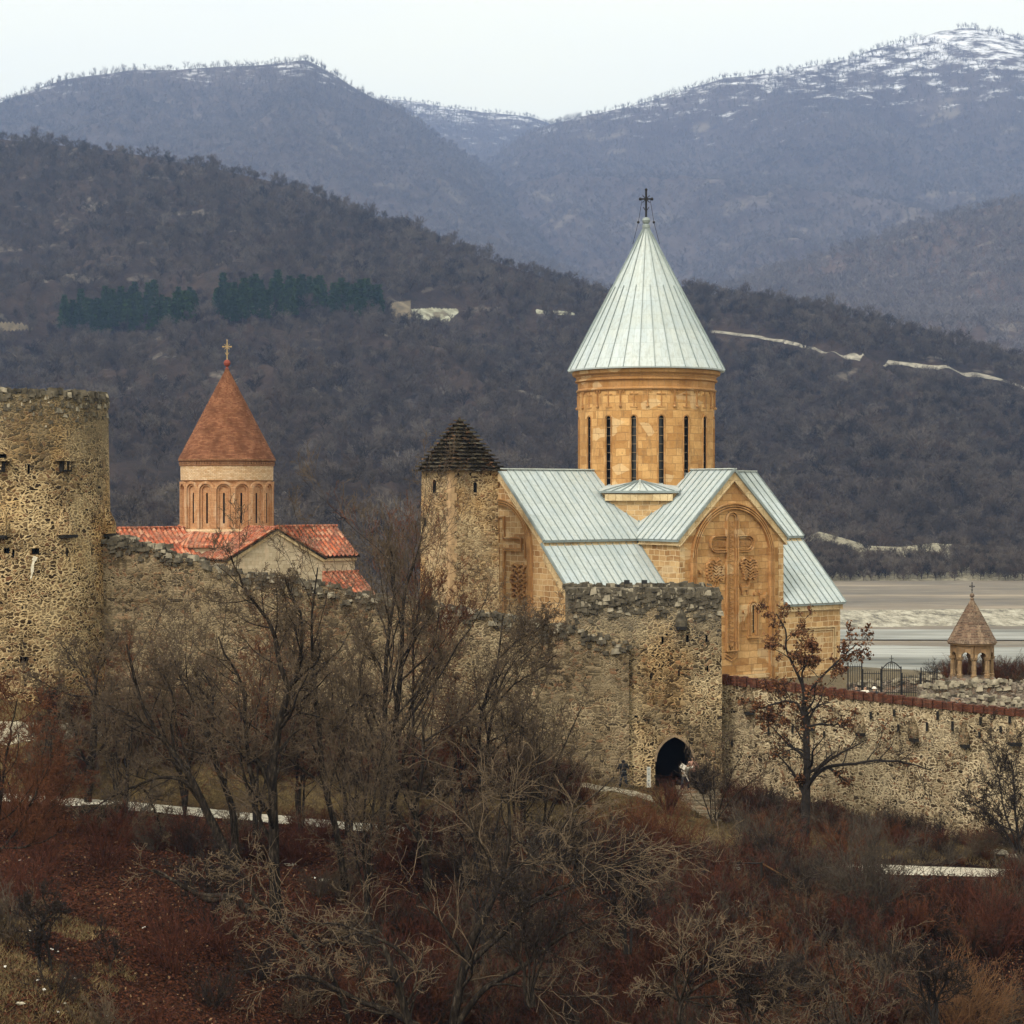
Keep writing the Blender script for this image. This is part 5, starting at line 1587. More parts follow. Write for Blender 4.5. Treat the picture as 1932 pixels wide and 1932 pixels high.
M['oldbrick'] = m_brick("weathered_belfry_brick", (.075, .045, .032), (.19, .115, .078), (.24, .20, .15), .3, .10, .4)
prof = [(1.2, -9.56)]
for i in range(24):
    f = i / 24; r0 = 1.52 * (1 - f) ** .96 + .05; z0 = -9.55 + 2.75 * f
    prof += [(r0 + .015 + rr.uniform(-.015, .015), z0), (r0 - .02, z0 + .10)]
MB().lathe(prof, 16, ph=p0).build("cone_roof", M['oldbrick'], bel, BL, cyl=(0, 0, 1.2))
MB().lathe([(.05, -6.85), (.14, -6.78), (.08, -6.68), (.16, -6.58), (.12, -6.45), (.02, -6.4)], 10).build("finial", M['oldbrick'], bel, BL)
iron_cross(bel, BL, 0, 0, -6.45, -5.75, .6)

# ------------------------------------------------------------ pines on the wooded hill
M['pine'] = m_wood("dark_pine_needles", ((.010, .030, .001), (.018, .042, .002), (.028, .055, .004)))
def pine_mesh(seed, h=17.0):
    r = np.random.default_rng(seed)
    n = 900
    f = r.uniform(.22, 1, n) ** .8; rad = (1.25 - f) * 3.3 * np.sqrt(r.uniform(.15, 1, n)) * (1 + .25 * np.sin(f * 40))
    a = r.uniform(0, 6.28, n)
    A = np.stack([rad * np.cos(a), rad * np.sin(a), f * h], 1)
    d = np.stack([np.cos(a), np.sin(a), r.uniform(-.5, .4, n)], 1) + r.normal(0, .5, (n, 3))
    B = A + d * r.uniform(.5, 1.0, n)[:, None]
    A = np.concatenate([A, [[0, 0, -1]]]); B = np.concatenate([B, [[0, 0, h]]]); W = np.r_[np.full(n, .95), .5]
    idx = np.r_[np.zeros(n), 1]
    return sliver_mesh("pine_tree", A, B, W, [M['pine'], M['bark']], idx, r)
pm = [pine_mesh(i) for i in range(4)]
rp = random.Random(3); k = 0
for gi, poly in enumerate(pines):
    nn_ = 0
    while nn_ < (95, 125)[gi]:
        u_ = rp.uniform(min(p[0] for p in poly), max(p[0] for p in poly)); v_ = rp.uniform(min(p[1] for p in poly), max(p[1] for p in poly))
        if not in_poly(np.array([u_]), np.array([v_]), poly)[0]: continue
        t_ = on_hill(HA, u_, v_ + 24); x_, y_, z_ = HA.z(np.array([u_]), np.array([t_]))
        o = bpy.data.objects.new("pine_tree", pm[k % 4]); COL.objects.link(o)
        o.location = (float(x_[0]), float(y_[0]), float(z_[0]) - .4); s_ = rp.uniform(.62, 1.2); o.scale = (s_, s_, s_ * rp.uniform(.9, 1.1)); o.rotation_euler = (0, 0, rp.uniform(0, 6.28))
        tag(o, ("dark green pine in the smaller left grove on the far wooded hill", "dark green pine in the wider right grove on the far wooded hill")[gi], "pine tree",
            ("pines of the left grove", "pines of the right grove")[gi])
        nn_ += 1; k += 1

# ------------------------------------------------------------ near trees
def unit(a): return a / (np.linalg.norm(a, axis=-1, keepdims=True) + 1e-9)

def grow(r, P, Rr, n, t0, t1, ratio, ang, k, wig, up, rr_, lmin=0, lvar=.5, taper=.2, lfix=None):
    """children for every parent polyline P (m,q,3), radii (m,q)"""
    m, q, _ = P.shape
    L = np.linalg.norm(np.diff(P, axis=1), axis=2).sum(1)
    p = np.repeat(np.arange(m), n)
    t = np.tile((np.arange(n) + .5) / n, m) + r.uniform(-.5, .5, m * n) / n
    t = t0 + (t1 - t0) * np.clip(t, 0, 1)
    s = t * (q - 1); i = np.minimum(s.astype(int), q - 2); f = (s - i)[:, None]
    A = P[p, i] * (1 - f) + P[p, i + 1] * f
    T = unit(P[p, i + 1] - P[p, i])
    Ra = Rr[p, i] * (1 - f[:, 0]) + Rr[p, i + 1] * f[:, 0]
    e = unit(np.cross(T, r.normal(size=T.shape)))
    an = np.radians(r.uniform(ang[0], ang[1], m * n))[:, None]
    d = unit(T * np.cos(an) + e * np.sin(an))
    Lc = (L[p] * ratio if lfix is None else np.full(m * n, lfix)) * (1.1 - lvar * t) * r.uniform(.55, 1.25, m * n)
    Lc = np.maximum(Lc, lmin)
    out = np.empty((m * n, k, 3)); out[:, 0] = A; st = (Lc / (k - 1))[:, None]
    for j in range(1, k):
        d = unit(d + r.normal(0, wig, d.shape) + np.array([0, 0, up]))
        out[:, j] = out[:, j - 1] + d * st
    R0 = Ra * rr_
    RR = R0[:, None] * (1 - (1 - taper) * np.linspace(0, 1, k)[None])
    return out, RR

def tubes(P, Rr, sides, r, rmin=0.0):
    m, k, _ = P.shape
    T = np.empty_like(P); T[:, 1:-1] = P[:, 2:] - P[:, :-2]; T[:, 0] = P[:, 1] - P[:, 0]; T[:, -1] = P[:, -1] - P[:, -2]
    T = unit(T); ref = unit(r.normal(size=(m, 1, 3)))
    U = unit(np.cross(T, ref)); V = np.cross(T, U)
    a = np.arange(sides) * 2 * np.pi / sides
    RR = np.maximum(Rr, rmin)[:, :, None, None]
    co = P[:, :, None] + (U[:, :, None] * np.cos(a)[None, None, :, None] + V[:, :, None] * np.sin(a)[None, None, :, None]) * RR
    idx = np.arange(m * k * sides).reshape(m, k, sides)
    nx = np.roll(idx, -1, 2)
    q = np.stack([idx[:, :-1], nx[:, :-1], nx[:, 1:], idx[:, 1:]], -1).reshape(-1, 4)
    return co.reshape(-1, 3), q

def join(parts):
    co = []; q = []; b = 0
    for c, f in parts:
        co.append(c); q.append(f + b); b += len(c)
    return np.concatenate(co), np.concatenate(q)

def resample(pts, radii, k, r=None, jit=0.0):
    pts = np.array(pts, float); d = np.r_[0, np.cumsum(np.linalg.norm(np.diff(pts, axis=0), axis=1))]
    t = np.linspace(0, d[-1], k)
    out = np.stack([np.interp(t, d, pts[:, i]) for i in range(3)], 1)
    sm = out.copy()
    for _ in range(2): sm[1:-1] = (sm[:-2] + 2 * sm[1:-1] + sm[2:]) / 4
    if r is not None and jit: sm[1:] += r.normal(0, jit, sm[1:].shape) * np.linspace(.2, 1, k - 1)[:, None]
    return sm, np.interp(t, d, radii)

def m_bark():
    s = NT("furrowed_grey_bark")
    p = s.n("NewGeometry").outputs['Position']
    q = s.n("VectorMath", {0: p, 1: (6, 6, 1.6)}, operation='MULTIPLY').outputs[0]
    a = s.noise(q, 1.6, 6, .7).outputs[0]; b = s.noise(p, 1.3, 4, .6).outputs[0]
    col = s.ramp(a, [(.34, (.008, .006, .005)), (.52, (.032, .025, .019)), (.74, (.13, .105, .078))])
    col = s.mix(s.rng(b, .4, .66, 0, .7), col, s.mix(1.0, col, (.35, .32, .28), 'MULTIPLY'))
    return s.done(col, .95, a, .9, .05, spec=.1)
M['barkf'] = m_bark()
def m_leafdead():
    s = NT("curled_dead_leaf")
    p = s.n("NewGeometry").outputs['Position']
    a = s.noise(p, 9, 2).outputs[0]
    col = s.ramp(a, [(.35, (.05, .022, .012)), (.5, (.13, .055, .025)), (.7, (.27, .14, .07))])
    return s.done(col, .9, spec=.1)
M['leaf'] = m_leafdead()

def tree(name, stems, Y, label, seed, levels, bark='barkf', twig='twig', cat='tree', leaves=0, leafsize=.09, spread=.5, group=None, rmin=.0095, side1=6, dy=None):
    """stems: list of (list of (px,py[,dY]), r0, r1) traced limbs at depth Y; levels: list of dicts for further branching"""
    r = np.random.default_rng(seed)
    L0 = []; R0 = []
    for i, (pl, r0, r1) in enumerate(stems):
        pts = []; off = 0
        for j, p in enumerate(pl):
            dY = p[2] if len(p) > 2 else 0
            pts.append(PX(p[0], p[1], Y + dY))
        s, rad = resample(pts, np.linspace(r0, r1, len(pts)), 22, r, .02)
        if len(pl[0]) < 3: # drift limbs in depth for real volume
            s[:, 1] += np.cumsum(r.normal(0, .10 * spread, 22)) * np.linspace(0, 1, 22)
        L0.append(s); R0.append(rad)
    P = np.stack(L0); Rr = np.stack(R0)
    base = P[0, 0].copy()
    g = float(ground_z(base[0], base[1]))
    base[2] = min(base[2], g)
    trunk = [tubes(P, Rr, 8, r)]
    crown = []
    cp, cr_ = P, Rr
    allp = []
    for li, lv in enumerate(levels):
        kw = dict(lv); sides = kw.pop('sides', 3); to_trunk = kw.pop('trunk', False)
        c, cr2 = grow(r, cp, cr_, **kw)
        (trunk if to_trunk else crown).append(tubes(c, cr2, sides, r, rmin))
        allp.append(c)
        cp, cr_ = c, cr2
    root = empty(name, tuple(base), 0, label, cat, group)
    co, q = join(trunk)
    o = np_mesh("trunk", co - base, q, [M[bark]], True); o.parent = root
    co, q = join(crown)
    o = np_mesh("crown", co - base, q, [M[twig]], False); o.parent = root
    if leaves:
        tips = allp[-1][:, -1]; tips = np.concatenate([tips, allp[-1][:, 1], allp[-2][:, -1]])
        w_ = fbm(tips[:, 0] * .6, tips[:, 2] * .6, seed, 3) + r.normal(0, .30, len(tips)) + .10 * (tips[:, 2] + 14)
        tips = tips[np.argsort(-w_)[:leaves]]
        n = len(tips); c = tips + r.normal(0, .07, (n, 3)); a = unit(r.normal(size=(n, 3))); b = unit(np.cross(a, r.normal(size=(n, 3))))
        s = leafsize * r.uniform(.6, 1.3, n)[:, None]
        co = np.stack([c - a * s - b * s * .2, c + b * s * .55, c + a * s, c - b * s * .6], 1).reshape(-1, 3)
        o2 = np_mesh("leaves", co - base, np.arange(n * 4).reshape(-1, 4), [M['leaf']]); o2.parent = o
        tag(o2, kind=None)
    return root

LV = lambda **k: k
def std(n1=9, n2=7, n3=6, n4=0, u=.05, L=(.50, .50, .46, .5), w=.16, a=(28, 62)):
    w *= .72; n1 += 1; n4 = 4 if n4 == 5 else (3 if n4 else 0); u += .02
    out = [LV(n=n1, t0=.22, t1=.98, ratio=L[0], ang=a, k=10, wig=w, up=u, rr_=.5, sides=5, trunk=True),
           LV(n=n2, t0=.15, t1=1, ratio=L[1], ang=(30, 70), k=8, wig=w * 1.15, up=u, rr_=.5, sides=4),
           LV(n=n3, t0=.15, t1=1, ratio=L[2], ang=(30, 75), k=6, wig=w * 1.3, up=u, rr_=.6)]
    if n4: out.append(LV(n=n4, t0=.1, t1=1, ratio=L[3], ang=(30, 80), k=4, wig=w * 1.4, up=u, rr_=.75))
    return out

def sparse(n1=7, n2=6, n3=5, u=.0):
    return [LV(n=n1, t0=.2, t1=1, ratio=.62, ang=(25, 60), k=12, wig=.13, up=u, rr_=.45, sides=5, trunk=True),
            LV(n=n2, t0=.15, t1=1, ratio=.60, ang=(25, 60), k=9, wig=.15, up=u, rr_=.5, sides=4),
            LV(n=n3, t0=.15, t1=1, ratio=.55, ang=(25, 60), k=6, wig=.17, up=u, rr_=.6)]
# T1 broken trunk at the left
tree("bare_tree", [([(165, 1530), (168, 1480), (174, 1420), (178, 1370), (180, 1325), (181, 1300)], .21, .17),
                   ([(185, 1325), (205, 1336), (230, 1350), (252, 1366)], .13, .05),
                   ([(178, 1315), (140, 1313), (105, 1300), (70, 1278), (52, 1268)], .05, .02),
                   ([(182, 1330), (200, 1312), (232, 1296), (272, 1288)], .06, .02),
                   ([(170, 1440), (130, 1420), (90, 1424), (50, 1436)], .06, .02),
                   ([(170, 1425), (205, 1422), (245, 1423), (262, 1432)], .06, .02),
                   ([(180, 1320), (185, 1270), (210, 1225), (228, 1195)], .05, .02),
                   ([(180, 1322), (160, 1280), (140, 1240), (118, 1215)], .05, .02)], 100,
     "bare tree with a snapped-off trunk in front of the round tower", 1, std(7, 7, 7, 4, w=.17), twig='twig')
# T2 big leaning clump
tree("bare_tree", [([(520, 1735), (520, 1700), (517, 1624), (517, 1549), (513, 1474), (517, 1416), (532, 1353), (545, 1298)], .26, .14),
                   ([(545, 1298), (527, 1253), (520, 1203), (512, 1178), (495, 1156), (465, 1116), (452, 1086), (436, 1050)], .12, .03),
                   ([(545, 1298), (564, 1266), (572, 1191), (570, 1156), (552, 1128), (540, 1090)], .10, .03),
                   ([(516, 1500), (490, 1440), (460, 1420), (430, 1398), (400, 1392), (386, 1398)], .10, .04),
                   ([(500, 1530), (470, 1455), (464, 1366), (464, 1311), (450, 1268), (425, 1235), (416, 1200)], .11, .03),
                   ([(545, 1298), (575, 1268), (600, 1248), (606, 1230), (602, 1212)], .07, .03),
                   ([(527, 1370), (560, 1345), (600, 1350), (640, 1375)], .05, .02)], 80,
     "tall bare tree with a forked trunk, largest of the left thicket", 2, std(8, 7, 7, 5, L=(.50, .50, .48, .5)), twig='twig')
tree("bare_tree", [([(440, 1640), (420, 1590), (396, 1545), (375, 1495), (350, 1450), (322, 1412), (300, 1385), (270, 1340), (240, 1215)], .22, .04),
                   ([(375, 1495), (340, 1468), (300, 1465), (262, 1480), (215, 1500), (170, 1530)], .09, .03),
                   ([(300, 1385), (262, 1360), (240, 1345), (200, 1330)], .07, .03),
                   ([(330, 1420), (322, 1370), (330, 1330), (320, 1290), (300, 1260)], .06, .02),
                   ([(262, 1480), (280, 1500), (292, 1540), (300, 1570)], .06, .03)], 82,
     "bare tree leaning far to the left over the pale road", 3, std(9, 7, 7, 4, w=.18), twig='twig')
tree("bare_tree", [([(446, 1650), (444, 1600), (440, 1524), (424, 1482), (405, 1440), (397, 1388), (377, 1338), (345, 1290), (322, 1230)], .20, .03),
                   ([(405, 1440), (400, 1390), (402, 1330), (398, 1290), (380, 1268)], .08, .02),
                   ([(402, 1330), (370, 1290), (330, 1280), (280, 1262)], .06, .02)], 86,
     "slimmer bare tree standing just left of the forked one", 4, std(9, 7, 7, 4, w=.17), twig='twig')
tree("bare_tree", [([(652, 1680), (640, 1590), (627, 1536), (612, 1486), (604, 1420), (600, 1341), (594, 1291), (590, 1241), (587, 1190), (592, 1130), (600, 1070)], .17, .03),
                   ([(604, 1420), (640, 1360), (665, 1330), (700, 1300)], .07, .02),
                   ([(600, 1330), (570, 1290), (555, 1240), (556, 1200)], .06, .02)], 84,
     "upright bare tree between the forked tree and the tall pair", 5, std(10, 7, 7, 4, w=.16), twig='twig')
# T3 tall pair
tree("bare_tree", [([(715, 1700), (720, 1620), (722, 1540), (725, 1441), (725, 1366), (728, 1328), (727, 1266), (730, 1216), (736, 1170), (745, 1135), (750, 1090), (738, 1040)], .19, .03),
                   ([(724, 1400), (700, 1380), (692, 1350), (672, 1310), (658, 1290)], .06, .02),
                   ([(727, 1300), (715, 1250), (690, 1215), (665, 1195)], .05, .02)], 92,
     "left one of the two tall dark trunks near the middle", 6, std(10, 7, 7, 4, u=.10, a=(22, 50)), twig='twig')
tree("bare_tree", [([(738, 1700), (740, 1620), (742, 1500), (747, 1366), (752, 1303), (760, 1241), (760, 1166), (760, 1110), (775, 1080), (790, 1040)], .22, .03),
                   ([(748, 1400), (775, 1330), (800, 1290), (835, 1235)], .07, .02),
                   ([(758, 1260), (775, 1220), (800, 1180), (822, 1150)], .06, .02),
                   ([(745, 1440), (780, 1420), (815, 1440), (850, 1470)], .06, .02),
                   ([(758, 1130), (742, 1100), (735, 1060), (728, 1020)], .05, .02)], 93,
     "right one of the two tall dark trunks near the middle", 7, std(10, 7, 7, 4, u=.10, a=(22, 50)), twig='twig')
tree("bare_tree", [([(784, 1620), (780, 1441), (778, 1341), (780, 1216), (781, 1136), (783, 1100), (780, 1062)], .10, .02),
                   ([(779, 1300), (810, 1250), (850, 1190), (880, 1150)], .05, .02), ([(780, 1200), (800, 1150), (830, 1105)], .04, .02)], 99,
     "slender reddish stem rising past the slim stone tower's foot", 8, std(12, 7, 6, 3, u=.13, a=(18, 42)), twig='twig_rust')
tree("bare_tree", [([(808, 1720), (807, 1649), (795, 1600), (787, 1564), (783, 1524), (790, 1495), (799, 1440), (799, 1391), (799, 1348)], .20, .04),
                   ([(786, 1500), (810, 1480), (835, 1455)], .10, .06), ([(785, 1540), (770, 1490), (765, 1455)], .06, .03),
                   ([(800, 1400), (830, 1380), (870, 1360), (905, 1320)], .06, .02)], 88,
     "crooked dark tree with a stubby fork right of the tall pair", 9, std(8, 7, 7, 4, w=.19), twig='twig')
tree("bare_tree", [([(915, 1600), (908, 1500), (904, 1441), (902, 1378), (912, 1330), (925, 1290), (940, 1250), (944, 1200), (950, 1160)], .14, .03),
                   ([(918, 1580), (916, 1470), (922, 1380), (938, 1310), (958, 1260), (985, 1225)], .11, .02),
                   ([(904, 1420), (930, 1395), (975, 1378), (1010, 1375)], .06, .02),
                   ([(925, 1340), (970, 1290), (1020, 1262), (1050, 1235)], .05, .02),
                   ([(944, 1240), (975, 1210), (1010, 1190), (1040, 1160)], .05, .02)], 96,
     "bushy bare tree with a dark tangled top in front of the long wall", 10, std(10, 8, 7, 5, w=.20), twig='twig')
tree("bare_tree", [([(1020, 1640), (1025, 1560), (1032, 1500), (1050, 1440), (1075, 1380), (1100, 1330)], .08, .02),
                   ([(1025, 1560), (1050, 1500), (1070, 1470), (1090, 1440)], .05, .02), ([(1030, 1520), (1010, 1450), (1000, 1390)], .05, .02)], 98,
     "small spreading bare tree left of the person at the gate", 15, std(8, 6, 6, 3, w=.2), twig='twig')
# T6 foreground centre
tree("bare_tree", [([(850, 2010), (855, 1924), (875, 1824), (895, 1761), (917, 1724), (935, 1686), (952, 1641), (960, 1599), (962, 1559), (958, 1500)], .20, .05),
                   ([(875, 1830), (905, 1799), (962, 1749), (985, 1714), (1025, 1691), (1062, 1676), (1105, 1661), (1145, 1644), (1195, 1621), (1240, 1598)], .13, .02),
                   ([(858, 1940), (880, 1905), (915, 1861), (970, 1834), (1022, 1796), (1050, 1771), (1097, 1749), (1150, 1728)], .15, .03),
                   ([(1025, 1691), (1060, 1700), (1090, 1730), (1120, 1760), (1158, 1783)], .05, .02),
                   ([(1105, 1661), (1160, 1655), (1210, 1650), (1250, 1668)], .04, .02),
                   ([(1018, 1650), (1030, 1610), (1050, 1575), (1085, 1530), (1120, 1500), (1160, 1465)], .06, .02),
                   ([(1014, 1655), (1005, 1620), (990, 1595), (975, 1580)], .05, .03)], 73,
     "pale-barked bare tree sweeping right across the bottom middle", 11, sparse(), twig='twig_pale')
tree("bare_tree", [([(800, 2010), (772, 1930), (747, 1841), (735, 1810), (720, 1781)], .17, .09),
                   ([(778, 1820), (750, 1790), (722, 1774), (677, 1759), (650, 1744), (602, 1741), (567, 1739)], .08, .02),
                   ([(672, 1761), (630, 1772), (597, 1784), (575, 1816)], .05, .02),
                   ([(795, 1940), (740, 1911), (677, 1889), (610, 1856), (575, 1842), (520, 1850)], .13, .04),
                   ([(700, 1770), (696, 1805), (685, 1840), (672, 1862)], .04, .02)], 69,
     "low bare tree with whitish crooked limbs at the bottom middle-left", 12, sparse(u=-.02), twig='twig_pale')
tree("bare_tree", [([(660, 1930), (627, 1839), (580, 1790), (537, 1744), (505, 1712), (485, 1700), (470, 1661)], .10, .05),
                   ([(470, 1665), (440, 1640), (420, 1625)], .03, .01), ([(472, 1668), (430, 1660), (378, 1654)], .03, .01),
                   ([(472, 1670), (430, 1700), (425, 1712)], .03, .01), ([(475, 1668), (478, 1710), (460, 1740)], .03, .01), ([(472, 1662), (490, 1640), (485, 1615)], .03, .01)], 71,
     "thin leaning tree ending in a burst of grey shoots", 13, sparse(6, 5, 4), twig='twig_pale')
tree("fallen_tree", [([(430, 1690), (400, 1691), (372, 1688), (345, 1672), (318, 1656), (290, 1640)], .13, .05), ([(372, 1688), (400, 1700), (440, 1690), (470, 1720)], .13, .16)], 74,
     "mossy fallen trunk lying on the reddish leaves", 14, sparse(4, 4, 4), twig='twig_pale', cat='fallen tree')
# T9 leafy tree on the right
tree("oak_tree", [([(1518, 1612), (1519, 1560), (1521, 1500), (1523, 1450), (1522, 1376), (1519, 1342), (1515, 1322)], .27, .13),
                  ([(1524, 1482), (1532, 1470), (1542, 1456), (1569, 1443), (1605, 1443), (1652, 1433), (1720, 1440), (1753, 1453)], .14, .03),
                  ([(1560, 1447), (1575, 1455), (1586, 1466), (1597, 1474)], .09, .03),
                  ([(1515, 1350), (1505, 1326), (1480, 1322), (1450, 1330), (1424, 1336)], .09, .03),
                  ([(1518, 1325), (1515, 1292), (1498, 1258), (1481, 1225), (1484, 1191), (1464, 1157)], .10, .03),
                  ([(1520, 1320), (1525, 1305), (1562, 1265), (1585, 1245), (1619, 1214)], .09, .03),
                  ([(1519, 1372), (1545, 1366), (1572, 1369), (1602, 1359)], .08, .03),
                  ([(1521, 1418), (1505, 1412), (1491, 1413), (1464, 1426)], .05, .02),
                  ([(1521, 1408), (1508, 1385), (1498, 1369), (1480, 1352), (1458, 1345)], .05, .02),
                  ([(1516, 1300), (1512, 1270), (1530, 1240), (1540, 1215)], .06, .02),
                  ([(1519, 1486), (1512, 1474), (1507, 1466)], .05, .03)], 101.3,
     "dark-trunked tree with brown withered leaves in front of the pale wall", 16,
     [LV(n=9, t0=.3, t1=1, ratio=.48, ang=(30, 65), k=9, wig=.14, up=.03, rr_=.5, sides=4, trunk=True), LV(n=8, t0=.2, t1=1, ratio=.48, ang=(30, 70), k=6, wig=.18, up=.02, rr_=.5), LV(n=6, t0=.2, t1=1, ratio=.45, ang=(30, 75), k=4, wig=.22, up=0, rr_=.6)],
     bark='bark_dark', twig='twig_dark', leaves=4800, leafsize=.095, cat='tree')
# T10 by the gate
tree("bare_tree", [([(1345, 1590), (1342, 1540), (1338, 1480), (1330, 1420), (1325, 1395)], .05, .015), ([(1348, 1590), (1350, 1530), (1345, 1460), (1352, 1400)], .045, .015),
                   ([(1350, 1560), (1365, 1500), (1385, 1450), (1405, 1415)], .045, .012), ([(1350, 1550), (1385, 1500), (1420, 1470), (1450, 1450)], .04, .012),
                   ([(1346, 1560), (1325, 1500), (1310, 1440), (1300, 1410)], .04, .012)], 105.5,
     "thin many-stemmed bare tree beside the gate steps", 17, std(6, 5, 5, 0, u=.08, w=.14), twig='twig')
# T11 right edge
tree("bare_tree", [([(1930, 1660), (1925, 1600), (1915, 1540), (1912, 1480), (1905, 1430)], .10, .03), ([(1925, 1620), (1890, 1560), (1860, 1530), (1835, 1515), (1820, 1518)], .07, .02),
                   ([(1922, 1590), (1945, 1520), (1960, 1470)], .07, .02), ([(1920, 1600), (1895, 1530), (1888, 1470), (1870, 1420)], .05, .02)], 97,
     "dark tangled tree against the wall at the right edge", 18, std(10, 8, 7, 4, w=.2), bark='bark_dark', twig='twig_dark')
# T12 rusty trees on the left edge
tree("bare_tree", [([(-30, 1700), (-10, 1600), (0, 1520), (8, 1440), (20, 1370), (30, 1320)], .10, .02), ([(-12, 1620), (30, 1570), (60, 1510), (90, 1450)], .06, .02),
                   ([(-5, 1540), (-30, 1450), (-40, 1380), (-20, 1300)], .06, .02), ([(-10, 1600), (40, 1600), (80, 1590), (130, 1560)], .05, .02)], 78,
     "rusty brown bushy tree cut by the left edge", 19, std(10, 8, 7, 4, w=.2), twig='twig_rust')
tree("bare_tree", [([(60, 1640), (62, 1580), (70, 1520), (72, 1470), (88, 1410), (95, 1370)], .07, .02), ([(62, 1590), (100, 1540), (125, 1490), (150, 1450)], .05, .02),
                   ([(62, 1580), (30, 1530), (15, 1480), (-5, 1420)], .05, .02)], 90,
     "reddish scrubby tree between the left edge and the snapped trunk", 20, std(10, 8, 7, 4, w=.2), twig='twig_rust')
tree("bare_tree", [([(260, 1600), (262, 1540), (258, 1450), (262, 1370), (250, 1310), (262, 1250)], .07, .02), ([(260, 1500), (290, 1420), (312, 1350), (318, 1290)], .06, .02),
                   ([(260, 1460), (225, 1400), (205, 1340), (190, 1290)], .05, .02)], 103,
     "brown twiggy tree close to the long wall beside the round tower", 21, std(10, 8, 7, 5, w=.2), twig='twig_rust')
tree("bare_tree", [([(80, 1850), (75, 1824), (72, 1761), (77, 1741), (85, 1724), (82, 1686)], .07, .02), ([(98, 1850), (95, 1824), (88, 1775), (78, 1745)], .06, .04),
                   ([(78, 1742), (100, 1724), (130, 1718)], .04, .015), ([(77, 1742), (55, 1725), (38, 1706)], .03, .012)], 63,
     "small dark double-stemmed tree on the lower left slope", 22, std(8, 7, 6, 3, w=.18), bark='bark_dark', twig='twig_dark')
tree("bare_tree", [([(208, 1830), (205, 1805), (200, 1780), (196, 1750)], .03, .01), ([(206, 1830), (218, 1800), (225, 1778)], .025, .01)], 66,
     "tiny bare sapling among red leaves on the lower left slope", 23, std(6, 6, 5, 0, w=.18), twig='twig_dark')
tree("bare_tree", [([(1275, 1980), (1280, 1925), (1285, 1885), (1330, 1850), (1390, 1830), (1440, 1835)], .08, .02), ([(1282, 1890), (1300, 1840), (1340, 1790), (1420, 1752)], .05, .015),
                   ([(1285, 1885), (1350, 1878), (1420, 1900), (1470, 1940)], .05, .015), ([(1283, 1895), (1270, 1850), (1290, 1800), (1350, 1745)], .05, .015),
                   ([(1285, 1890), (1250, 1870), (1200, 1860)], .04, .015), ([(1285, 1885), (1340, 1900), (1380, 1880), (1450, 1862)], .04, .015)], 66,
     "wide fan of bare grey branches at the bottom right of centre", 24, sparse(), twig='twig_pale')
tree("bare_tree", [([(1620, 2000), (1600, 1900), (1575, 1840), (1560, 1790)], .05, .015), ([(1615, 1960), (1640, 1890), (1670, 1840), (1690, 1800)], .04, .012),
                   ([(1615, 1980), (1560, 1920), (1520, 1900), (1480, 1890)], .04, .012)], 66,
     "short bare tree at the bottom edge under the grey bush", 25, sparse(), twig='twig')

# further bare trees filling the thicket
for i, (bx_, by_, Yq, hgt, ln, tw, lab) in enumerate((
        (95, 1600, 94, 260, 20, 'twig', "bare tree between the rusty left-edge bushes and the blackish low wall"),
        (230, 1590, 96, 330, -25, 'twig', "bare tree at the end of the blackish low wall, crown over the tower's corner"),
        (345, 1560, 98, 360, -30, 'twig', "bare tree rising from the bank above the road left of the leaning tree"),
        (480, 1600, 94, 400, 30, 'twig_rust', "brownish tree just behind the forked tree"),
        (570, 1590, 95, 380, -20, 'twig', "slim tree behind and right of the forked tree's trunk"),
        (655, 1600, 96, 360, 25, 'twig', "bare tree directly left of the tall pair"),
        (690, 1740, 80, 420, -40, 'twig', "dark leaning tree in front of the tall pair"),
        (865, 1590, 97, 330, 20, 'twig_rust', "brown tree between the crooked dark tree and the bushy one"),
        (980, 1620, 94, 330, 40, 'twig', "bare tree right of the bushy tangled one"),
        (905, 1780, 78, 330, -30, 'twig', "dark bare tree behind the pale sweeping limbs"),
        (1090, 1660, 89, 120, 10, 'twig', "low bare tree on the bank below the path's end"),
        (400, 1790, 76, 200, -40, 'twig_dark', "low dark tree behind the mossy fallen trunk"),
        (1000, 1900, 71, 240, 50, 'twig_dark', "bare tree at the bottom, left of the fan of grey branches"),
        (1180, 1800, 78, 170, 40, 'twig_dark', "low bare tree in the dark hollow right of the sweeping limbs"),
        (1420, 1960, 66, 160, 50, 'twig_dark', "bare scrubby tree at the bottom edge right of the grey fan"),
        (1760, 1930, 68, 150, -30, 'twig_dark', "dark scrubby tree at the bottom edge near the right corner"))):
    r_ = random.Random(400 + i); st_ = []
    for k in range(4):
        p = [(bx_ + k * 3, by_)]; dx = ln * (k - 1.2) * .8 + r_.uniform(-15, 15); H_ = hgt * r_.uniform(.72, 1)
        for q in range(1, 7):
            f = q / 6; p.append((bx_ + dx * f ** 1.2 + r_.uniform(-7, 7), by_ - H_ * f))
        st_.append((p, .10 * Yq / 90 * (1 if k == 0 else .7), .018))
    tree("bare_tree", st_, Yq, lab, 500 + i, std(7, 7, 6, 3, w=.2), twig=tw, bark='bark_dark' if i % 2 else 'barkf')

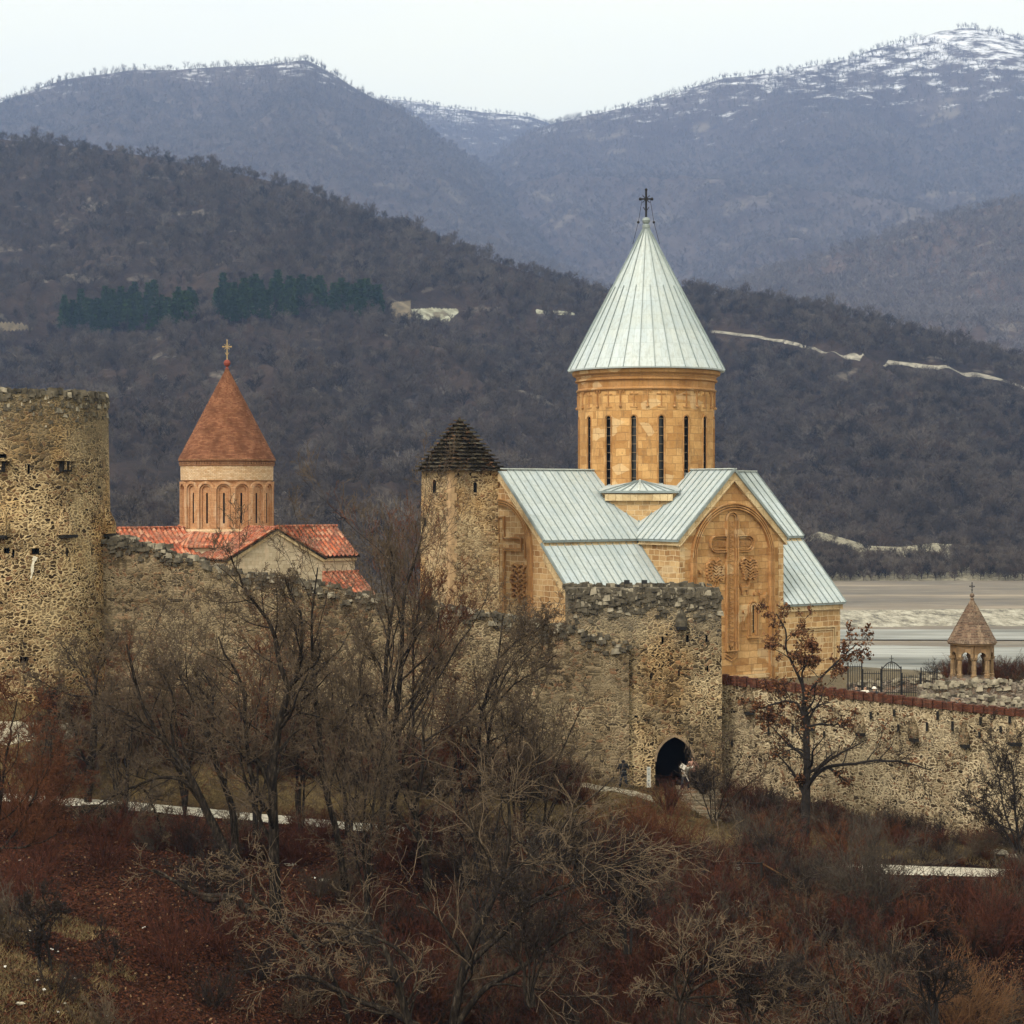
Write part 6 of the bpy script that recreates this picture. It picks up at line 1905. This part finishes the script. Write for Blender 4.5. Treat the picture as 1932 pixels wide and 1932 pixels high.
# ------------------------------------------------------------ shrubs
def shrub_mesh(name, seed, h, rad, mat, nst=26, fan=None, wt=.012, dens=(7, 5), lean=(0, 0), arch=-.04):
    r = np.random.default_rng(seed)
    a = r.uniform(0, 6.28, nst); q = rad * np.sqrt(r.uniform(0, 1, nst))
    d = np.stack([np.cos(a) * q + lean[0], np.sin(a) * q + lean[1], np.full(nst, h)], 1)
    k = 8; P = np.empty((nst, k, 3)); P[:, 0] = np.stack([np.cos(a) * q * .12, np.sin(a) * q * .12, np.full(nst, -.15)], 1)
    L = r.uniform(.65, 1.1, nst) * h * 1.1; d = unit(d)
    for j in range(1, k):
        d = unit(d + r.normal(0, .10, d.shape) + [0, 0, arch]); P[:, j] = P[:, j - 1] + d * (L / (k - 1))[:, None]
    Rr = np.linspace(wt * 1.6, wt * .7, k)[None].repeat(nst, 0)
    c1, r1 = grow(r, P, Rr, dens[0], .25, 1, .38, (18, 50), 5, .15, .04, .7)
    c2, r2 = grow(r, c1, r1, dens[1], .15, 1, .5, (20, 60), 3, .2, .03, .8)
    co, qd = join([tubes(P, Rr, 4, r), tubes(c1, r1, 3, r, .007), tubes(c2, r2, 3, r, .006)])
    return np_mesh(name, co, qd, [mat], False, link=False)
def shrub(px, py, Y, h, rad, mat, seed, label, **kw):
    x_, y_, _ = PX(px, py, Y); z_ = float(ground_z(x_, y_))
    o = bpy.data.objects.new("shrub", shrub_mesh("shrub", seed, h, rad, M[mat], **kw)); COL.objects.link(o)
    o.location = (x_, y_, z_)
    return tag(o, label, "shrub")
M['twig_straw'] = m_plain("straw_coloured_stems", (.13, .065, .028), .95, .4, 3)
M['twig_grey'] = m_plain("grey_mauve_twigs", (.060, .047, .035), .95, .35, 3)
M['twig_red'] = m_plain("dark_red_twigs", (.060, .017, .008), .95, .5, 3)
S = shrub
S(1640, 1640, 88, 4.6, 2.6, 'twig_grey', 61, "large rounded grey bush in the middle of the right thicket", nst=46, dens=(9, 7))
S(1795, 1760, 76, 3.6, 2.0, 'twig_straw', 62, "tawny bush fanning to the right at the lower right", nst=60, dens=(8, 5), lean=(1.6, 0))
S(1250, 1545, 96, 3.1, 2.3, 'twig_rust', 63, "rust-brown bush below the gate arch", nst=44, dens=(9, 6))
S(1175, 1560, 95, 2.9, 2.1, 'twig_rust', 64, "russet bush below the standing person", nst=44, dens=(9, 6))
S(1262, 1500, 105.5, 1.9, .8, 'twig_red', 65, "small dark red bush at the foot of the gate arch", nst=30)
S(1328, 1470, 109.2, 1.9, .55, 'twig_dark', 66, "dark bush at the right jamb of the gate arch", nst=40, dens=(9, 6))
S(1430, 1560, 97, 2.9, 2.2, 'twig_grey', 67, "dull grey-brown bush between the gate steps and the leafy tree", nst=40)
S(1490, 1850, 72, 3.0, 1.9, 'twig_red', 68, "dark red bush in the bottom right thicket, left of the grey fan", nst=46)
S(1350, 1640, 88, 2.6, 1.9, 'twig_red', 69, "red-brown bush under the long pale pole", nst=44)
S(1880, 1720, 84, 3.0, 2.0, 'twig_red', 70, "dark red bush beneath the road at the right edge", nst=46)
S(1830, 1860, 70, 2.6, 1.8, 'twig_dark', 71, "blackish bush in the bottom right corner", nst=46)
S(1700, 1850, 70, 2.6, 1.6, 'twig_grey', 72, "grey bush at the bottom edge below the tawny one", nst=46)
S(40, 1560, 88, 3.2, 2.0, 'twig_rust', 73, "orange-brown bush at the left edge under the tower", nst=50)
S(330, 1600, 90, 2.2, 1.8, 'twig_red', 74, "low reddish bush just below the road on the left", nst=40)
S(1100, 1700, 84, 2.6, 2.0, 'twig_red', 75, "reddish-brown bush behind the long sweeping branch", nst=44)
S(1585, 1560, 100, 1.8, 1.6, 'twig_rust', 76, "low russet bush right of the leafy tree's foot", nst=36)
S(1460, 1580, 100, 1.9, 1.8, 'twig_rust', 77, "low russet bush left of the leafy tree's foot", nst=36)
S(560, 1640, 90, 2.2, 1.8, 'twig_red', 78, "dark red bush behind the forked tree's trunk", nst=40)
S(880, 1640, 88, 2.6, 2.0, 'twig_dark', 79, "black-brown bush right of the crooked dark tree", nst=44)

# undergrowth: dense thicket nobody could count
tp = []
for i, (mt, h, rad) in enumerate((('twig_rust', 1.7, 1.0), ('twig_red', 1.5, 1.1), ('twig_dark', 1.8, 1.1), ('twig_grey', 1.9, 1.1), ('twig_rust', 1.2, .9), ('twig_red', 2.0, 1.0), ('twig_dark', 1.4, 1.2), ('twig', 1.7, 1.2))):
    tp.append(shrub_mesh("thicket_plant_%d" % i, 300 + i, h, rad, M[mt], nst=22, wt=.010, dens=(7, 5)))
r = np.random.default_rng(77)
n = 6500
Yt = 56 + 42 * r.uniform(0, 1, n) ** .9; ut = r.uniform(-60, 2000, n); xt = (ut - 966) / 3600 * Yt
zt_ = ground_z(xt, Yt); pyt = 930 - zt_ / Yt * 3600
dens = fbm(xt * .22, Yt * .22, 9, 3) + .5
left = sstep(-1, -9, xt)                    # open leaf-strewn slope on the left
keep = r.uniform(0, 1, n) < (.50 * sstep(.36, .56, dens)) * (1 - left * .93)
keep &= Yt < road_y(xt) - 1.5
keep &= ~((ut > 1680) & (ut < 1850) & (Yt > 89.5))
pts = np.stack([xt, Yt, zt_ - .05], 1)[keep]
print("thicket", len(pts))
scatter("thicket", pts, r.uniform(.7, 1.3, len(pts)), tp, 5, tilt=.12)
# scrub along the foot of the walls
n = 1700
xt = r.uniform(-26, 27, n); Yt = wall_y(xt) - r.uniform(.4, 7, n) ** 1.0
k = (Yt > road_y(xt) + 1.4) & ((xt < 4) | (xt > 12)) & (r.uniform(0, 1, n) < np.where(xt > 12, .5 - .3 * sstep(17, 24, xt), .55))
pts = np.stack([xt, Yt, ground_z(xt, Yt) - .05], 1)[k]
xg = r.uniform(29, 42, 160); yg = r.uniform(122.5, 133, 160)
pts = np.concatenate([pts, np.stack([xg, yg, ground_z(xg, yg)], 1)])
scatter("wall_foot_scrub", pts, r.uniform(.4, .9, len(pts)), tp, 6, tilt=.12)

# fallen leaves, dry grass
r = np.random.default_rng(5)
n = 150000
Yt = 52 + 46 * r.uniform(0, 1, n) ** 1.1; ut = r.uniform(-30, 1990, n); xt = (ut - 966) / 3600 * Yt
k = (Yt < road_y(xt) - 1.0); xt, Yt = xt[k], Yt[k]; n = len(xt)
c = np.stack([xt, Yt, ground_z(xt, Yt) + r.uniform(.01, .07, n)], 1)
a = unit(r.normal(size=(n, 3)) * [1, 1, .5]); b = unit(np.cross(a, r.normal(size=(n, 3)))); s_ = r.uniform(.035, .085, n)[:, None]
co = np.stack([c - a * s_, c + b * s_ * .6, c + a * s_, c - b * s_ * .6], 1).reshape(-1, 3)
M['litter'] = m_plain("fallen_leaf", (.062, .018, .007), .95, .75, 12)
M['litter2'] = m_plain("pale_fallen_leaf", (.20, .12, .065), .95, .4, 12)
tag(np_mesh("fallen_leaves", co, np.arange(n * 4).reshape(-1, 4), [M['litter'], M['litter2']], False, (r.uniform(0, 1, n) > .93).astype(int)), kind='stuff')
def blades(name, x_, y_, hh, mats, seed, lean=.5, wd=.03, mi=None):
    r = np.random.default_rng(seed); n = len(x_)
    A = np.stack([x_, y_, ground_z(x_, y_) - .02], 1); d = unit(r.normal(0, lean, (n, 3)) * [1, 1, .2] + [0, 0, 1]); B = A + d * (hh * r.uniform(.5, 1.2, n))[:, None]
    s = unit(np.cross(d, r.normal(size=(n, 3)))) * wd / 2
    co = np.stack([A - s, A + s, B], 1).reshape(-1, 3)
    o = np_mesh(name, co, np.arange(n * 3).reshape(-1, 3), mats, False, mi)
    return tag(o, kind='stuff')
M['grass'] = m_plain("dry_grass", (.16, .115, .055), .95, .6, 1.2)
M['grass2'] = m_plain("dull_green_grass", (.085, .062, .030), .95, .5, 1.2)
n = 90000; xt = r.uniform(-32, 34, n); Yt = r.uniform(97, 112.5, n)
k = (Yt > road_y(xt) + 1.2) & (Yt < wall_y(xt) - .1) & (fbm(xt * .5, Yt * .5, 3, 3) > -.12)
k &= np.abs(Yt - np.interp(xt, [-30, -18, -12, 0, 8.5], [104.5, 105.3, 106, 107.3, 108.4])) > .7
xt, Yt = xt[k], Yt[k]
blades("dry_grass", xt, Yt, .28, [M['grass'], M['grass2']], 3, mi=(fbm(xt * .3, Yt * .3, 8, 3) + r.normal(0, .15, len(xt)) > .0).astype(int))
n = 60000; Yt = r.uniform(50, 72, n); ut = r.uniform(-40, 700, n); xt = (ut - 966) / 3600 * Yt
k = (fbm(xt * .45, Yt * .45, 13, 4) + sstep(-9, -16, xt) * .5 - sstep(58, 68, Yt) * .35 > .12); xt, Yt = xt[k], Yt[k]
blades("slope_grass", xt, Yt, .30, [M['grass']], 4, lean=.8)

# ------------------------------------------------------------ small things
def hit(px, py, y0=45.0, y1=112.0):
    """where the sight line through a photo pixel meets the ground"""
    Y = np.arange(y0, y1, .1); x = (px - 966) / 3600 * Y; z = (930 - py) / 3600 * Y
    g = ground_z(x, Y); b = np.where(z <= g)[0]
    i = b[0] if len(b) else len(Y) - 1
    return float(x[i]), float(Y[i]), float(g[i])

# steps from the gate
st = MB()
sx0, sx1 = 9.4, 11.7
for k in range(9):
    Yk = 110.1 - k * .42; z = -16.98 - k * .17 + .10; xo = k * .16
    g = float(ground_z(sx0 + xo, Yk)); z = max(z, g + .08)
    st.box(sx0 + xo + rr.uniform(-.06, .06), sx1 + xo + rr.uniform(-.1, .1), Yk - .42, Yk + .05, z - .6, z)
M['step'] = m_rubble("worn_stone_steps", mortar=(.33, .28, .2), stones=((.2, .17, .12), (.33, .28, .2), (.46, .40, .3)), sx=1.6, sy=5)
tag(st.build("stone_steps", M['step']), "worn stone steps leading up to the pointed gate arch", "steps")

# people
def skin(name, V, E_, Rr, mat, sub=1):
    me = bpy.data.meshes.new(name); me.from_pydata(V, E_, []); 
    o = bpy.data.objects.new(name, me); COL.objects.link(o)
    o.modifiers.new("s", 'SKIN'); sd_ = me.skin_vertices[0].data
    for i, q in enumerate(Rr):
        sd_[i].radius = (q, q) if not isinstance(q, tuple) else q
    sd_[0].use_root = True
    sb = o.modifiers.new("u", 'SUBSURF'); sb.levels = sub; sb.render_levels = sub
    bpy.context.view_layer.update()
    m2 = bpy.data.meshes.new_from_object(o.evaluated_get(bpy.context.evaluated_depsgraph_get()))
    bpy.data.objects.remove(o)
    m2.name = name; m2.materials.clear(); m2.materials.append(mat)
    m2.polygons.foreach_set('use_smooth', [True] * len(m2.polygons))
    return m2
M['skin'] = m_plain("skin_tone", (.50, .30, .20), .6, .08)
M['hair'] = m_plain("dark_hair", (.02, .014, .01), .7, .2)
def person(loc, rz, label, jacket, trousers, h=1.74, bend=0.0, stride=.16, arms=((-.32, .02, .98), (.32, .02, .98)), hood=None, pack=None, waist=None, hat=None, group=None):
    root = empty("person", loc, rz, label, "person", group)
    s = h / 1.74; bz = lambda x, y, z: (x * s, (y - math.sin(bend) * max(0, z - .92)) * s, (z if z < .92 else .92 + (z - .92) * math.cos(bend)) * s)
    V = [bz(0, 0, .95), bz(0, 0, 1.15), bz(0, .01, 1.36), bz(0, 0, 1.46), bz(0, -.02, 1.54), bz(0, -.03, 1.62), bz(0, -.03, 1.69)]
    Q = [.10, .09, .10, .055, .055, .088, .075]; E_ = [(0, 1), (1, 2), (2, 3), (3, 4), (4, 5), (5, 6)]
    def add(p, q, par):
        V.append(p); Q.append(q); E_.append((par, len(V) - 1)); return len(V) - 1
    jk = {}
    for sd_, ar in ((-1, arms[0]), (1, arms[1])):
        a = add(bz(sd_ * .19, 0, 1.40), .06, 2)
        el = (np.array(bz(sd_ * .19, 0, 1.40)) + np.array(bz(*ar))) / 2 + np.array((sd_ * .07, .05, -.04)) * s
        b = add(tuple(el), .043, a); hnd = np.array(bz(*ar)); c = add(tuple(hnd), .028, b)
        dr = hnd - el; dr /= np.linalg.norm(dr)
        p = add(tuple(hnd + dr * .07 * s), .03, c)
        for f in range(4):
            off = np.array((0, (f - 1.5) * .018, 0)); L = (.062, .075, .07, .055)[f]
            m1 = add(tuple(hnd + dr * (.09 + L * .5) * s + off), .008, p); add(tuple(hnd + dr * (.09 + L) * s + off + np.array((-sd_ * .012, 0, 0))), .007, m1)
        add(tuple(hnd + dr * .06 * s + np.array((0, -.045, 0))), .009, c)
        l1 = add((sd_ * .10 * s, .0, .86 * s), .095, 0); l2 = add((sd_ * (.08 + stride * .5) * s, -.02 * sd_, .48 * s), .062, l1)
        l3 = add((sd_ * (.07 + stride) * s, .02 * sd_, .09 * s), .042, l2); add((sd_ * (.07 + stride) * s, -.14 * s + .02 * sd_, .035 * s), .035, l3)
        jk[sd_] = (bz(sd_ * .19, 0, 1.40), tuple(el), tuple(hnd - dr * .03))
    o = bpy.data.objects.new("body", skin("body", V, E_, Q, M['skin'])); COL.objects.link(o); o.parent = root
    def rings(mb, prof, f):
        n = 14; vs_ = []; fs = []
        for k, (r0, z) in enumerate(prof):
            for i in range(n):
                an = 2 * math.pi * i / n; vs_.append(f(r0 * math.cos(an), r0 * .72 * math.sin(an), z))
        for k in range(len(prof) - 1):
            for i in range(n): fs.append((k * n + i, k * n + (i + 1) % n, (k + 1) * n + (i + 1) % n, (k + 1) * n + i))
        fs += [list(range(n))[::-1], [(len(prof) - 1) * n + i for i in range(n)]]
        mb.add(vs_, fs)
    mb = MB(); rings(mb, [(.205, .82), (.20, .95), (.185, 1.12), (.215, 1.28), (.225, 1.38), (.17, 1.45), (.085, 1.49)], bz)
    for sd_ in (-1, 1):
        q = jk[sd_]; mb.tube([bz(sd_ * .14, 0, 1.41), q[0], q[1], q[2]], [.08, .085, .062, .048], 10)
    mb.build("jacket", jacket, root, smooth=True)
    mb = MB(); rings(mb, [(.12, .72), (.185, .80), (.185, .94), (.17, 1.0)], lambda x, y, z: (x * s, y * s, z * s))
    for sd_ in (-1, 1):
        mb.tube([(sd_ * .09 * s, 0, .90 * s), (sd_ * .10 * s, 0, .80 * s), (sd_ * (.08 + stride * .5) * s, -.02 * sd_, .48 * s), (sd_ * (.07 + stride) * s, .02 * sd_, .07 * s)], [.09, .105, .078, .062], 10)
    mb.build("trousers", trousers, root, smooth=True)
    hp = bz(0, -.03, 1.655)
    if hood:
        HV = [bz(0, .03, 1.48), bz(0, .0, 1.60), bz(0, -.01, 1.69)]; m_ = skin("hood", HV, [(0, 1), (1, 2)], [.11, .118, .10], hood)
        o = bpy.data.objects.new("hood", m_)
    elif hat:
        o = MB().lathe([(.145, hp[2] + .0), (.13, hp[2] + .02), (.11, hp[2] + .07), (.06, hp[2] + .115), (.01, hp[2] + .125)], 16, hp[0], hp[1]).build("hat", hat); COL.objects.unlink(o)
    else:
        HV = [bz(0, .02, 1.60), bz(0, .0, 1.67), bz(0, -.02, 1.72)]; o = bpy.data.objects.new("hair", skin("hair", HV, [(0, 1), (1, 2)], [.088, .098, .08], M['hair']))
    COL.objects.link(o); o.parent = root
    for sd_ in (-1, 1):
        MB().ball((hp[0] + sd_ * .03, hp[1] - .088 * s, hp[2] - .02), .012, n=6).build("eye", M['dark'], root)
    MB().tube([(hp[0], hp[1] - .08, hp[2] - .01), (hp[0], hp[1] - .115, hp[2] - .045)], .014, 6).build("nose", M['skin'], root)
    if waist: MB().lathe([(.19, 1.0 * s), (.195, 1.05 * s)], 16).build("belt_bag", waist, root)
    if pack: # worn on the back (+y)
        q = bz(0, .20, 1.25); MB().lathe([(.08, -.22), (.15, -.18), (.16, .05), (.12, .19), (.05, .22)], 12).build("backpack", pack, root, (q[0], q[1], q[2]))
    return root
M['black_cloth'] = m_plain("black_cloth", (.012, .012, .014), .9, .3)
M['navy_cloth'] = m_plain("dark_blue_cloth", (.02, .025, .035), .9, .3)
M['white_cloth'] = m_plain("white_cloth", (.70, .66, .58), .9, .1)
M['pink_cloth'] = m_plain("dull_pink_cloth", (.36, .20, .15), .9, .2)
M['grey_cloth'] = m_plain("grey_cloth", (.16, .16, .16), .9, .2)
px_, py_, pz_ = hit(1176, 1489, 100, 110)
person((px_, py_, pz_), R(178), "person in a dark hooded jacket standing with feet apart left of the gate", M['black_cloth'], M['navy_cloth'], h=1.72, stride=.14,
       arms=((-.28, -.10, 1.02), (.28, -.10, 1.02)), hood=M['black_cloth'], waist=m_plain('dark_grey_strap', (.08, .085, .09), .9, .1))
def on_steps(x_, y_): return max(float(ground_z(x_, y_)) + .08, -16.98 - max(0, round((110.1 - y_) / .42)) * .17 + .10)
p2 = person((9.95, 109.6, on_steps(9.95, 109.6)), R(20), "person in a white top leaning forward in the gate arch", M['white_cloth'], M['navy_cloth'], h=1.66, bend=R(28), arms=((-.30, -.25, 1.1), (.26, -.30, 1.55)))
person((10.45, 110.3, on_steps(10.45, 110.3)), R(-10), "person in a dull pink top just inside the gate arch", M['pink_cloth'], M['black_cloth'], h=1.62)
u_ = MB().bar((10.12, 109.3, -16.5), (9.72, 109.2, -15.75), .05).bar((9.72, 109.2, -15.78), (9.86, 109.2, -15.55), .16, .3)
tag(u_.build("scarf", M['white_cloth']), "white scarf held up by the person in the white top", "scarf")
for a, Yq, h_, jm, tm, kw, lab in ((1615, 110.9, 1.72, 'black_cloth', 'black_cloth', dict(), "person in a black jacket on the terrace, leftmost behind the brick parapet"),
                             (1632, 111.6, 1.62, 'white_cloth', 'black_cloth', dict(), "person in a white jacket on the terrace between two others"),
                             (1649, 111.2, 1.60, 'navy_cloth', 'black_cloth', dict(hat=M['white_cloth']), "person with a white hat on the terrace near the iron gate"),
                             (1812, 106.0, 1.68, 'black_cloth', 'black_cloth', dict(bend=R(35)), "person in black leaning over the brick parapet below the belfry")):
    person((PX(a, 0, Yq)[0], Yq, -12.92 if a < 1700 else -12.95), R(15 if a < 1700 else -20), lab, M[jm], M[tm], h=h_, **kw)

# white notice panel beside the gate
x_, y_, z_ = hit(1224, 1486, 100, 109.9)
sg = empty("notice_board", (x_, y_, z_), 0, "narrow white notice panel standing left of the gate arch", "sign")
M['white_panel'] = m_plain("white_panel", (.50, .49, .44), .6, .2)
MB().box(-.115, .115, -.03, .03, .12, 1.30).build("panel", M['white_panel'], sg)
for z, w_, h in ((1.18, .10, .10), (1.0, .16, .02), (.94, .14, .02), (.86, .09, .09), (.72, .16, .02), (.66, .12, .02), (.52, .10, .10), (.36, .15, .02), (.30, .13, .02)):
    MB().box(-w_ / 2, w_ / 2, -.034, -.028, z - h / 2, z + h / 2).build("printed_mark", M['seam'], sg)
for s_ in (-1, 1): MB().box(s_ * .11 - .02, s_ * .11 + .02, -.02, .02, -.1, .12).build("leg", M['iron'], sg)

# floodlights on the gate tower
for a, b, w_, lab in ((1178, 1113, 1.0, "double black floodlight on the gate tower top, the left one"), (1211, 1113, .8, "single black floodlight on the gate tower top, the right one")):
    x_ = PX(a, b, 110.9)[0]
    fl = empty("floodlight", (x_, 110.9, -5.46), 0, lab, "floodlight")
    MB().bar((0, 0, -.1), (0, 0, .22), .035).bar((0, 0, .10), (-.30 * (w_ > .9), 0, .02), .03).build("bracket", M['iron'], fl)
    MB().box(-.02, .30, -.09, .07, .18, .40).build("lamp_head", M['iron'], fl)
    MB().box(.02, .26, -.10, -.092, .21, .37).build("lamp_glass", M['glass'], fl)
    if w_ > .9: MB().box(-.46, -.26, -.08, .06, -.02, .14).build("lamp_head", M['iron'], fl)

# iron fence and gate on the terrace
FY = 119.0
def fence_run(name, x0, x1, ztop, label, arch=False, cat="fence"):
    a = PX(x0, 0, FY)[0]; b = PX(x1, 0, FY)[0]; zt = (930 - ztop) / 3600 * FY
    f = empty(name, ((a + b) / 2, FY, -12.75), 0, label, cat, None if arch else "iron fence sections")
    lo = (-(a + b) / 2, -FY, 12.75); mb = MB(); n = max(3, int((b - a) / .13))
    for i in range(n + 1):
        x_ = a + (b - a) * i / n
        tz = zt + (.42 * math.sin(math.pi * i / n) if arch else 0)
        mb.bar((x_, FY, -12.7), (x_, FY, tz), .028)
        mb.bar((x_, FY, tz), (x_, FY, tz + .07), .012)
    mb.build("bars", M['iron'], f, lo)
    mb = MB(); mb.bar((a, FY - .01, -12.45), (b, FY - .01, -12.45), .04); mb.bar((a, FY - .01, zt - .12), (b, FY - .01, zt - .12), .04)
    if arch:
        pp_ = [(a + (b - a) * i / 12, FY - .01, zt + .44 * math.sin(math.pi * i / 12)) for i in range(13)]
        mb.tube(pp_, .03, 6)
        xm = (a + b) / 2; mb.bar((xm, FY, zt + .3), (xm, FY, zt + .85), .035); mb.bar((xm - .13, FY, zt + .66), (xm + .13, FY, zt + .66), .03)
    mb.build("rail", M['iron'], f, lo)
    for x_ in (a, b): MB().bar((x_, FY + .02, -12.8), (x_, FY + .02, zt + .15), .07).build("post", M['iron'], f, lo)
    return f
fence_run("iron_fence", 1600, 1626, 1254, "tallest iron fence section, beside the church corner")
fence_run("iron_fence", 1628, 1662, 1267, "iron fence section between the church and the arched gate")
fence_run("iron_gate", 1664, 1700, 1262, "arched black iron gate with a small cross on top", True, "gate")
fence_run("iron_fence", 1702, 1736, 1274, "lowest iron fence section right of the arched gate")
fence_run("iron_fence", 1738, 1768, 1264, "iron fence section nearest the belfry")
curtain("low_wall", [PX(1600, 1290, 121.5), PX(1680, 1284, 121.5), PX(1790, 1280, 121.5)], .6, M['rub_ruin'], "low rough wall behind the iron fence", lambda x: -12.8, 61, crest_n=5, crest_s=(.15, .35), cm=('crest2', 'crest'))

# pole leaning in the thicket
a = hit(1560, 1704, 60, 97); b = PX(1437, 1629, 90); c = PX(1370, 1628, 93)
pl = MB().tube([a, (np.array(a) * .5 + np.array(b) * .5 + (0, 0, .05)), b], [.05, .05, .045], 8)
tag(pl.build("wooden_pole", M['twig_straw']), "long pale wooden pole slanting down through the right thicket", "pole")
pl = MB().tube([b, c], .04, 8).tube([(b[0], b[1], b[2] + .05), (b[0], b[1], float(ground_z(b[0], b[1])) - .2)], .06, 8).tube([(c[0], c[1], c[2] + .05), (c[0], c[1], float(ground_z(c[0], c[1])) - .2)], .06, 8)
tag(pl.build("wooden_rail", M['bark_dark']), "dark wooden rail on posts above the long pale pole", "rail")

# dark low wall by the road at the left
x0, x1 = PX(62, 0, 96)[0], PX(238, 0, 96)[0]
dw = MB()
for i in range(10):
    xa, xb = x0 + (x1 - x0) * i / 10, x0 + (x1 - x0) * (i + 1) / 10
    g = float(ground_z((xa + xb) / 2, 96))
    dw.box(xa + .005, xb - .005, 95.8 + rr.uniform(-.04, .04), 96.4, g - .5, -15.75 + rr.uniform(-.06, .06))
M['darkstone'] = m_rubble("mossy_black_stone", mortar=(.03, .03, .022), stones=((.01, .01, .008), (.03, .028, .02), (.06, .055, .04)), sx=3, sy=5)
tag(dw.build("low_wall", M['darkstone']), "blackish low wall beside the road at the left, under the snapped trunk", "wall")

# rocks and litter
def rock(px, py, s, mat, lab, seed, grp=None, nm="rock", cat="rock"):
    r = random.Random(seed); p = hit(px, py)
    mb = MB().lathe([(s * r.uniform(.4, .6), -s * .2), (s * r.uniform(.8, 1), s * .1), (s * r.uniform(.6, .9), s * .38), (s * .2, s * .5)], 9)
    mb.v = [(v[0] * r.uniform(.8, 1.3) * 1.4, v[1] * r.uniform(.8, 1.2), v[2] * r.uniform(.8, 1.2)) for v in mb.v]
    o = mb.build(nm, mat, None, p); o.rotation_euler = (0, 0, r.uniform(-.4, .4))
    return tag(o, lab, cat, grp)
M['palerock'] = m_plain("pale_rock", (.34, .31, .25), .95, .4, 4)
rock(1884, 1612, .42, M['palerock'], "largest pale boulder at the wall's foot by the right edge", 1)
rock(1912, 1618, .34, M['palerock'], "smaller pale boulder nearest the right edge", 2)
rock(1862, 1608, .20, M['palerock'], "small pale stone left of the two boulders", 3)
rock(611, 1664, .24, M['palerock'], "flat pale stone among the dark leaves behind the forked tree", 4)
rock(548, 1633, .22, M['palerock'], "rough pale stone right of the forked trunk", 5)
rock(38, 1896, .12, M['palerock'], "pale stone in the grass at the lower left corner", 6)
M['scrap'] = m_plain("white_scrap", (.66, .64, .60), .7, .1, 8)
for i, (a, b) in enumerate(((53, 1756), (58, 1762), (98, 1796), (108, 1802), (140, 1851), (72, 1856), (82, 1872), (110, 1917), (123, 1898), (10, 1830), (6, 1703), (37, 1628), (271, 1755), (8, 1738), (202, 1922), (594, 1661), (1638, 1905), (1646, 1921), (1652, 1900))):
    r = random.Random(i + 50); p = hit(a, b); n = 5
    mb = MB(); pts_ = [(r.uniform(.03, .08) * math.cos(k * 2 * math.pi / n), r.uniform(.03, .07) * math.sin(k * 2 * math.pi / n), r.uniform(.03, .09)) for k in range(n)]
    mb.prism([(q[0], q[1], q[2] - .02) for q in pts_], pts_)
    g = "scraps on the lower left slope" if a < 700 else "scraps in the lower right thicket"
    tag(mb.build("paper_scrap", M['scrap'], None, (p[0], p[1], p[2] + .03)), "small white scrap of litter lying on the leafy left slope" if a < 700 else "small white scrap of litter in the thicket at the lower right", "scrap", g)
